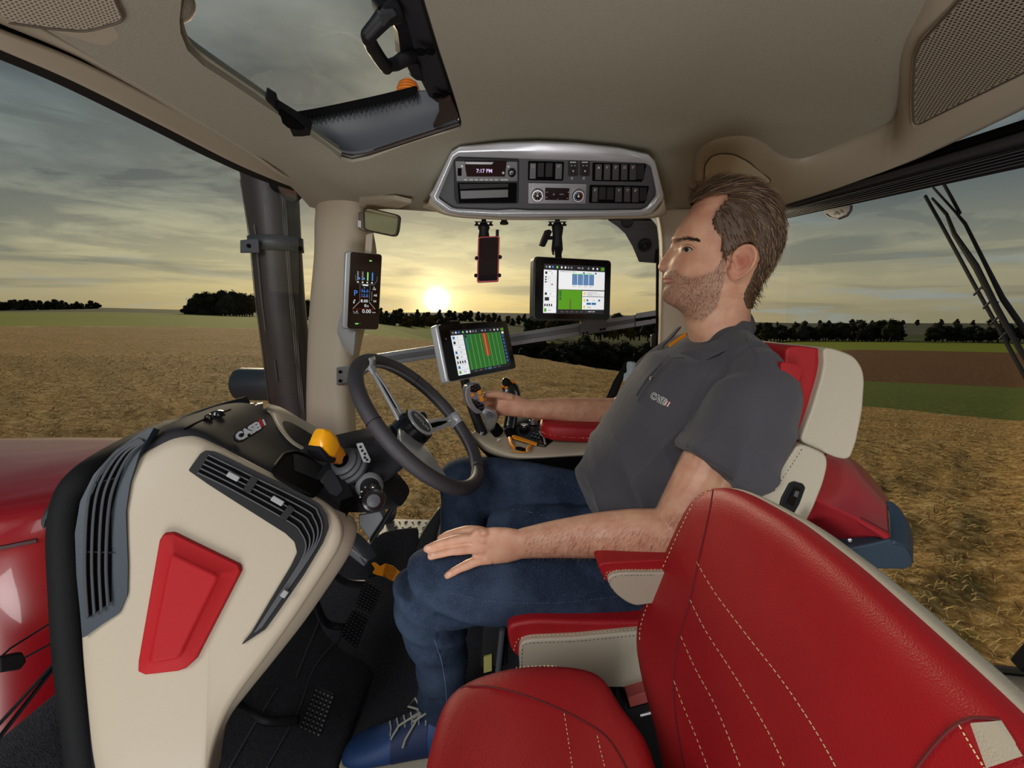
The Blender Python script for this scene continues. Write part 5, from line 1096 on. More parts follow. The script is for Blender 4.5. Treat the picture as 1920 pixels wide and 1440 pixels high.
for u, v, du in [(-.04, .46, -1), (1.04, .46, 1), (-.05, .84, -1), (1.03, .86, 1)]:
    mb = MB(); c = ph.p(u, v, -.006); mb.tube([ph.p(.5, .6, -.014), c - ph.n * .004, c + ph.n * .008], [.003, .003, .003], 8); mb.ell(c + ph.n * .004, .0055, n=12, m=8); build('grip_finger', mb, 'black', t)
mb = MB(); mb.tube([ph.p(.88, .1, -.008), ph.p(.88, -.14, -.004)], .0045, 10); build('clamp_knob', mb, 'black', t)
t = thing('mobile_phone', ph.p(.5, 1), 'dark phone in a red case hanging under the overhead console', 'phone')
mb = MB(); ph.slab(mb, 0, 0, 1, 1, -.009, .0, .006); build('case', mb, mat('phone_red', '#c04a50', .3, coat=.3), t, bev=.0015)
mb = MB(); ph.slab(mb, .06, .03, .94, .97, -.002, .0012, .005); build('display', mb, mat('phone_glass', '#1b0f12', .08), t)
mb = MB(); ph.slab(mb, .38, .055, .58, .065, .001, .0016, .0005); build('earpiece', mb, 'black', t)
t = thing('camera_stub', P(947, 412, Y=1.37), 'small black fitting under the console right of the phone', 'fitting')
mb = MB(); mb.lathe(P(945, 412, Y=1.37), (0, 0, -1), [(0, .009), (.006, .009), (.007, .0125), (.012, .012), (.013, .008)], 18); build('body', mb, 'black', t)
M['scr_w'] = mat('screen_white', '#dcdfe2', .3, emit=.75); M['scr_g'] = mat('screen_green', '#4c8a1c', .3, emit=.8); M['scr_b'] = mat('screen_blue', '#28649a', .3, emit=.7)
M['scr_k'] = mat('screen_dark', '#2b2c32', .3, emit=.3); M['scr_bk'] = mat('screen_black', '#0b0b0e', .3); M['scr_lb'] = mat('screen_light_blue', '#3c7ad0', .3, emit=.9)
M['scr_br'] = mat('screen_brown', '#6b4a30', .3, emit=.5); M['scr_lg'] = mat('screen_lime', '#7fd86a', .3, emit=.8); M['scr_gr'] = mat('screen_grey', '#8d9096', .3, emit=.5)
M['scr_r'] = mat('screen_red', '#9c3a26', .3, emit=.7); M['scr_gd'] = mat('screen_field', '#2f6a2c', .3, emit=.6); M['scr_y'] = mat('screen_yellow', '#d8c860', .3, emit=.7)
SM = ['scr_w', 'scr_g', 'scr_b', 'scr_k', 'scr_bk', 'scr_lb', 'scr_br', 'scr_lg', 'scr_gr', 'scr_r', 'scr_gd', 'scr_y']; SI = {k[4:]: i for i, k in enumerate(SM)}
class Scr:
    def __init__(s, fr, u0, v0, u1, v1, w): s.f = fr; s.b = (u0, v0, u1, v1); s.w = w; s.mb = MB(); s.k = 0
    def uv(s, u, v): return s.b[0] + (s.b[2] - s.b[0]) * u, s.b[1] + (s.b[3] - s.b[1]) * v
    def r(s, u0, v0, u1, v1, c, l=1):
        s.mb.cur = SI[c]; a = s.uv(u0, v0); b_ = s.uv(u1, v1); s.f.rect(s.mb, a[0], a[1], b_[0], b_[1], s.w + l * .00012)
    def t(s, txt, u, v, h, c, l=6, align='LEFT'):
        s.mb.cur = SI[c]; a = s.uv(u, v); text(txt, s.f.p(a[0], a[1], s.w + l * .00012), s.f.x, -s.f.y, h, .00002, s.mb, align=align)
    def line(s, u0, v0, u1, v1, c, wd=.0006, l=3):
        s.mb.cur = SI[c]; a = s.f.p(*s.uv(u0, v0), s.w + l * .00012); b_ = s.f.p(*s.uv(u1, v1), s.w + l * .00012); d = (b_ - a).normalized().cross(s.f.n) * wd * .5; s.mb.add([a - d, a + d, b_ + d, b_ - d], [(0, 1, 2, 3)])
    def done(s, t, name='screen_picture'): return build(name, s.mb, SM, t, smooth=False)
def topbar(s):
    s.r(0, 0, 1, .11, 'k', 2)
    for k, (u, c) in enumerate([(.04, 'gr'), (.09, 'w'), (.14, 'lb'), (.21, 'lg'), (.28, 'w'), (.34, 'w'), (.39, 'gr'), (.44, 'gr'), (.62, 'gr'), (.72, 'gr'), (.80, 'w'), (.87, 'w')]):
        s.r(u - .012, .035, u + .012, .075, c, 3)
    s.r(.93, .025, .99, .09, 'g', 3); s.t('8:26', .54, .055, .0045, 'w')
# large hanging tablet
q = quad3([(1002, 480), (1147, 488), (1144, 600), (1000, 600)], 1.25); f = Fr(q)
t = thing('hanging_monitor', f.p(.5, 0), 'large black monitor hanging from a ball mount with graph and green map', 'monitor')
mb = MB(); f.slab(mb, 0, 0, 1, 1, -.028, 0, .012); build('housing', mb, mat('monitor_case', '#2a2c2e', .45), t, bev=.004)
mb = MB(); f.slab(mb, .015, .02, .985, .98, -.001, .0012, .011); build('glass', mb, mat('monitor_glass', '#0c0c0e', .12), t)
s = Scr(f, .115, .115, .905, .90, .0014)
s.r(0, 0, 1, 1, 'k', 0); topbar(s); s.r(.0, .115, .205, .985, 'w'); s.r(.235, .115, 1, .50, 'w'); s.r(.235, .51, .615, .91, 'g'); s.r(.625, .52, 1, .635, 'w'); s.r(.625, .645, 1, .91, 'w')
for k in range(4):
    for j in range(4): s.r(.455 + k * .093 + j * .021, .175, .455 + k * .093 + j * .021 + .0185, .405, 'b', 2)
    s.r(.455 + k * .093, .168, .455 + k * .093 + .082, .182, 'lg', 3); s.t('Row %d' % (k + 1), .465 + k * .093, .435, .0035, 'bk')
s.t('Seed/Block Seed Sec. Graph', .25, .135, .004, 'bk'); s.r(.63, .135, .66, .17, 'b', 2); s.r(.83, .135, .86, .17, 'b', 2); s.t('Population', .70, .152, .0035, 'bk')
for v in (.235, .285, .335, .385, .43, .48, .54, .645, .75, .87): s.line(.0, v, .205, v, 'gr', .0004)
s.line(.10, .235, .10, .54, 'gr', .0004); s.t('Speed', .07, .14, .0035, 'bk'); s.t('0', .12, .185, .006, 'bk'); s.r(.02, .15, .055, .20, 'k', 2)
for v in (.26, .31, .36): s.r(.02, v - .015, .045, v + .015, 'k', 2); s.t('0.0', .06, v, .003, 'bk'); s.t('-.-', .13, v, .003, 'bk')
s.r(.12, .395, .145, .42, 'r', 2); s.r(.02, .57, .055, .62, 'k', 2); s.t('0', .10, .60, .006, 'bk'); s.r(.02, .665, .09, .735, 'k', 2)
for k in range(4): s.r(.015 + k * .035, .80, .035 + k * .035, .85, 'bk', 2)
s.r(.015, .89, .05, .96, 'g', 2); s.t('+0.0', .07, .93, .005, 'bk')
s.r(.25, .53, .285, .64, 'gd', 2); s.r(.25, .655, .285, .72, 'gd', 2); s.line(.425, .70, .425, .91, 'br', .0022); s.line(.445, .69, .445, .91, 'br', .0012)
s.r(.645, .54, .68, .61, 'y', 2); s.t('Seed Block Fert. Disc', .70, .555, .0035, 'bk'); s.r(.70, .578, .92, .622, 'gr', 2); s.r(.703, .583, .917, .617, 'w', 3); s.t('50 Lbs/ac', .72, .60, .0035, 'bk', 8)
s.r(.645, .69, .68, .75, 'y', 2); s.r(.645, .83, .68, .89, 'y', 2); s.r(.70, .695, .73, .735, 'b', 2); s.r(.90, .695, .93, .735, 'b', 2); s.r(.70, .765, .775, .81, 'b', 2); s.r(.785, .765, .86, .81, 'b', 2); s.t('100', .80, .72, .0035, 'bk'); s.t('15.0', .71, .865, .0065, 'bk')
for k in range(6): s.r(.28 + k * .08, .955, .32 + k * .08, .962, 'gr', 2)
s.t('BASIC 29.5', .73, .955, .0045, 'w'); s.done(t)
mb = MB(); mb.lathe(f.p(.09, .30, .001), f.n, [(0, .0012), (.0008, .001)], 10); build('sensor_dot', mb, 'void', t)
t = thing('monitor_ball_mount', P(1045, 412, Y=1.33), 'black double ball arm mount with wing knob holding the big monitor', 'mount')
ballmount(t, 1045, 412, 478, 1.33)
mb = MB(); mb.tube([P(1045, 466, Y=1.32), P(1047, 488, Y=1.30)], .010, 12); mb.tube([P(1036, 446, Y=1.31), P(1026, 446, Y=1.30)], .005, 8); build('stem', mb, 'black', t)
mb = MB(); kp = Pl(P(1025, 430, Y=1.30), P(1035, 445, Y=1.31), P(1020, 460, Y=1.30)); plate(mb, kp, [(1025, 432), (1031, 430), (1036, 434), (1030, 446), (1022, 463), (1014, 460), (1018, 448)], .004, .012, .002); build('wing_knob', mb, 'black', t, bev=.002)
# speaker corner bracket on the rear pillar
bp = Pl(P(1145, 413, Y=1.46), P(1230, 413, Y=1.44), P(1215, 490, Y=1.49))
t = thing('corner_speaker_bracket', bp.pt(1200, 420), 'black corner bracket with round speaker caps hanging beside the rear pillar', 'bracket')
mb = MB(); plate(mb, bp, [(1140, 413), (1222, 414), (1232, 425), (1235, 450), (1236, 470), (1235, 494), (1198, 491), (1186, 462), (1172, 438), (1158, 425)], .0, .03, .002); build('body', mb, mat('bracket_blk', '#26272b', .4, bump=.3, scale=700), t, bev=.005)
mb = MB(); q = bp.pt(1209, 460, .001)
mb.lathe(q, bp.n, [(0, .0215), (.003, .021), (.003, .018), (.0015, .016), (.003, .013), (.0015, .011), (.003, .008), (.0015, .006), (.004, .005), (.004, .001)], 32); build('round_cap', mb, 'black', t)
mb = MB(); mb.lathe(bp.pt(1176, 416, .001), bp.n, [(0, .019), (.003, .0185), (.003, .015), (.001, .014), (.001, .002)], 28); build('round_cap', mb, 'black', t)
mb = MB(); mb.prism([bp.pt(x, y, .004) for x, y in [(1229, 467), (1236, 464), (1236, 494), (1227, 492)]], -bp.n * .006); build('edge_clip', mb, 'black_gloss', t, bev=.001)
# ================================================================ side monitor rail
t = thing('monitor_rail', P(900, 650, Y=1.47), 'long grey aluminium rail running across the side window behind the screens', 'rail')
def railbox(x0, y0a, y0b, Y0, x1, y1a, y1b, Y1, name, m, th=.012, **k):
    mb = MB(); mb.prism([P(x0, y0a, Y=Y0), P(x1, y1a, Y=Y1), P(x1, y1b, Y=Y1), P(x0, y0b, Y=Y0)], (0, th, 0)); return build(name, mb, m, t, bev=.001, **k)
railbox(700, 665, 689, 1.44, 1197, 590, 612, 1.50, 'rail_profile', 'alu', .02)
railbox(700, 672, 681, 1.437, 1197, 596.5, 604, 1.497, 'rail_groove', mat('groove', '#55565a', .5), .004)
railbox(1192, 588, 613, 1.492, 1230, 582, 606, 1.497, 'end_bracket', 'alu', .012)
railbox(1192, 597, 603, 1.485, 1230, 592, 597, 1.49, 'bracket_slot', 'void', .004)
for x, y in [(1203, 599), (1218, 597)]:
    mb = MB(); mb.lathe(P(x, y, Y=1.484), (0, -1, 0), [(0, .0045), (.002, .0045), (.003, .002)], 12); build('screw', mb, 'void', t)
railbox(1088, 603, 628, 1.475, 1137, 597, 620, 1.478, 'clamp_plate', mat('clamp_grey', '#5b5c61', .4, metal=.5, bump=.2, scale=300), .008)
for x, y in [(1094, 627), (1101, 626), (1127, 620), (1133, 619)]:
    mb = MB(); mb.lathe(P(x, y - 2, Y=1.472), (0, -1, 0), [(0, .0035), (.002, .003)], 10); build('screw', mb, 'void', t)
mb = MB(); mb.grid(patch([[P(633, 688, Y=1.475), P(655, 686, Y=1.46), P(690, 674, Y=1.445), P(708, 664, Y=1.44)], [P(633, 722, Y=1.475), P(655, 718, Y=1.46), P(690, 697, Y=1.445), P(708, 689, Y=1.44)]], 20, 6)); build('pillar_bracket', mb, 'alu', t, solid=.01, bev=.001)
mb = MB(); plate(mb, Pl(P(630, 690, Y=1.468), P(655, 690, Y=1.462), P(640, 720, Y=1.468)), [(631, 689), (656, 686), (656, 716), (631, 722)], .002, .01, .002); build('bracket_foot', mb, 'silver', t, bev=.001)
for x, y in [(638, 697), (638, 714)]:
    mb = MB(); mb.lathe(P(x, y, Y=1.463), (0, -1, 0), [(0, .005), (.003, .005), (.004, .002)], 12); build('screw', mb, 'void', t)
# ================================================================ pillar display and small mirror
q = quad3([(657, 472), (716, 478), (709, 617), (651, 616)], 1.42); f = Fr(q)
t = thing('pillar_display', f.p(.5, 1), 'tall dark instrument display with silver edge on the front pillar', 'display')
mb = MB(); f.slab(mb, -.14, -.01, 1.02, 1.01, -.022, -.001, .010); build('silver_housing', mb, 'silver_p', t, bev=.004)
mb = MB(); f.slab(mb, 0, 0, 1, 1, -.004, .0014, .009); build('glass', mb, mat('display_glass', '#2a1710', .10), t, bev=.001)
s = Scr(f, 0, 0, 1, 1, .0016)
s.r(.60, .085, .68, .10, 'lg'); s.r(.24, .925, .34, .94, 'lg'); s.line(.37, .935, .40, .92, 'gr')
for k, c in enumerate(['gr', 'gr', 'lg', 'lb']):
    u = .27 + k * .15; s.line(u, .245, u + .005, .355, c, .0012 if k < 2 else .0035)
    if k < 2:
        for j in range(6): s.r(u - .035, .245 + j * .02, u - .01, .25 + j * .02, 'w')
        s.r(u + .01, .32, u + .06, .345, 'lb')
    s.r(u - .025, .372, u + .02, .39, 'w')
s.line(.17, .29, .20, .36, 'gr'); s.line(.20, .36, .32, .405, 'gr'); s.line(.32, .405, .78, .405, 'gr'); s.line(.78, .405, .87, .35, 'gr'); s.line(.87, .35, .88, .29, 'gr')
s.r(.42, .408, .60, .425, 'w'); s.line(.34, .42, .35, .64, 'gr'); s.line(.66, .42, .66, .64, 'gr'); s.line(.35, .64, .15, .73, 'w'); s.line(.66, .64, .86, .73, 'w'); s.line(.15, .73, .14, .77, 'r'); s.line(.20, .735, .82, .73, 'r'); s.line(.35, .575, .64, .575, 'r')
s.t('P', .15, .53, .022, 'lb'); s.t('56.0', .38, .495, .0125, 'lb'); s.t('12.0', .38, .555, .0125, 'lb'); s.t('8.00', .38, .628, .0125, 'w'); s.t('0', .50, .69, .013, 'w'); s.t('Ω', .58, .695, .008, 'w'); s.t('0.00', .44, .765, .0155, 'w'); s.t('km/h', .77, .775, .005, 'w'); s.t('TP', .44, .455, .006, 'lb'); s.t('%', .77, .44, .006, 'w'); s.t('100', .74, .465, .007, 'w')
for j in range(6): s.r(.72, .50 + j * .022, .74, .505 + j * .022, 'w')
s.t('AE', .79, .545, .009, 'w'); s.t('S4', .79, .625, .009, 'w'); s.line(.17, .79, .33, .79, 'w'); s.t('c   8°', .17, .77, .006, 'w'); s.line(.16, .63, .20, .63, 'w', .001); s.t('θ', .14, .655, .009, 'w'); s.t('BI', .17, .62, .005, 'w')
s.done(t)
mb = MB(); mb.prism([P(x, y, Y=1.44) for x, y in [(686, 440), (699, 436), (696, 478), (684, 476)]], (0, .008, 0)); build('upper_stalk', mb, 'beige_pillar', t, bev=.001)
mb = MB(); mb.grid(patch([[P(640, 585, Y=1.47), P(650, 600, Y=1.45), P(665, 622, Y=1.43)], [P(632, 615, Y=1.47), P(645, 645, Y=1.45), P(662, 664, Y=1.43)], [P(634, 630, Y=1.48), P(643, 650, Y=1.47), P(660, 667, Y=1.45)]], 12, 10)); build('lower_bracket', mb, 'silver_p', t, solid=.008, bev=.001)
mp = Pl(P(680, 395, Y=1.43), P(748, 405, Y=1.41), P(690, 435, Y=1.43))
t = thing('interior_mirror', mp.pt(710, 430), 'small rounded rectangular mirror at the top of the front pillar', 'mirror')
mo = [(683, 389), (692, 389), (745, 402), (749, 407), (746, 432), (742, 442), (734, 443), (690, 434), (681, 430), (680, 396)]
mb = MB(); plate(mb, mp, mo, 0, .016, .006); build('housing', mb, mat('mirror_case', '#4a4238', .35, metal=.4), t, bev=.003)
mi_ = [(687, 392), (694, 392), (742, 404), (746, 408), (743, 432), (740, 439), (734, 440), (692, 431), (685, 428), (684, 397)]
mb = MB(); plate(mb, mp, mi_, .0012, .001, .004); build('mirror_glass', mb, mat('mirror_face', '#d8cfae', .06, metal=1), t)
mb = MB(); mb.prism([P(x, y, Y=1.445) for x, y in [(672, 398), (684, 394), (686, 434), (672, 430)]], (0, .02, 0)); build('mount', mb, mat('mount_brown', '#6b5c4e', .4, metal=.3), t, bev=.002)
mb = MB(); mb.prism([P(x, y, Y=1.44) for x, y in [(671, 413), (677, 414), (677, 427), (671, 425)]], (0, .01, 0)); build('clip', mb, 'white', t)
# ================================================================ armrest console with monitor and joysticks
q = quad3([(820, 609), (949, 602), (967, 690), (841, 716)], 1.20); f = Fr(q)
t = thing('armrest_monitor', f.p(.5, 1), 'tilted silver edged monitor with green field map above the joystick', 'monitor')
mb = MB(); f.slab(mb, -.015, -.01, 1, 1.01, -.022, -.001, .010); build('silver_housing', mb, 'silver_p', t, bev=.004)
mb = MB(); f.slab(mb, .01, 0, 1, 1, -.002, .0014, .010); build('glass', mb, mat('monitor_glass_b', '#17100d', .1), t)
s = Scr(f, .13, .12, .92, .93, .0016)
s.r(0, 0, 1, 1, 'k', 0); topbar(s); s.r(0, .115, .20, 1, 'w'); s.r(.215, .115, .90, .93, 'gd'); s.r(.905, .12, 1, .93, 'k', 2); s.r(.935, .115, .98, .17, 'w', 3)
for k in range(9): s.line(.245 + k * .082, .125, .245 + k * .082, .93, 'lg', .0007, 4)
s.r(.54, .115, .63, .66, 'r', 3); s.line(.585, .115, .585, .66, 'y', .0006, 5); s.t('>+<', .57, .71, .004, 'bk', 8)
for k in range(4): s.r(.225, .13 + k * .09, .255, .19 + k * .09, 'b' if k else 'k', 5)
s.r(.27, .13, .295, .19, 'b', 5)
for k in range(8): s.r(.93, .20 + k * .09, .965, .255 + k * .09, 'b', 4)
for v in (.225, .335, .445, .555, .665, .775, .89): s.line(0, v, .20, v, 'gr', .0005)
for k, (v, tx) in enumerate([(.17, '0'), (.28, '3.'), (.39, '0.0'), (.50, '15.0'), (.61, '4.0'), (.83, '--'), (.94, '+0.0')]): s.t(tx, .09, v, .0055, 'bk'); s.r(.02, v - .03, .055, v + .03, ['b', 'k', 'w', 'b', 'k', 'b', 'g'][k], 2)
for k in range(4): s.r(.02 + k * .04, .69, .04 + k * .04, .75, 'bk', 2)
for k in range(6): s.r(.28 + k * .09, .96, .33 + k * .09, .97, 'gr', 3)
s.r(.53, .945, .60, .985, 'b', 2); s.done(t)
mb = MB(); mb.lathe(f.p(.065, .26, .001), f.n, [(0, .0014), (.001, .001)], 10); build('light_sensor', mb, 'white', t)
t = thing('monitor_post', P(880, 790, Y=1.24), 'dark slanted post carrying the tilted armrest monitor', 'post')
mb = MB(); mb.tube([P(868, 700, Y=1.24), P(884, 760, Y=1.25), P(905, 815, Y=1.25)], [.013, .014, .016], 10, flat=.8); build('post', mb, 'black', t)
t = thing('armrest_console', P(1000, 850, Y=1.2), 'beige armrest console beneath the joysticks right of the wheel', 'console')
AT = lambda x, y, Y: P(x, y, Y=Y)
# top surface rows from front nose (left) to rear
top_far = [(905, 800, 1.33), (930, 798, 1.34), (960, 795, 1.35), (1010, 795, 1.36), (1080, 797, 1.36), (1150, 800, 1.36)]
top_near = [(886, 812, 1.22), (915, 832, 1.20), (960, 848, 1.19), (1010, 851, 1.185), (1080, 847, 1.18), (1150, 835, 1.18)]
bot_near = [(886, 822, 1.22), (915, 848, 1.205), (960, 860, 1.19), (1010, 860, 1.185), (1080, 856, 1.18), (1150, 855, 1.18)]
topm = [((a[0] + b_[0]) / 2, (a[1] + b_[1]) / 2 - 2, (a[2] + b_[2]) / 2) for a, b_ in zip(top_far, top_near)]
mb = MB(); mb.grid(patch([[P(x, y, Y=Y_) - V((0, -.02, .05)) for x, y, Y_ in top_far]] + [[P(x, y, Y=Y_) for x, y, Y_ in L] for L in (top_far, topm, top_near, bot_near)] + [[P(x, y, Y=Y_ + .06) for x, y, Y_ in bot_near]], 40, 30)); ac = build('body', mb, 'beige', t, solid=.006, angle=60)
mb = MB(); mb.grid(patch([[P(x, y, Y=Y_ + .01) for x, y, Y_ in bot_near], [P(x + 18, y + 24, Y=Y_ + .03) for x, y, Y_ in bot_near], [P(x + 40, y + 40, Y=Y_ + .12) for x, y, Y_ in bot_near]], 30, 8)); build('underside', mb, 'void', t, solid=.01)
BVA = bvh_of(ac)
ap = Pl(cast(BVA, 960, 830)[0], cast(BVA, 1040, 835)[0], cast(BVA, 1000, 805)[0])
mb = MB(); plate(mb, ap, [(945, 795), (962, 786), (990, 778), (1020, 790), (1038, 824), (1022, 836), (985, 828), (950, 818), (944, 808)], .004, .01, .003); build('control_bed', mb, 'black_gloss', t, bev=.002)
mb = MB(); plate(mb, ap, [(948, 800), (952, 794), (988, 778), (992, 782), (990, 786), (952, 798)], .012, .008, .001); build('roller_housing', mb, 'alu', t, bev=.001)
mb = MB()
for k in range(10): mb.box(ap.pt(954 + k * 3.7, 795 - k * 1.6, .014), (.0016, .010, .004))
build('roller_ridges', mb, 'silver', t)
for k, (x, y, r_, h) in enumerate([(983, 805, .015, .010), (1000, 795, .013, .020)]):
    mb = MB(); q = ap.pt(x, y, .004); mb.lathe(q, (0, 0, 1), [(0, r_), (h * .6, r_), (h * .65, r_ * .85), (h, r_ * .85), (h + .003, r_ * .7)], 28); build('dial', mb, 'black_gloss' if k == 0 else 'silver', t)
    mb = MB(); mb.lathe(q + V((0, 0, h + .002)), (0, 0, 1), [(0, r_ * .72), (.003, r_ * .68), (.004, r_ * .3)], 28); build('dial_cap', mb, 'chrome', t)
mb = MB()
for i in range(3):
    for j in range(2): mb.box(ap.pt(998 + i * 6 + j * 3, 817 + i * 2 - j * 5, .007), (.006, .006, .003))
build('key_pad', mb, 'dkgrey', t)
mb = MB(); mb.tube([ap.pt(1012, 810, .01), ap.pt(1020, 820, .014), ap.pt(1022, 832, .01)], .003, 8); build('chrome_arc', mb, 'chrome', t)
mb = MB(); plate(mb, ap, [(960, 816), (964, 815), (1008, 830), (1006, 834), (962, 821)], .008, .004); build('orange_bar', mb, 'orange', t, bev=.001)
mb = MB(); mb.tube([ap.pt(956, 822, .006), ap.pt(959, 834, .010), ap.pt(964, 840, .012)], [.006, .005, .004], 10); mb.tube([ap.pt(994, 836, .008), ap.pt(988, 845, .012)], [.005, .004], 10); build('orange_loop', mb, 'orange', t)
mb = MB(); mb.tube([ap.pt(958, 846, .004), ap.pt(985, 848, .004)], .0016, 6); build('orange_line', mb, 'orange', t)
mb = MB(); plate(mb, ap, [(966, 838), (975, 837), (986, 841), (984, 845), (970, 842)], .003, .003); build('loop_recess', mb, 'void', t)
mb = MB(); plate(mb, ap, [(912, 800), (935, 795), (940, 806), (936, 811), (915, 803)], .003, .004); build('lever_slot', mb, 'void', t)
mb = MB()
for x, y in [(899, 815), (931, 827)]:
    q = cast(BVA, x, y, .001)[0]
    if q: mb.tube([q, q + V((.004, 0, .001)), q + V((.002, .003, .006))], .0012, 4); mb.tube([q + V((.004, 0, 0)), q + V((.010, .002, .006))], .001, 4)
build('printed_arrow', mb, 'white', t)
mb = MB(); mb.box(ap.pt(1010, 784, .012), (.03, .014, .014)); build('yellow_lock', mb, mat('lock_yellow', '#e8d21c', .4), t, bev=.003)
# joystick with button panel
t = thing('multifunction_joystick', P(930, 800, Y=1.25), 'silver multifunction joystick with orange and black buttons under the hand', 'joystick')
jp = Pl(P(885, 735, Y=1.19), P(903, 740, Y=1.20), P(895, 775, Y=1.20))
jo = [(870, 735), (873, 725), (882, 719), (895, 717), (901, 722), (903, 738), (908, 758), (908, 768), (900, 776), (890, 775), (880, 764), (872, 750)]
mb = MB(); pillow(mb, rnd(jp.pts(jo), .006), jp.n, .006, .022); build('head', mb, mat('joystick_silver', '#9a9da2', .3, metal=.6), t)
mb = MB(); plate(mb, jp, [(882, 724), (896, 718.5), (901, 726), (901.5, 731), (892, 736), (882, 735)], .0085, .004, .002); build('button_panel', mb, 'black_gloss', t, bev=.0006)
mb = MB(); plate(mb, jp, [(884, 747), (907, 758), (907, 767), (903, 771), (893, 765), (886, 754)], .0085, .004, .002); build('button_panel', mb, 'black_gloss', t, bev=.0006)
for L in ([(883.5, 737), (889, 738), (890, 743), (884, 744)], [(895, 734), (902, 730.5), (903.5, 739), (897, 741)], [(898, 743), (904, 742), (908, 752), (901, 753)]):
    mb = MB(); plate(mb, jp, L, .010, .005, .001); build('orange_button', mb, 'orange', t, bev=.0008)
for x, y in [(886, 728), (891, 723.5), (896, 722), (891, 730), (897, 727), (889, 751), (893, 755), (897, 759), (894, 750), (901, 758), (900, 765), (904, 764)]:
    mb = MB(); mb.lathe(jp.pt(x, y, .0085), jp.n, [(0, .0022), (.0012, .0018)], 10); build('small_button', mb, 'dkgrey', t)
mb = MB(); rows = []
for (x, y, Y_, a, c_) in [(902, 764, 1.215, .012, .014), (915, 772, 1.22, .019, .019), (922, 785, 1.235, .020, .022), (920, 798, 1.25, .014, .018), (922, 806, 1.255, .011, .014)]: rows.append(rr2(P(x, y, Y=Y_), V((1, 0, .25)).normalized(), V((0, 1, 0)), a, c_))
mb.grid(rows, True, True); build('neck', mb, mat('joystick_neck', '#a3a5a9', .28, metal=.6), t, angle=60)
mb = MB(); kp = Pl(P(915, 775, Y=1.195), P(925, 775, Y=1.20), P(917, 785, Y=1.20)); mb.lathe(kp.pt(917, 776, .002), kp.n, [(0, .0068), (.003, .0062), (.003, .005), (.002, .0048), (.003, .001)], 20); build('round_key', mb, mat('key_grey', '#6f7276', .35, metal=.4), t)
mb = MB(); mb.tube([P(925, 800, Y=1.25), P(935, 812, Y=1.26)], .016, 12); build('gaiter', mb, 'void', t)
t = thing('hydraulic_joystick', P(950, 790, Y=1.32), 'black joystick with two amber buttons behind the driver hand', 'joystick')
mb = MB(); rows = []
for (x, y, Y_, a, c_) in [(948, 708, 1.36, .004, .006), (950, 711, 1.36, .013, .016), (956, 722, 1.36, .024, .024), (958, 735, 1.355, .027, .026), (963, 750, 1.35, .022, .022), (960, 775, 1.34, .018, .018), (955, 800, 1.33, .018, .018)]: rows.append(rr2(P(x, y, Y=Y_), V((1, 0, .0)), V((0, 1, 0)), a, c_))
mb.grid(rows, True, True); hj = build('grip', mb, 'black_gloss', t, angle=60)
for x, y in [(942, 725), (949, 727)]:
    mb = MB(); hq = Pl(P(940, 720, Y=1.332), P(952, 722, Y=1.332), P(945, 735, Y=1.332)); plate(mb, hq, [(x - 3.4, y - 2.6), (x + 3.2, y - 2.2), (x + 3.4, y + 2.6), (x - 2.8, y + 2.6)], .004, .01, .002); build('amber_button', mb, 'orange', t, bev=.001)
for x, y in [(943, 733), (951, 736)]:
    mb = MB(); mb.lathe(P(x, y, Y=1.328), (0, -1, 0), [(0, .004), (.002, .0035)], 12); build('small_button', mb, 'dkgrey', t)
mb = MB(); mb.tube([P(955, 712, Y=1.35), P(963, 717, Y=1.34), P(966, 718, Y=1.35)], .0035, 8); build('trigger', mb, 'orange', t)
# red arm pad (driver's right forearm rests here)
t = thing('right_armrest_pad', P(1080, 810, Y=1.25), 'red leather arm pad under the driver right forearm', 'armrest')
mb = MB(); rows = []
for (x, y, Y_, hw, hh) in [(1013, 802, 1.27, .02, .012), (1018, 802, 1.27, .045, .02), (1035, 804, 1.27, .055, .024), (1080, 806, 1.27, .057, .025), (1130, 808, 1.27, .057, .025), (1160, 808, 1.27, .057, .025)]: rows.append(rr2(P(x, y, Y=Y_), V((0, 1, 0)), V((0, 0, 1)), hw, hh))
mb.grid(rows, True, True); o = build('pad', mb, 'red', t, angle=80)
bv = bvh_of(o); stitch(bv, [(1017, 810), (1030, 815), (1070, 820), (1130, 822)], t, dash=3, gap=1.6, r=.0006)
# ================================================================ driver seat
def extr(name, L, Y0, Y1, m, t, r=.02, bev=.012, n=4):
    mb = MB(); a = rnd([P(x, y, Y=Y0) for x, y in L], r, n); mb.prism(a, (0, Y1 - Y0, 0)); return build(name, mb, m, t, bev=bev, seg=4, angle=35)
t = thing('driver_seat', V((.45, 1.03, .2)), 'red and beige leather driver seat that the man sits in', 'seat')
# upper back: beige shell with red front
ub = extr('upper_side', [(1543, 650), (1570, 655), (1603, 668), (1618, 690), (1622, 712), (1618, 770), (1606, 830), (1594, 862), (1572, 860), (1530, 842), (1500, 828), (1522, 770), (1540, 710), (1546, 680)], .80, 1.26, 'beige_leather', t, .012, .014)
uf = extr('upper_back_pad', [(1474, 650), (1500, 648), (1540, 654), (1549, 664), (1549, 700), (1540, 740), (1520, 795), (1504, 826), (1490, 832), (1466, 828)], .815, 1.25, 'red', t, .012, .018)
mb = MB(); upl = Pl(P(1470, 690, Y=.80), P(1500, 690, Y=.80), P(1480, 740, Y=.80)); plate(mb, upl, [(1464, 678), (1490, 682), (1503, 688), (1504, 700), (1492, 738), (1486, 780), (1464, 790)], .004, .03, .008); build('head_pillow', mb, 'red', t, bev=.01)
bv = bvh_of(ub); line_on(bv, [(1504, 829), (1530, 843), (1572, 861)], t, 'stitch_dk', .0012, name='piping')
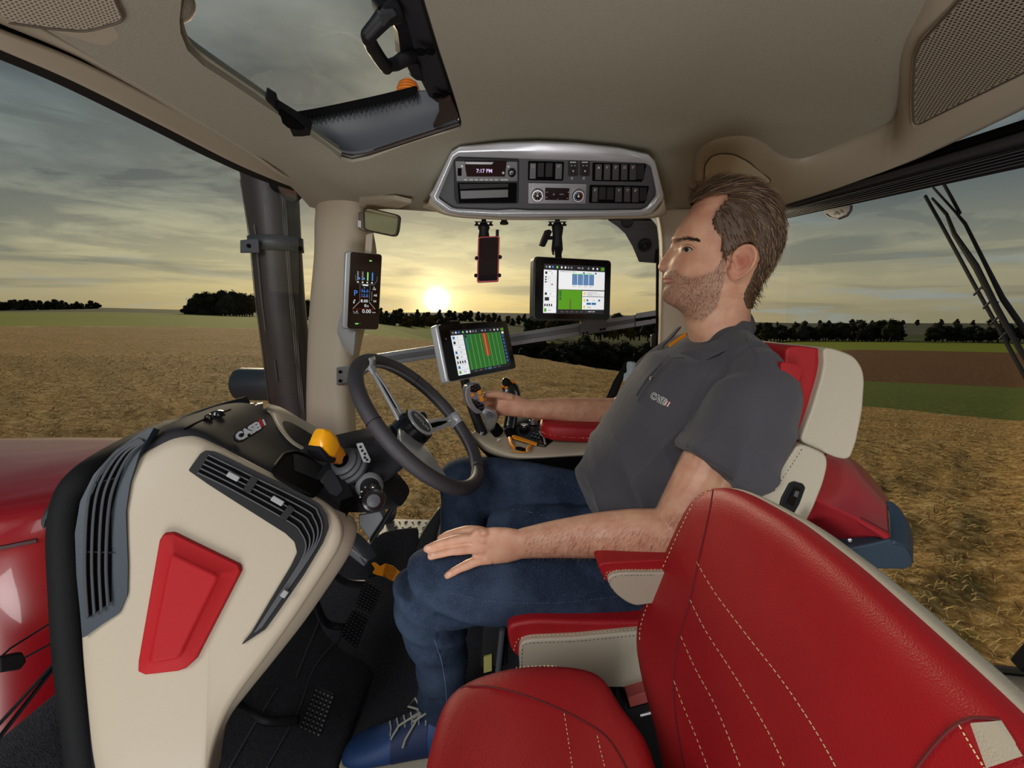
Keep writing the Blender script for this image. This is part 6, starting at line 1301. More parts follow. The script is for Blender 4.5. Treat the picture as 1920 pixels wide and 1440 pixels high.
# lower back side
lb = extr('lower_side', [(1497, 832), (1520, 838), (1550, 852), (1553, 872), (1545, 905), (1525, 955), (1500, 1000), (1470, 1040), (1380, 1060), (1380, 990), (1430, 925), (1470, 872)], .79, 1.27, 'beige_leather', t, .012, .012)
lf = extr('lower_back_pad', [(1499, 832), (1480, 862), (1440, 922), (1400, 975), (1360, 1030), (1300, 1040), (1300, 940), (1380, 900), (1440, 850), (1480, 832)], .80, 1.26, 'red', t, .012, .02)
bv = bvh_of(lb, lf)
stitch(bv, [(1494, 838), (1470, 872), (1435, 922), (1420, 940)], t, dash=5, gap=2.5, r=.0008); stitch(bv, [(1503, 842), (1480, 878), (1448, 925)], t, 'stitch_dk', dash=5, gap=2.5, r=.0006)
# switch panel
sp = Pl(cast(bv, 1490, 900)[0], cast(bv, 1500, 915)[0], cast(bv, 1480, 930)[0])
mb = MB(); plate(mb, sp, [(1481, 906), (1490, 903), (1507, 908), (1511, 915), (1500, 945), (1487, 968), (1478, 966), (1462, 950), (1466, 934)], .003, .008, .003); build('switch_panel', mb, 'black', t, bev=.002)
mb = MB(); plate(mb, sp, [(1490, 914), (1502, 918), (1488, 950), (1476, 944)], .006, .004, .001); build('toggle', mb, 'black_gloss', t, bev=.001)
mb = MB(); plate(mb, sp, [(1492, 920), (1499, 922), (1495, 933), (1488, 930)], .0075, .001); build('toggle_print', mb, 'alu', t)
# cushion with beige side
cu_ = extr('seat_cushion', [(950, 1172), (1000, 1163), (1100, 1166), (1200, 1166), (1330, 1150), (1330, 1240), (1000, 1246), (962, 1230), (952, 1200)], .80, 1.27, 'red', t, .02, .02)
cs = extr('cushion_side', [(972, 1212), (986, 1200), (1080, 1196), (1200, 1184), (1330, 1170), (1330, 1290), (1000, 1290), (975, 1270)], .785, .84, 'beige_leather', t, .02, .008)
bv = bvh_of(cu_, cs); stitch(bv, [(963, 1236), (966, 1210), (984, 1194), (1080, 1189), (1196, 1179)], t, dash=5, gap=2.5, r=.0007)
stitch(bv, [(978, 1250), (980, 1215), (992, 1206), (1080, 1202), (1196, 1191)], t, 'stitch_dk', dash=5, gap=2.5, r=.0006)
mb = MB(); mb.box(V((.40, 1.03, .17)), (.42, .40, .30)); build('suspension_box', mb, 'black', t, bev=.02)
mb = MB(); mb.prism([P(x, y, Y=.84) for x, y in [(905, 1172), (950, 1170), (952, 1250), (900, 1255)]], (0, .3, 0)); build('suspension_post', mb, 'rubber', t, bev=.006)
mb = MB(); mb.prism([P(x, y, Y=.835) for x, y in [(907, 1232), (922, 1228), (922, 1258), (907, 1262)]], (0, .004, 0)); build('warning_label', mb, mat('label_olive', '#8a8748', .6), t)
mb = MB(); mb.tube([P(942, 1180, Y=.83), P(934, 1260, Y=.83)], .006, 8); build('front_cable', mb, 'dkgrey', t)
# left armrest
t = thing('left_armrest', P(1180, 1080, Y=.77), 'red topped beige armrest under the driver left forearm', 'armrest')
L = [(1122, 1062), (1135, 1055), (1160, 1052), (1242, 1049), (1330, 1047), (1330, 1110), (1240, 1125), (1180, 1120), (1140, 1095)]
ar = extr('top_pad', [(1119, 1058), (1140, 1054), (1200, 1051), (1330, 1045), (1330, 1090), (1250, 1100), (1170, 1105), (1136, 1092)], .745, .83, 'red', t, .01, .01)
asd = extr('side_face', [(1138, 1088), (1146, 1078), (1165, 1074), (1230, 1074), (1330, 1070), (1330, 1120), (1210, 1134), (1192, 1137), (1172, 1128), (1150, 1110)], .735, .82, 'beige_leather', t, .012, .006)
bv = bvh_of(ar, asd); stitch(bv, [(1133, 1092), (1136, 1078), (1150, 1070), (1240, 1067)], t, dash=4, gap=2, r=.0006); stitch(bv, [(1150, 1106), (1143, 1092), (1150, 1083), (1168, 1079), (1228, 1078)], t, 'stitch_dk', dash=4, gap=2, r=.0005)
# housing behind the seat
t = thing('seat_rear_housing', P(1600, 960, Y=.9), 'red moulded housing with dark blue-grey end cap behind the driver seat', 'housing')
mb = MB(); Y0 = .86
F0 = [P(1548, 848, Y=.86), P(1582, 856, Y=.90), P(1662, 942, Y=.90), P(1668, 1006, Y=.86), P(1592, 966, Y=.82), P(1528, 934, Y=.80)]
mb.grid(patch([[P(1548, 848, Y=.92), P(1600, 862, Y=.98), P(1640, 900, Y=1.0), P(1668, 938, Y=1.0)], [P(1548, 850, Y=.86), P(1585, 862, Y=.90), P(1625, 905, Y=.91), P(1664, 946, Y=.91)], [P(1540, 900, Y=.83), P(1575, 925, Y=.855), P(1620, 950, Y=.865), P(1666, 985, Y=.87)], [P(1526, 936, Y=.81), P(1560, 952, Y=.825), P(1612, 976, Y=.835), P(1668, 1008, Y=.84)]], 24, 18)); build('upper_face', mb, mat('red_shell_lit', '#9c2530', .34, coat=.15), t, solid=.01)
mb = MB(); mb.grid(patch([[P(1526, 936, Y=.81), P(1560, 952, Y=.825), P(1612, 976, Y=.835), P(1668, 1008, Y=.84)], [P(1512, 955, Y=.85), P(1550, 985, Y=.86), P(1600, 1006, Y=.87), P(1640, 1018, Y=.88)], [P(1500, 985, Y=.88), P(1530, 1010, Y=.89), P(1570, 1030, Y=.90), P(1592, 1040, Y=.90)]], 24, 12)); build('lower_face', mb, mat('red_shell_shaded', '#8c1a22', .45), t, solid=.01)  # shade painted in: darker copy of the upper face red
mb = MB(); mb.lathe(P(1593, 1013, Y=.86), (-.3, -1, .1), [(0, .004), (.002, .004), (.003, .002)], 10); build('rivet', mb, 'chrome', t)
mb = MB(); mb.grid(patch([[P(1664, 940, Y=.915), P(1668, 970, Y=.89), P(1671, 1012, Y=.845)], [P(1674, 942, Y=.915), P(1680, 975, Y=.885), P(1682, 1018, Y=.84)], [P(1692, 960, Y=.91), P(1704, 985, Y=.89), P(1706, 1030, Y=.85)], [P(1703, 985, Y=.95), P(1712, 1010, Y=.93), P(1712, 1055, Y=.90)]], 20, 16)); build('cap_end', mb, 'bluecap', t, solid=.01)
mb = MB(); mb.prism(rnd([P(x, y, Y=.845) for x, y in [(1590, 1028), (1640, 1018), (1672, 1010), (1684, 1014), (1704, 1030), (1713, 1050), (1711, 1062), (1700, 1068), (1600, 1067), (1580, 1050)]], .006), (0, .10, 0)); build('cap_underside', mb, 'bluecap', t, bev=.004)
t = thing('seat_lever', P(1518, 1000, Y=.76), 'short grey rounded lever sticking up behind the big red backrest', 'lever')
mb = MB(); mb.tube([P(1510, 1025, Y=.76), P(1516, 1005, Y=.76), P(1520, 990, Y=.76), P(1523, 982, Y=.76)], [.010, .0105, .010, .005], 12); build('grip', mb, 'slate', t)
t = thing('seat_adjuster_cover', P(1590, 1040, Y=.78), 'black rounded cover poking out behind the big red backrest', 'cover')
extr('cover', [(1545, 1014), (1558, 1012), (1588, 1036), (1605, 1050), (1616, 1062), (1616, 1100), (1580, 1080)], .80, .86, 'black_gloss', t, .01, .008)
# seat belt stalk and bottle by the far pillar
t = thing('seat_belt', P(1150, 720, Y=1.38), 'black seat belt strap running behind the driver right arm', 'seat belt')
mb = MB(); mb.grid([[P(1172, 680, Y=1.42), P(1190, 668, Y=1.42)], [P(1150, 715, Y=1.40), P(1168, 712, Y=1.40)], [P(1138, 742, Y=1.38), P(1156, 742, Y=1.38)], [P(1130, 760, Y=1.37), P(1150, 770, Y=1.37)]]); build('webbing', mb, 'rubber', t, solid=.003)
mb = MB(); mb.prism([P(x, y, Y=1.50) for x, y in [(1222, 628), (1230, 626), (1230, 650), (1222, 652)]], (0, .02, 0)); build('anchor', mb, 'black', t, bev=.003)
t = thing('water_bottle', P(1180, 700, Y=1.36), 'small clear bottle top peeking out beside the driver chest', 'bottle')
mb = MB(); mb.lathe(P(1180, 715, Y=1.36), (.1, 0, 1), [(0, .018), (.02, .018), (.024, .012), (.03, .011), (.045, .014), (.055, .013), (.058, .005)], 18); build('bottle_body', mb, mat('pale_blue_plastic', '#a9bccb', .15), t)
t = thing('belt_buckle', P(1195, 1315, Y=.72), 'red and chrome seat belt buckle between the two seats', 'buckle')
mb = MB(); mb.prism(rnd([P(x, y, Y=.76) for x, y in [(1176, 1308), (1216, 1296), (1220, 1318), (1182, 1330)]], .004), (0, .04, 0)); build('release_button', mb, mat('buckle_red', '#b5504c', .5), t, bev=.002)
mb = MB(); mb.prism(rnd([P(x, y, Y=.757) for x, y in [(1172, 1312), (1178, 1330), (1222, 1318), (1225, 1330), (1185, 1344), (1170, 1330)]], .003), (0, .045, 0)); build('buckle_body', mb, 'black', t, bev=.002)
mb = MB(); mb.tube([P(1200, 1340, Y=.76), P(1240, 1330, Y=.76)], .004, 8); build('chrome_bar', mb, 'chrome', t)
# ================================================================ instructor seat, foreground
t = thing('instructor_seat', V((.15, .42, .2)), 'large red leather passenger seat with cream stitching in the foreground', 'seat')
T0 = V((.33, .42, Zr(-.25))); B0 = V((.20, .42, Zr(-.64))); up_ = (T0 - B0).normalized(); nb_ = V((-up_.z, 0, up_.x)); H_ = (T0 - B0).length
BK = Pl(T0, T0 + V((0, .2, 0)), B0)
out_px = [(1262, 1500), (1238, 1380), (1208, 1270), (1196, 1205), (1199, 1165), (1222, 1100), (1262, 1010), (1293, 946), (1308, 926), (1334, 913), (1362, 911), (1400, 925), (1490, 975), (1600, 1061), (1740, 1188), (1860, 1300), (1960, 1400)]
ol = BK.pts(out_px)
# continue the outline out of frame around the near side
yn = ol[-1].y; ol += [V((ol[-1].x + .0, yn - .05, ol[-1].z - .015)), BK.o + up_ * -.04 + V((0, .11 - .42, 0)), BK.o + up_ * -.14 + V((0, .085 - .42, 0)), B0 + V((0, .10 - .42, 0)), B0 + V((0, .18 - .42, -.02)), B0 + V((0, .5 - .42, -.03)), ]
ol = [V(p) for p in ol]
c_ = V((.262, .40, Zr(-.45)))
c_ = c_ - BK.n * (c_ - BK.o).dot(BK.n)
def dens(pts, n):
    pts = [V(p) for p in pts] + [V(pts[0])]; L = [0]
    for a, b_ in zip(pts[:-1], pts[1:]): L.append(L[-1] + (b_ - a).length)
    out = []
    for k in range(n):
        s_ = L[-1] * k / n; i = max(j for j in range(len(L)) if L[j] <= s_); i = min(i, len(pts) - 2); out.append(pts[i].lerp(pts[i + 1], (s_ - L[i]) / max(1e-9, L[i + 1] - L[i])))
    return out
def smoothloop(pts, it=3):
    for _ in range(it): pts = [(pts[i - 1] + pts[i] * 2 + pts[(i + 1) % len(pts)]) / 4 for i in range(len(pts))]
    return pts
od = smoothloop(dens(ol, 160), 4)
def ringf(o, c, n, back, hts):
    rows = [[p * 1.0 - n * back for p in o]]
    for s, h in hts: rows.append([c + (p - c) * s + n * h for p in o])
    return rows
mb = MB(); mb.grid(ringf(od, c_, BK.n, .034, [(1.0, -.030), (1.005, -.02), (1.0, -.006), (.988, .004), (.965, .010), (.92, .014), (.84, .012), (.72, .006), (.55, .001), (.35, .0), (.15, .0), (.02, .0)]), True, True)
back = build('backrest', mb, 'red', t, angle=0)
mb = MB(); mb.grid(ringf(od, c_, BK.n, .040, [(.995, -.038), (1.010, -.030), (1.012, -.020), (1.006, -.012), (.97, -.012), (.3, -.02)]), True, True); build('back_shell', mb, 'beige_leather', t, angle=0)
BB = bvh_of(back)
mb = MB(); stitch(BB, [(1334, 917), (1306, 935), (1296, 952), (1264, 1018), (1226, 1105), (1203, 1168), (1200, 1200)], t, dash=6, gap=3, r=.0007, name='edge_stitching')
for L in ([(1307, 1054), (1340, 1110), (1400, 1190), (1470, 1280), (1530, 1370), (1572, 1445)], [(1294, 1124), (1325, 1185), (1380, 1270), (1440, 1370), (1475, 1445)], [(1277, 1193), (1305, 1255), (1345, 1330), (1392, 1445)], [(1264, 1276), (1280, 1320), (1305, 1380), (1330, 1445)], [(1800, 1360), (1820, 1395), (1850, 1445)]):
    stitch(BB, L, t, dash=9, gap=4, r=.0006, lift=.0006)
line_on(BB, [(1337, 919), (1330, 960), (1312, 1040), (1293, 1130), (1272, 1200), (1264, 1270), (1268, 1350), (1285, 1450)], t, 'seam', .0011, name='bolster_seam', n=60)
line_on(BB, [(1712, 1450), (1750, 1400), (1785, 1365), (1820, 1348), (1875, 1350)], t, 'seam', .0013, name='shoulder_seam', n=50)
# beige side wing at the near shoulder
rows = []
for k in range(14):
    v = k / 13; a = (1822 + 30 * v, 1357 + 84 * v); b_ = (1878 + 42 * v, 1353 + 66 * v); r_ = [cast(BB, a[0] + (b_[0] - a[0]) * u / 13, a[1] + (b_[1] - a[1]) * u / 13, .0012)[0] for u in range(14)]
    if all(r_): rows.append(r_)
if len(rows) > 3: mb = MB(); mb.grid(rows); build('beige_wing', mb, 'beige_leather', t)
# cushion
CZ = Zr(-.53); CN = V((-.10, 0, 1)).normalized(); CPn = Pl(V((0, .42, CZ)), V((.2, .42, CZ + .02)), V((0, .6, CZ)))
opx = [(1262, 1500), (1230, 1440), (1218, 1395), (1196, 1358), (1170, 1330), (1150, 1296), (1134, 1268), (1112, 1256), (1080, 1249), (1020, 1245), (960, 1250), (905, 1264), (868, 1280), (842, 1300), (824, 1330), (810, 1380), (798, 1430), (786, 1500)]
ol2 = CPn.pts(opx); ol2 += [V((-.14, .22, CZ)), V((-.10, .14, CZ)), V((.1, .12, CZ + .02)), V((.22, .16, CZ + .03)), V((.24, .4, CZ + .03))]
od2 = smoothloop(dens(ol2, 160), 3); c2 = V((.03, .38, CZ))
mb = MB(); mb.grid(ringf(od2, c2, CPn.n, .10, [(1.0, -.08), (1.02, -.05), (1.015, -.02), (.995, -.004), (.97, .004), (.92, .009), (.84, .010), (.72, .006), (.5, .003), (.25, .003), (.02, .003)]), True, True); cush = build('seat_cushion', mb, 'red', t, angle=0)
mb = MB(); mb.grid(ringf(od2, c2, CPn.n, .14, [(.97, -.12), (1.0, -.09), (.98, -.07), (.2, -.07)]), True, True); build('cushion_base', mb, 'black', t, angle=0)
BC = bvh_of(cush)
stitch(BC, [(842, 1302), (880, 1277), (930, 1259), (1000, 1250), (1080, 1251), (1108, 1257), (1135, 1272)], t, dash=5, gap=2.5, r=.0007, name='edge_stitching')
line_on(BC, [(853, 1293), (880, 1287), (930, 1290), (1000, 1310), (1080, 1345), (1140, 1385), (1180, 1450)], t, 'seam', .0012, name='cushion_seam', n=60)
for L in ([(1058, 1338), (1066, 1390), (1074, 1445)], [(1120, 1380), (1128, 1415), (1136, 1445)]): stitch(BC, L, t, dash=6, gap=3, r=.0006)
mb = MB(); mb.box(V((.06, .42, .20)), (.30, .34, .40)); build('seat_pedestal', mb, 'black', t, bev=.02)
# ================================================================ the driver
t = thing('person', V((.3, 1.0, .02)), 'seated man in grey polo shirt and jeans, right hand on the joystick', 'person')
PER = t
# ---- head: horizontal slices between a measured front and back profile
hd = ray(1355, 475); nh = V((hd.x, hd.y, 0)).normalized(); FW = V((-nh.y, nh.x, 0)); HC = P(1355, 475, Y=1.0); LT = -nh   # FW: where the face looks, LT: towards the camera
HP_ = Pl(HC, HC + FW, HC + V((0, 0, 1)))
def hs(px, py): p = HP_.pt(px, py); return (p - HC).dot(FW), p.z
front = [(1330, 353), (1316, 362), (1304, 378), (1294, 397), (1281, 415), (1270, 430), (1264, 441), (1260.5, 449), (1261, 458), (1263, 466), (1262, 480), (1258, 494), (1252, 506), (1247, 512), (1245, 517), (1243.5, 521.5), (1246.5, 525.5), (1244.5, 529), (1247, 533), (1247, 538), (1243, 545), (1241.5, 554), (1243, 562), (1249, 568), (1260, 574), (1271, 580), (1279, 587), (1283, 596), (1287, 612), (1291, 630), (1295, 650), (1300, 690)]
backp = [(1392, 353), (1424, 364), (1444, 384), (1457, 410), (1461, 440), (1456, 470), (1446, 497), (1434, 520), (1422, 542), (1412, 562), (1408, 580), (1408, 600), (1411, 625), (1414, 650), (1420, 690)]
fz = sorted([hs(*p)[::-1] for p in front]); bz = sorted([hs(*p)[::-1] for p in backp])
FZ = [a for a, _ in fz]; FS = [b_ for _, b_ in fz]; BZ = [a for a, _ in bz]; BS = [b_ for _, b_ in bz]
def zpx(y): return hs(1300, y)[1]
WZ = sorted([(zpx(y), w_) for y, w_ in [(353, .022), (357, .038), (364, .051), (378, .064), (400, .073), (430, .0775), (470, .077), (500, .073), (525, .068), (548, .062), (562, .056), (575, .053), (590, .054), (610, .056), (640, .062), (690, .08)]])
EXF = sorted([(zpx(y), e) for y, e in [(353, 1.0), (400, .80), (450, .82), (500, .95), (540, 1.12), (565, 1.2), (585, 1.0), (620, .95), (690, .95)]])
nose = sorted([(zpx(y), hs(x, y)[0]) for x, y in [(1259, 456), (1255.5, 463), (1250.6, 469), (1245, 477), (1240, 485), (1236, 491), (1233.8, 496), (1233.6, 500.5), (1236, 505), (1241, 509), (1245, 512)]])
NZ = [a for a, _ in nose]; NS = [b_ for _, b_ in nose]
nw = sorted([(zpx(y), w_) for y, w_ in [(456, .012), (470, .014), (485, .016), (495, .019), (503, .019), (509, .014), (513, .009)]])
def itp(T, z): return float(np.interp(z, [a for a, _ in T], [b_ for _, b_ in T]))
def gs(a, w_): return exp(-(a / w_) ** 2)
ze, zb, zm = zpx(467.5), zpx(449), zpx(525)
def headp(th, z, off=0.0, feat=True):
    sf = float(np.interp(z, FZ, FS)) + off; sb = float(np.interp(z, BZ, BS)) - off; w_ = itp(WZ, z) + off; c = sb + .50 * (sf - sb); ct, sn = cos(th), sin(th)
    if ct >= 0: s_ = c + (sf - c) * ct ** itp(EXF, z); l = w_ * abs(sn) ** .92 * (1 if sn >= 0 else -1)
    else: s_ = c + (c - sb) * -(abs(ct) ** .85); l = w_ * abs(sn) ** .9 * (1 if sn >= 0 else -1)
    if feat and ct > 0:
        al = abs(l)
        if NZ[0] < z < NZ[-1]:
            d = float(np.interp(z, NZ, NS)) - sf
            if d > 0: s_ += d * exp(-(al / itp(nw, z)) ** 2.0)
        s_ -= .0085 * gs(al - .031, .014) * gs(z - ze, .011)            # eye socket
        s_ -= .004 * gs(al - .012, .006) * gs(z - ze + .004, .010)      # inner corner
        s_ += .003 * gs(al - .030, .020) * gs(z - zb, .006)             # brow ridge
        s_ += .0035 * gs(al - .040, .014) * gs(z - zpx(492), .012)      # cheek bone
        s_ -= .0025 * gs(al - .040, .012) * gs(z - zpx(520), .014)      # hollow under it
        s_ += .0022 * gs(al - .012, .010) * gs(z - zpx(521), .003) + .0025 * gs(al - .010, .010) * gs(z - zpx(529), .0035)
        s_ -= .0028 * gs(al - .010, .018) * gs(z - zm, .0016)           # mouth line
        s_ -= .002 * gs(al - .026, .004) * gs(z - zm, .006)
        s_ -= .0025 * gs(al - .019, .004) * gs(z - zpx(503), .006)      # nostril wing groove
        s_ += .003 * gs(al - .0145, .0045) * gs(z - zpx(502), .0055)
    return HC.xy.to_3d() + V((0, 0, z)) + FW * s_ + LT * l
z_lo, z_hi = zpx(680), zpx(352.2)
zs = [z_lo + (z_hi - z_lo) * (1 - (1 - k / 149) ** 1.0) for k in range(150)]
head = MB(); head.grid([[headp(2 * pi * k / 160, z) for k in range(160)] for z in zs], True, True)
head_only = build('tmp', head, 'red'); BVH_ = bvh_of(head_only); bpy.data.objects.remove(head_only)
# ear on the near side, and a plain mirrored one
def ear(sgn):
    e = MB()
    def ep(px, py, l, f=1):
        s_, z = hs(px, py); return HC.xy.to_3d() + V((0, 0, z)) + FW * s_ + LT * (sgn * l)
    hel = [(1371, 492, .077), (1376, 482, .082), (1386, 474, .086), (1397, 471, .089), (1406, 474.5, .092), (1411, 484, .094), (1410, 496, .093), (1405, 507, .090), (1398, 516, .086), (1388, 523, .082), (1378, 528, .080), (1370, 527, .078), (1366, 520, .077), (1365, 510, .075)]
    e.tube(cr([ep(*q) for q in hel], 40), [.0034] * 24 + [.0038] * 16, 10)
    e.tube(cr([ep(*q) for q in [(1380, 489, .082), (1391, 484, .085), (1400, 488, .088), (1402, 497, .088), (1397, 507, .086), (1388, 514, .083), (1378, 516, .080)]], 24), .0028, 8)
    e.tube(cr([ep(*q) for q in [(1371, 500, .079), (1372, 507, .081), (1374, 513, .080)]], 8), .0038, 8)
    e.tube(cr([ep(*q) for q in [(1366, 514, .078), (1372, 522, .080), (1380, 521, .081)]], 8), .0045, 8)
    # back dish
    hp_ = cr([ep(*q) for q in hel], 40); c = ep(1388, 500, .072)
    e.grid([hp_, [p.lerp(c, .5) - LT * sgn * .002 for p in hp_], [p.lerp(c, .97) for p in hp_]], True, True)
    e.grid([[p - LT * sgn * .004 for p in hp_], [p.lerp(c, .4) - LT * sgn * .012 for p in hp_], [p.lerp(c, .6) - LT * sgn * .022 for p in hp_]], True, True)
    return e
body = MB(); body.add(head.v, head.f)
for s_ in (1, -1):
    e = ear(s_); body.add(e.v, e.f)
# ---- arms
def limb(mb, pts, n=20):
    """pts: (px, py, Y, radius across, radius deep)"""
    c = cr([P(x, y, Y=Y) for x, y, Y, *_ in pts], 6 * len(pts)); ra = np.interp(np.linspace(0, 1, len(c)), np.linspace(0, 1, len(pts)), [q[3] for q in pts]); rb = np.interp(np.linspace(0, 1, len(c)), np.linspace(0, 1, len(pts)), [q[4] if len(q) > 4 else q[3] for q in pts])
    mb.tube(c, [(a, b_) for a, b_ in zip(ra, rb)], n, up=(0, 0, 1))
limb(body, [(1404, 760, .835, .045), (1345, 850, .82, .054, .052), (1300, 935, .81, .052, .048), (1272, 995, .81, .050, .047)])
limb(body, [(1292, 1003, .81, .046, .046), (1250, 1003, .81, .048, .045), (1190, 1002, .815, .047, .042), (1120, 1004, .825, .042, .038), (1050, 1010, .84, .036, .032), (1000, 1016, .85, .031, .027), (975, 1020, .852, .029, .021), (960, 1022, .853, .030, .017)])
limb(body, [(1250, 700, 1.24, .050), (1205, 740, 1.28, .048, .046), (1165, 775, 1.31, .044, .044)])
limb(body, [(1175, 772, 1.31, .042), (1140, 775, 1.31, .044, .042), (1090, 772, 1.30, .040, .038), (1040, 768, 1.29, .032, .032), (1000, 767, 1.28, .027, .027), (980, 766, 1.275, .026, .026)])
body.ell(P(1345, 660, Y=1.02), (.06, .06, .10))
# ---- left hand, flat on the thigh
def fing(mb, L, r):
    c = cr([P(*q[:2], Y=q[2]) for q in L], 22); mb.tube(c, [(r[0] + (r[1] - r[0]) * (k / 21)) * (1 + .10 * exp(-((k - 9) / 2.0) ** 2) + .05 * exp(-((k - 16) / 1.6) ** 2)) for k in range(22)], 14, flat=.88); mb.ell(c[-1], r[1] * .98, n=12, m=8)
def palmpatch(mb, top, th):
    g_ = patch(top, 16, 16); dn = V((0, .45, -1)).normalized() * th; mb.grid(g_); n0 = len(g_[0]); low = [[p + dn for p in r_] for r_ in g_]
    mb.grid([[p for p in r_] for r_ in low]); b1 = [r_[0] for r_ in g_] + g_[-1][1:] + [r_[-1] for r_ in g_][::-1][1:] + g_[0][::-1][1:-1]; mb.grid([b1, [p + dn for p in b1]], True)
limb(body, [(975, 1021, .850, .029, .019), (950, 1022, .850, .036, .016), (928, 1023, .850, .038, .013), (908, 1024, .849, .037, .011), (892, 1024, .849, .034, .0095), (886, 1024, .849, .030, .007)])
fing(body, [(915, 1012, .852), (880, 1009, .849), (845, 1014, .850), (820, 1021, .852), (800, 1029, .854)], (.0105, .0072))
fing(body, [(915, 1030, .850), (885, 1029, .845), (854, 1032, .844), (830, 1037, .845), (808, 1043, .846)], (.0105, .0074))
fing(body, [(920, 1048, .848), (895, 1052, .842), (870, 1062, .838), (852, 1071, .836), (839, 1079, .835)], (.0105, .0070))
fing(body, [(915, 1000, .858), (892, 994, .862), (865, 996, .866), (840, 1003, .870), (826, 1010, .872)], (.0100, .0070))
for x, y in [(906, 1013), (906, 1030), (912, 1047), (908, 999)]: body.ell(P(x, y - 1, Y=.846), (.010, .010, .008))
# ---- right hand around the joystick
limb(body, [(985, 766, 1.277, .026, .026), (965, 761, 1.275, .031, .026), (945, 758, 1.27, .032, .024), (930, 756, 1.265, .026, .018)])
fing(body, [(960, 746, 1.262), (940, 741, 1.25), (925, 739, 1.24), (912, 740, 1.235)], (.0125, .0085))       # thumb on the near side
fing(body, [(940, 748, 1.285), (920, 745, 1.29), (905, 748, 1.285), (900, 756, 1.275)], (.0105, .008))
fing(body, [(940, 757, 1.29), (922, 755, 1.295), (908, 760, 1.285), (905, 768, 1.272)], (.0105, .008))
fing(body, [(942, 765, 1.285), (926, 766, 1.295), (914, 772, 1.285), (912, 778, 1.272)], (.010, .0078))
fing(body, [(945, 772, 1.28), (932, 776, 1.29), (922, 782, 1.282), (921, 786, 1.272)], (.0095, .007))
rb = remeshed(body, .0024, 2)
# skin material with painted-in colour of its own: beard shadow, lips, knuckles; plus painted shade in the ear hollow
m, b = nm('skin'); at = b.n('ShaderNodeAttribute', attribute_name='tint'); tc = b.n('ShaderNodeTexCoord').outputs['Object']
n1 = b.n('ShaderNodeTexNoise', i={'Vector': tc, 'Scale': 38.0, 'Detail': 5.0}).outputs[0]; n2 = b.n('ShaderNodeTexNoise', i={'Vector': tc, 'Scale': 650.0, 'Detail': 2.0}).outputs[0]
c = b.mix(b.ramp(n1, [(.35, (0, 0, 0, 1)), (.7, (1, 1, 1, 1))]), lin('#d2a386'), lin('#c48b72')); sepc = b.n('ShaderNodeSeparateColor', i={0: at.outputs['Color']}).outputs
c = b.mix(sepc[0], c, lin('#a85848')); beard = b.m('MULTIPLY', sepc[1], b.ramp(n2, [(.35, (.35, .35, .35, 1)), (.62, (1, 1, 1, 1))])); c = b.mix(b.m('MULTIPLY', beard, .5), c, lin('#6a564a'))
pr = b.n('ShaderNodeBsdfPrincipled', i={'Base Color': c, 'Roughness': .48, 'Subsurface Weight': .12, 'Subsurface Scale': .01, 'Specular IOR Level': .4})
pr.inputs['Subsurface Radius'].default_value = (1, .35, .2)
bp = b.n('ShaderNodeBump', i={'Strength': .25, 'Distance': .0006, 'Height': n2}); b.nt.links.new(bp.outputs[0], pr.inputs['Normal']); M['skin'] = finish(m, b, pr.outputs[0])
bo = build('body', rb, 'skin', t, angle=0)
bo.data.color_attributes.new('tint', 'FLOAT_COLOR', 'POINT'); ca = bo.data.color_attributes['tint'].data
def loc(p): d = p - HC; return d.dot(FW), d.dot(LT), p.z
def smooth(a, b_, x): x = max(0, min(1, (x - a) / (b_ - a))); return x * x * (3 - 2 * x)
jl = sorted([(hs(x, y)[0], hs(x, y)[1]) for x, y in [(1352, 486), (1350, 500), (1338, 512), (1320, 520), (1300, 524), (1284, 520), (1274, 512), (1262, 508), (1246, 508)]])
lo_ = sorted([(hs(x, y)[0], hs(x, y)[1]) for x, y in [(1360, 520), (1345, 575), (1320, 600), (1295, 598), (1280, 592), (1240, 590)]])
tints = []
for v in bo.data.vertices:
    p = v.co + ROOT[bo.name]; s_, l, z = loc(p); r_ = bd = 0.0
    if z > zpx(640) and abs(l) < .12 and -.15 < s_ < .15:
        if s_ > -.012:
            up1 = float(np.interp(s_, [a for a, _ in jl], [q for _, q in jl])); dn1 = float(np.interp(s_, [a for a, _ in lo_], [q for _, q in lo_]))
            bd = smooth(-.006, .004, up1 - z) * smooth(-.010, .004, z - dn1) * smooth(-.014, .0, s_)
            if abs(z - zpx(525)) < .008 and abs(l) < .024 and s_ > .085: bd *= .0; r_ = .75 * gs(z - zpx(526), .0045) * gs(l, .022)
            if z > zpx(534) and z < zpx(540) and abs(l) < .008: bd *= .6
        if l > .07 and -.05 < s_ < .0 and zpx(532) < z < zpx(468): r_ = .35 + .5 * gs(s_ - hs(1386, 500)[0], .008) * gs(z - zpx(501), .011)  # deeper tint in the ear hollow paints in its shade
        r_ += .35 * gs(z - zpx(498), .010) * gs(abs(l), .016) * (s_ > .08) + .22 * gs(z - zpx(490), .014) * gs(s_ - .06, .02)
        r_ += .25 * gs(z - zpx(400), .03) * gs(s_ - .05, .04)
    tints += [min(1, r_), bd, 0, 1]
bo.data.color_attributes['tint'].data.foreach_set('color', tints)
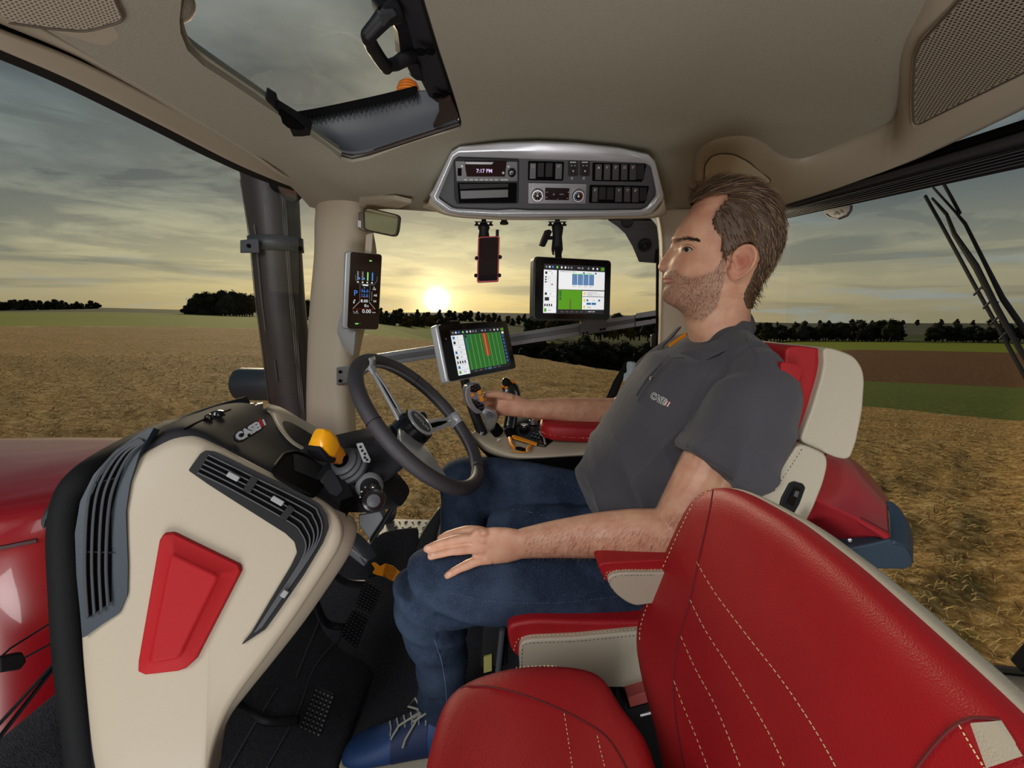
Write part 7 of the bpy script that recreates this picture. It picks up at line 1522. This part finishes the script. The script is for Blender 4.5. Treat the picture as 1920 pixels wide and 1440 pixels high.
# nails
for (x, y, Y_, a) in [(801, 1027, .847, 0), (808, 1040, .838, 0), (838, 1076, .829, 0)]:
    pass
BVS = bvh_of(bo)
for L in ([(796, 1028), (801, 1024), (808, 1024), (808, 1030), (800, 1033)], [(802, 1041), (808, 1037), (815, 1037), (814, 1042), (807, 1046)], [(834, 1079), (838, 1074), (845, 1072), (846, 1077), (839, 1083)]):
    q = [cast(BVS, x, y, .0004)[0] for x, y in L]
    if all(q):
        c = sum(q, V()) / len(q); n_ = (CO - c).normalized(); mb = MB(); mb.grid([q, [c.lerp(p, .5) + n_ * .0006 for p in q], [c.lerp(p, .05) + n_ * .0008 for p in q]], True, True); build('fingernail', mb, mat('nail', '#d9ab98', .3), t)
# eye, lids, brow
def face(px, py, lift=0): return cast(BVS, px, py, lift)[0]
def facepoly(L, lift, dome): 
    q = [face(x, y, lift) for x, y in L]; q = cr(q + q[:1], 26)[:-1]; c = sum(q, V()) / len(q); n_ = (CO - c).normalized(); m_ = MB(); m_.grid([q, [c.lerp(p, .6) + n_ * dome * .8 for p in q], [c.lerp(p, .05) + n_ * dome for p in q]], True, True); return m_
build('eyeball', facepoly([(1279.5, 470), (1283, 466), (1288, 464), (1294, 465), (1299, 469.5), (1294, 472), (1287, 473)], .0003, .0007), mat('eye_white', '#a89c92', .2), t)
build('iris', facepoly([(1284, 466), (1287.5, 464.6), (1291, 465.5), (1291.5, 469), (1289, 472), (1285.5, 471.5), (1283.5, 469)], .0010, .0005), mat('iris', '#1d1511', .12), t)
LM_ = mat('lash', '#2a1b15', .7)
for nm_, L, r_, m_ in [('upper_lash_line', [(1279, 470.5), (1283, 465.5), (1288, 463.2), (1294, 464.2), (1300, 469.5)], .0008, LM_), ('upper_eyelid', [(1279.5, 466), (1284, 461.8), (1289, 460.2), (1296, 461.8), (1302, 467)], .0016, 'skin'), ('lower_eyelid', [(1280, 472.5), (1286, 475), (1292, 475), (1299, 471.5)], .0012, 'skin'), ('eyelid_crease', [(1280, 463.5), (1285, 459), (1291, 458), (1298, 460.5), (1304, 466)], .0006, mat('crease', '#8a5f4c', .7))]:
    q = [face(x, y, .0004 if 'lash' not in nm_ else .0011) for x, y in L]; mb = MB(); c = cr(q, 16); mb.tube(c, [.0003] + [r_] * 14 + [.0003], 8); build(nm_, mb, m_, t)
LIP = mat('lip', '#b0685c', .45)
for nm_, L, r_ in [('upper_lip', [(1244.5, 521.5), (1251, 521.5), (1260, 524), (1271, 527)], [.0026, .0026, .0019, .0006]), ('lower_lip', [(1246.5, 528.5), (1253, 529.5), (1261, 529.3), (1270, 527.8)], [.0028, .0028, .0018, .0006])]:
    q = [face(x, y, -.0008) for x, y in L]
    if all(q): mb = MB(); c = cr(q, 14); mb.tube(c, list(np.interp(np.linspace(0, 3, 14), range(4), r_)), 10); build(nm_, mb, LIP, t)
HM = mat('hair_brown', '#513c2b', .5, var=.0); HM2 = mat('hair_light', '#84674a', .45); HM3 = mat('hair_dark', '#2e2118', .6)
def hair(mb, p, d, L, w_, n, lift=0.0, seg=3, curl=None):
    pts = []; q = V(p)
    d = V(d).normalized(); s_ = d.cross(n).normalized() * w_
    for k in range(seg + 1):
        f = k / seg; c = q + d * (L * f) + n * (lift * sin(pi * min(1, f * .8)) ) ; pts.append((c - s_ * (1 - f * .8), c + s_ * (1 - f * .8), c + n * w_ * (1 - f * .8)))
    vs = [v for tr in pts for v in tr]; fs = []
    for k in range(seg):
        for a in range(3): fs.append((3 * k + a, 3 * k + (a + 1) % 3, 3 * k + 3 + (a + 1) % 3, 3 * k + 3 + a))
    mb.add(vs, fs)
rr = random.Random(11); mb = MB()
for k in range(620):
    u = rr.random(); x = 1264 + 46 * u; y = 452.5 - 5.5 * sin(min(1, u * 1.4) * pi * .55) + 6 * max(0, u - .55) + rr.gauss(0, 2.3) * (1 - .5 * u); p, n_ = cast(BVS, x, y, .0005)
    if p: hair(mb, p, (-FW * .9 + V((0, 0, .35 - .9 * u)) + n_ * .15) , .005, .00035, n_)
build('eyebrow', mb, HM3, t)
# beard stubble
mb = MB()
for k in range(3000):
    x, y = rr.uniform(1242, 1362), rr.uniform(484, 612); p, n_ = cast(BVS, x, y, -.0002)
    if p is None: continue
    s_, l, z = loc(p)
    if s_ < -.012 or z > float(np.interp(s_, [a for a, _ in jl], [q for _, q in jl])) or z < float(np.interp(s_, [a for a, _ in lo_], [q for _, q in lo_])) or (abs(z - zpx(526)) < .005 and s_ > .075): continue
    mb.cur = 0 if rr.random() < .55 else 1
    hair(mb, p, V((0, 0, -1)) + n_ * .9 + FW * rr.uniform(-.3, .5), rr.uniform(.0025, .0055), .00022, n_, seg=1)
build('beard_stubble', mb, [HM3, mat('stubble_light', '#8a735c', .6)], t)
# arm hair
mb = MB()
for k in range(1900):
    x, y = rr.uniform(985, 1290), rr.uniform(960, 1050); p, n_ = cast(BVS, x, y, -.0002)
    if p is None or p.z < Zr(-.6): continue
    fall = V((-.55, 0, -.9)) + n_ * .45 + V((rr.uniform(-.4, .4), 0, rr.uniform(-.3, .3))); hair(mb, p, fall, rr.uniform(.006, .014), .00013, n_, seg=2)
for k in range(900):
    x, y = rr.uniform(990, 1150), rr.uniform(745, 800); p, n_ = cast(BVS, x, y, -.0002)
    if p is None: continue
    hair(mb, p, V((-.7, 0, -.5)) + n_ * .5 + V((rr.uniform(-.3, .3), 0, rr.uniform(-.3, .3))), rr.uniform(.005, .010), .00013, n_, seg=2)
build('arm_hair', mb, mat('arm_hair', '#845f45', .6), t)
# ---- hair shell following the skull above the hairline, then locks
hairl = sorted([(hs(x, y)[0], hs(x, y)[1]) for x, y in [(1240, 372), (1300, 380), (1325, 383), (1345, 384), (1352, 392), (1350, 412), (1346, 432), (1352, 445), (1352, 470), (1354, 486), (1362, 490), (1372, 480), (1384, 468), (1400, 465), (1414, 474), (1417, 492), (1410, 515), (1400, 540), (1397, 565), (1400, 590), (1470, 592)]])
# hairline as a function: region test by polygon in (s, z)
HPOLY = [hs(x, y) for x, y in [(1270, 330), (1292, 372), (1308, 390), (1330, 384), (1352, 383), (1366, 382), (1360, 394), (1348, 408), (1339, 422), (1338, 440), (1350, 452), (1350, 470), (1352, 488), (1358, 492), (1366, 486), (1374, 476), (1386, 468), (1400, 466), (1412, 474), (1417, 490), (1412, 510), (1402, 530), (1393, 548), (1391, 562), (1396, 574), (1400, 580), (1480, 580), (1520, 330)]]
def inpoly(s_, z):
    c = False
    for i in range(len(HPOLY)):
        (x1, y1), (x2, y2) = HPOLY[i - 1], HPOLY[i]
        if (y1 > z) != (y2 > z) and s_ < (x2 - x1) * (z - y1) / (y2 - y1) + x1: c = not c
    return c
hz = [zpx(592) + (z_hi - zpx(592)) * k / 110 for k in range(111)]
def hoff(th, z):
    f = smooth(zpx(560), zpx(420), z); return .003 + .0085 * f + .004 * (noise.noise(V((th * 4, z * 25, 0))))
nT = 150; vs = []; ok = []
for z in hz:
    for k in range(nT):
        th = 2 * pi * k / nT; p0 = headp(th, z, 0, False); s_, l, _ = loc(p0); ok.append(inpoly(s_, z)); q = headp(th, z, hoff(th, z), False); q.z += .006 * smooth(zpx(420), zpx(353), z); vs.append(q)
mb = MB(); fs = []
for j in range(len(hz) - 1):
    for k in range(nT):
        f = (j * nT + k, j * nT + (k + 1) % nT, (j + 1) * nT + (k + 1) % nT, (j + 1) * nT + k)
        if sum(ok[i] for i in f) >= 3: fs.append(f)
top = len(hz) - 1; fs.append(tuple(top * nT + k for k in range(nT)))
mb.add(vs, fs); hshell = build('hair', mb, HM, t, solid=.004, angle=0)
BH = bvh_of(hshell); mb = MB()
# locks combed back and down
cand = 0
while cand < 5200:
    th = rr.uniform(0, 2 * pi); z = zpx(572) + (z_hi - zpx(572)) * rr.random() ** .8; p0 = headp(th, z, 0, False); s_, l, _ = loc(p0); cand += 1
    if not inpoly(s_, z): continue
    q = headp(th, z, hoff(th, z) + .0005, False); q.z += .006 * smooth(zpx(420), zpx(353), z); q2 = headp(th + .02, z, hoff(th, z), False); q3 = headp(th, z - .004, hoff(th, z), False)
    n_ = ((q - HC.xy.to_3d() - V((0, 0, zpx(440))))).normalized(); upf = smooth(zpx(430), zpx(365), z)
    d = (-FW * (.45 + .9 * upf) + V((0, 0, -1)) * (1.0 - .9 * upf)); d = d - n_ * d.dot(n_); d += n_ * .10 + V((rr.uniform(-.22, .22), rr.uniform(-.22, .22), rr.uniform(-.15, .15)))
    r_ = rr.random(); mb.cur = 0 if r_ < .45 else (1 if r_ < .75 else 2)
    hair(mb, q, d, rr.uniform(.016, .034) * (.6 + .6 * upf), rr.uniform(.0005, .0010), n_, lift=.002, seg=4)
# fringe tufts swept forward/up at the front
for k in range(420):
    u = rr.random(); base = HP_.pt(1302 + 60 * u, 372 - 12 * u + rr.uniform(-6, 8)) + LT * rr.uniform(-.045, .05); d = FW * (.9 - .5 * u) + V((0, 0, .25 + .25 * rr.random())) + LT * rr.uniform(-.3, .3)
    if u > .45: d = FW * .3 + V((0, 0, .5)) - FW * 1.0 * rr.random()
    r_ = rr.random(); mb.cur = 0 if r_ < .45 else (1 if r_ < .8 else 2); hair(mb, base, d, rr.uniform(.012, .026), rr.uniform(.0006, .001), V((0, 0, 1)), lift=.004, seg=4)
build('hair_locks', mb, [HM, HM2, HM3], t)
# ================================================================ polo shirt
sh = MB()
def tsec(px, py, Y, ax, a, b_, n=40): 
    c = P(px, py, Y=Y); ax = V(ax).normalized(); u = ax.cross(V((0, 1, 0))).normalized(); return [c + u * (a * cos(2 * pi * k / n)) + V((0, 1, 0)) * (b_ * sin(2 * pi * k / n)) for k in range(n)]
A = (.30, 0, 1)
SK = 1
secs = [tsec(1215, 1010, 1.03, A, .10, .13), tsec(1200, 975, 1.03, A, .125, .158), tsec(1188, 925, 1.03, A, .132, .168), tsec(1205, 870, 1.03, A, .130, .168), tsec(1240, 810, 1.03, A, .125, .17), tsec(1278, 745, 1.03, A, .122, .18), tsec(1312, 690, 1.03, A, .108, .185), tsec(1336, 662, 1.03, (.15, 0, 1), .082, .155), tsec(1346, 645, 1.02, (.1, 0, 1), .070, .11), tsec(1350, 632, 1.02, (.1, 0, 1), .058, .075)]
sh.grid([cr(r_, 40) if False else r_ for r_ in secs], True, True)
def limb2(mb, pts, n=24): limb(mb, pts, n)
limb2(sh, [(1352, 640, .99, .052, .05), (1378, 662, .94, .050, .048), (1402, 690, .885, .056, .052)])
limb2(sh, [(1385, 690, .92, .045, .045), (1414, 712, .87, .066, .06), (1419, 750, .84, .080, .073), (1400, 790, .82, .083, .076), (1370, 850, .815, .082, .074), (1340, 886, .81, .081, .073)])
limb2(sh, [(1330, 660, 1.12, .05), (1290, 672, 1.18, .066, .06), (1250, 690, 1.235, .064, .06), (1222, 712, 1.265, .062, .058)])
def shirtfold(p, n):
    v = 0; q = p - V((.3, 1, .7))
    v += .0035 * noise.noise(V((q.x * 9 + q.z * 9, q.y * 6, q.z * 5 - q.x * 5)))
    # diagonal folds over the belly and armpit
    w_ = noise.noise(V((q.x * 3, q.y * 3, q.z * 3))) * .6
    w2 = noise.noise(V((q.x * 5 + 9, q.y * 4, q.z * 5))); rdg = lambda a: (1 - abs(sin(a))) ** 1.5
    v += .016 * rdg((q.z * .55 + q.x * .95) * 34 + w_ * 5) * gs(p.z - Zr(-.40), .13) * (1 if p.x < .44 else .3) * (.5 + w2)
    v += .015 * rdg((q.x * 1.1 - q.z * .8) * 30 + w_ * 4) * gs(p.z - Zr(-.20), .12) * gs(p.y - .86, .12) * (.4 + w2)
    v += .013 * rdg((q.x * .3 + q.z * 1.1) * 36 + w2 * 4) * gs(p.z - Zr(-.30), .10) * (1 if p.y < .9 and p.x > .4 else .3)
    return v
srm = remeshed(sh, .0055, 6, disp=shirtfold)
m, b = nm('polo_fabric'); tc = b.n('ShaderNodeTexCoord').outputs['Object']
wv = b.n('ShaderNodeTexVoronoi', i={'Vector': tc, 'Scale': 900.0}).outputs['Distance']; ln = b.n('ShaderNodeTexNoise', i={'Vector': tc, 'Scale': 14.0, 'Detail': 5.0}).outputs[0]
pr = b.n('ShaderNodeBsdfPrincipled', i={'Base Color': b.mix(b.m('MULTIPLY', ln, .3), lin('#4d4c52'), lin('#403f45')), 'Roughness': .92, 'Specular IOR Level': .15, 'Sheen Weight': .15})
b1 = b.n('ShaderNodeBump', i={'Strength': .6, 'Distance': .0008, 'Height': wv}); b2 = b.n('ShaderNodeBump', i={'Strength': .35, 'Distance': .012, 'Height': ln, 'Normal': b1.outputs[0]}); b.nt.links.new(b2.outputs[0], pr.inputs['Normal']); M['polo'] = finish(m, b, pr.outputs[0])
shirt = build('polo_shirt', srm, 'polo', t, angle=0)
BSH = bvh_of(shirt)
def sp_(x, y, lift=.002): return cast(BSH, x, y, lift)[0]
# collar: near wing and far wing
mb = MB()
c_top = [P(1404, 582, Y=1.0), P(1395, 598, Y=.95), P(1366, 620, Y=.928), P(1338, 640, Y=.925), P(1302, 652, Y=.94), P(1267, 663, Y=.985)]
c_mid = [P(1413, 596, Y=.995), P(1405, 616, Y=.935), P(1374, 634, Y=.908), P(1340, 652, Y=.906), P(1303, 666, Y=.922), P(1268, 668, Y=.975)]
c_low = [P(1419, 616, Y=.985), P(1409, 632, Y=.925), P(1382, 645, Y=.893), P(1342, 664, Y=.89), P(1306, 681, Y=.905), P(1290, 689, Y=.92)]
mb.grid(patch([c_top, c_mid, c_low], 30, 10)); build('collar', mb, 'polo', shirt, solid=.003)
mb = MB(); mb.grid(patch([[P(1276, 612, Y=1.09), P(1262, 630, Y=1.09), P(1244, 648, Y=1.075), P(1250, 662, Y=1.05)], [P(1268, 614, Y=1.11), P(1250, 634, Y=1.105), P(1232, 650, Y=1.09), P(1240, 664, Y=1.06)], [P(1266, 622, Y=1.12), P(1246, 640, Y=1.115), P(1229, 652, Y=1.095), P(1243, 668, Y=1.055)]], 16, 8)); build('collar', mb, 'polo', shirt, solid=.003)
mb = MB(); mb.grid(patch([[P(1287, 622, Y=1.085), P(1272, 632, Y=1.08), P(1252, 646, Y=1.075)], [P(1287, 632, Y=1.08), P(1272, 640, Y=1.075), P(1256, 653, Y=1.068)]], 10, 4)); tag(build('collar_tape', mb, 'orange', shirt, solid=.002), 'orange inner collar tape')
mb = MB(); pk_ = [sp_(x, y, .0015) for x, y in [(1283, 672), (1262, 672), (1240, 690), (1222, 712), (1205, 735), (1195, 752)]]; mb.tube([p for p in pk_ if p], .0015, 6); pk_ = [sp_(x, y, .0015) for x, y in [(1254, 668), (1236, 686), (1215, 708), (1200, 730), (1193, 742)]]; mb.tube([p for p in pk_ if p], .0015, 6); build('placket_edge', mb, 'polo', shirt)
q, n_ = cast(BSH, 1223, 710, .001)
if q: mb = MB(); mb.lathe(q, n_, [(0, .0052), (.002, .005), (.0022, .003), (.0015, .002)], 16); build('button', mb, mat('shirt_button', '#2c2b30', .35), shirt)
# embroidered logo
a, n_ = cast(BSH, 1222, 741, .0015); b_p = cast(BSH, 1257, 760, .0015)[0]
if a and b_p:
    xd = b_p - a; L_ = xd.length; yd = n_.cross(xd)
    if yd.z < 0: yd = -yd
    mb = text('CASE', a.lerp(b_p, .36), xd, yd, L_ * .34, .0004, bold=.0011, space=.95); build('logo_outline', mb, 'white', shirt)
    mb = text('CASE', a.lerp(b_p, .36) + n_ * .0006, xd, yd, L_ * .34, .0004, bold=.0, space=.95); build('logo_lettering', mb, mat('logo_black', '#1b1b1e', .8), shirt)
    xn = xd.normalized(); yn = yd.normalized(); c0 = a.lerp(b_p, .87) + n_ * .0006
    mb = MB(); [mb.box(c0 + xn * k * .0028, (.0022, .0105, .001), (xn, yn, n_)) for k in (-1, 1)]; build('logo_bars', mb, 'white', shirt); mb = MB(); mb.box(c0 + n_ * .0004 + yn * .001, (.0022, .0125, .001), (xn, yn, n_)); build('logo_red_bar', mb, 'red_plastic', shirt)
# sleeve rib
hem = [(1276, 848), (1300, 862), (1330, 880), (1365, 900), (1396, 917)]
line_on(BSH, [(1284, 840), (1320, 862), (1360, 885), (1402, 906)], shirt, 'stitch_dk', .0008, .0003, name='sleeve_seam')
line_on(BSH, [(1398, 625), (1402, 640), (1420, 668), (1416, 690)], shirt, 'polo', .0010, .0004, name='shoulder_seam')
line_on(BSH, [(1398, 640), (1370, 665), (1330, 700), (1300, 750), (1282, 810)], shirt, 'polo', .0012, .0003, name='armhole_seam')
# ================================================================ jeans
jn = MB()
jn.ell(P(1255, 1030, Y=1.03), (.16, .175, .115), n=24, m=16)
limb(jn, [(1270, 1090, .94, .105, .09), (1180, 1100, .92, .098, .088), (1080, 1103, .905, .090, .082), (960, 1100, .90, .084, .078), (860, 1095, .895, .080, .074), (810, 1092, .89, .074, .070), (790, 1098, .89, .060, .060)])
limb(jn, [(800, 1092, .89, .066, .066), (798, 1130, .90, .070, .066), (815, 1180, .925, .068, .062), (828, 1230, .95, .062, .058), (828, 1290, .975, .058, .054), (820, 1345, .99, .056, .050), (818, 1370, 1.0, .055, .048)])
limb(jn, [(1230, 1000, 1.12, .10, .09), (1120, 960, 1.14, .095, .085), (1020, 935, 1.16, .086, .08), (930, 915, 1.18, .080, .075), (870, 908, 1.19, .072, .070), (858, 912, 1.19, .06, .06)])
limb(jn, [(870, 908, 1.19, .068), (872, 940, 1.18, .068, .064), (868, 1000, 1.18, .062, .06), (850, 1080, 1.18, .056, .052), (845, 1150, 1.18, .05, .05)])
limb(jn, [(1250, 1050, 1.03, .09), (1120, 1020, 1.03, .085, .08), (1010, 1000, 1.06, .07, .07), (930, 985, 1.12, .05, .05)])
def jfold(p, n):
    v = .003 * noise.noise(V((p.x * 7, p.y * 7, p.z * 11)))
    kn = P(815, 1150, Y=.88); d = (p - kn).length
    v += .008 * sin((p.z - kn.z) * 95 + (p.x - kn.x) * 60 + 2.5 * noise.noise(V((p.x * 8, p.y * 8, p.z * 8)))) * gs(d - .06, .055) * (1 if p.x > kn.x + .01 else .35)
    v += .0025 * sin(p.z * 70 - p.x * 22 + 3 * noise.noise(V((p.x * 5, p.y * 5, p.z * 5)))) * gs(p.z - .25, .15)
    hp_ = P(1130, 960, Y=.95); d = (p - hp_).length; v += .005 * sin((p.x * .6 + p.z) * 90 + 3 * noise.noise(V((p.x * 7, 0, p.z * 7)))) * gs(d, .13)
    return v
jr = remeshed(jn, .006, 7, disp=jfold)
m, b = nm('denim_cloth'); tc = b.n('ShaderNodeTexCoord').outputs['Object']
mp_ = b.n('ShaderNodeMapping', i={'Vector': tc, 'Rotation': (0, .5, 0), 'Scale': (1.0, 1.0, 2.2)}).outputs[0]
f1 = b.n('ShaderNodeTexNoise', i={'Vector': mp_, 'Scale': 420.0, 'Detail': 3.0}).outputs[0]; f2 = b.n('ShaderNodeTexNoise', i={'Vector': tc, 'Scale': 9.0, 'Detail': 6.0, 'Roughness': .6}).outputs[0]
c = b.mix(b.ramp(f2, [(.38, (0, 0, 0, 1)), (.66, (1, 1, 1, 1))]), lin('#1e293c'), lin('#38465c')); c = b.mix(b.m('MULTIPLY', b.ramp(f1, [(.5, (0, 0, 0, 1)), (.72, (1, 1, 1, 1))]), .35), c, lin('#5c6b82'))
pr = b.n('ShaderNodeBsdfPrincipled', i={'Base Color': c, 'Roughness': .9, 'Specular IOR Level': .15}); bp = b.n('ShaderNodeBump', i={'Strength': .6, 'Distance': .001, 'Height': f1}); b2 = b.n('ShaderNodeBump', i={'Strength': .3, 'Distance': .015, 'Height': f2, 'Normal': bp.outputs[0]}); b.nt.links.new(b2.outputs[0], pr.inputs['Normal']); M['jeans'] = finish(m, b, pr.outputs[0])
jeans = build('jeans', jr, 'jeans', t, angle=0); BJ = bvh_of(jeans)
MT = mat('denim_thread', '#5c6b86', .8)
for L in ([(845, 1112), (930, 1128), (1040, 1130), (1110, 1124), (1190, 1114)], [(1060, 905), (1075, 918), (1092, 930), (1110, 936)], [(960, 955), (1000, 962), (1030, 972)]): stitch(BJ, L, jeans, MT, dash=4, gap=2, r=.0006, lift=.0004)
line_on(BJ, [(815, 1200), (828, 1240), (836, 1290), (838, 1340)], jeans, MT, .0010, .0002, name='side_seam')
# ================================================================ shoe
sc = P(745, 1400, Y=.955); zf = .005
sx = V((-1, -.10, 0)).normalized(); sy = V((0, 1, 0)); 
def ssec(u, w_, h, z0, n=24): c = V((-.225, .955, 0)) + sx * u; return [c + sy * (w_ * math.copysign(abs(cos(a)) ** .8, cos(a))) + V((0, 0, z0 + h * (.5 + .5 * sin(a)))) for a in [2 * pi * k / n for k in range(n)]]
mb = MB(); mb.grid([ssec(u, w_, h, .022) for u, w_, h in [(-.10, .024, .06), (-.09, .034, .09), (-.06, .039, .105), (-.02, .041, .10), (.02, .044, .085), (.06, .048, .068), (.10, .048, .052), (.135, .042, .042), (.155, .028, .032), (.163, .010, .018)]], True, True)
shoe = build('shoe', mb, mat('shoe_blue', '#213f70', .6, bump=.2, scale=500), t, sub=1, angle=0)
mb = MB(); mb.grid([[V((-.225, .955, 0)) + sx * u + sy * (w_ * s_) + V((0, 0, zz)) for s_, zz in ((-1, .002), (-1.03, .022), (1.03, .022), (1, .002))] for u, w_ in [(-.115, .02), (-.10, .034), (-.05, .041), (.0, .044), (.06, .051), (.11, .049), (.145, .038), (.168, .014)]], True, True); build('sole', mb, mat('shoe_sole', '#b9b19c', .6), shoe, bev=.004)
BSO = bvh_of(shoe)
mb = MB(); mb.grid([ssec(u, w_ * 1.01, h * 1.012, .022) for u, w_, h in [(-.035, .0415, .104), (-.01, .0425, .096), (.02, .0445, .086), (.045, .047, .074)]], True); build('tongue_panel', mb, mat('shoe_navy', '#16284c', .7), shoe)
mb = MB()
for k in range(6):
    u = -.03 + k * .016; h = .022 + np.interp(u, [-.03, .06], [.105, .07]) + .002; c = V((-.225, .955, h)) + sx * u
    mb.tube([c + sy * -.026 + V((0, 0, -.014)), c + sy * -.01 + V((0, 0, .002)), c + sx * .008 + sy * .01 + V((0, 0, .002)), c + sx * .008 + sy * .026 + V((0, 0, -.014))], .0028, 6, flat=.5)
c = V((-.225, .95, .135)) + sx * -.02
mb.tube([c, c + V((.012, -.02, .012)), c + V((-.012, -.034, .004)), c + V((-.02, -.02, -.004)), c], .0026, 6); mb.tube([c, c + V((-.02, .02, .014)), c + V((-.035, .012, .0)), c], .0026, 6); mb.tube([c, c + V((-.03, -.045, -.03)), c + V((-.035, -.05, -.045))], .0024, 6); mb.tube([c, c + V((-.05, -.02, -.02)), c + V((-.065, -.035, -.04))], .0024, 6)
build('laces', mb, mat('lace_grey', '#8c8b82', .8), shoe)
mb = MB(); q = [cast(BSO, x, y, .001)[0] for x, y in [(770, 1408), (786, 1402), (800, 1432), (790, 1450)]]
if all(q): mb.prism(q, (0, -.003, 0)); tag(build('side_emblem', mb, mat('emblem_yellow', '#9a8c28', .6), shoe), 'yellow side emblem')
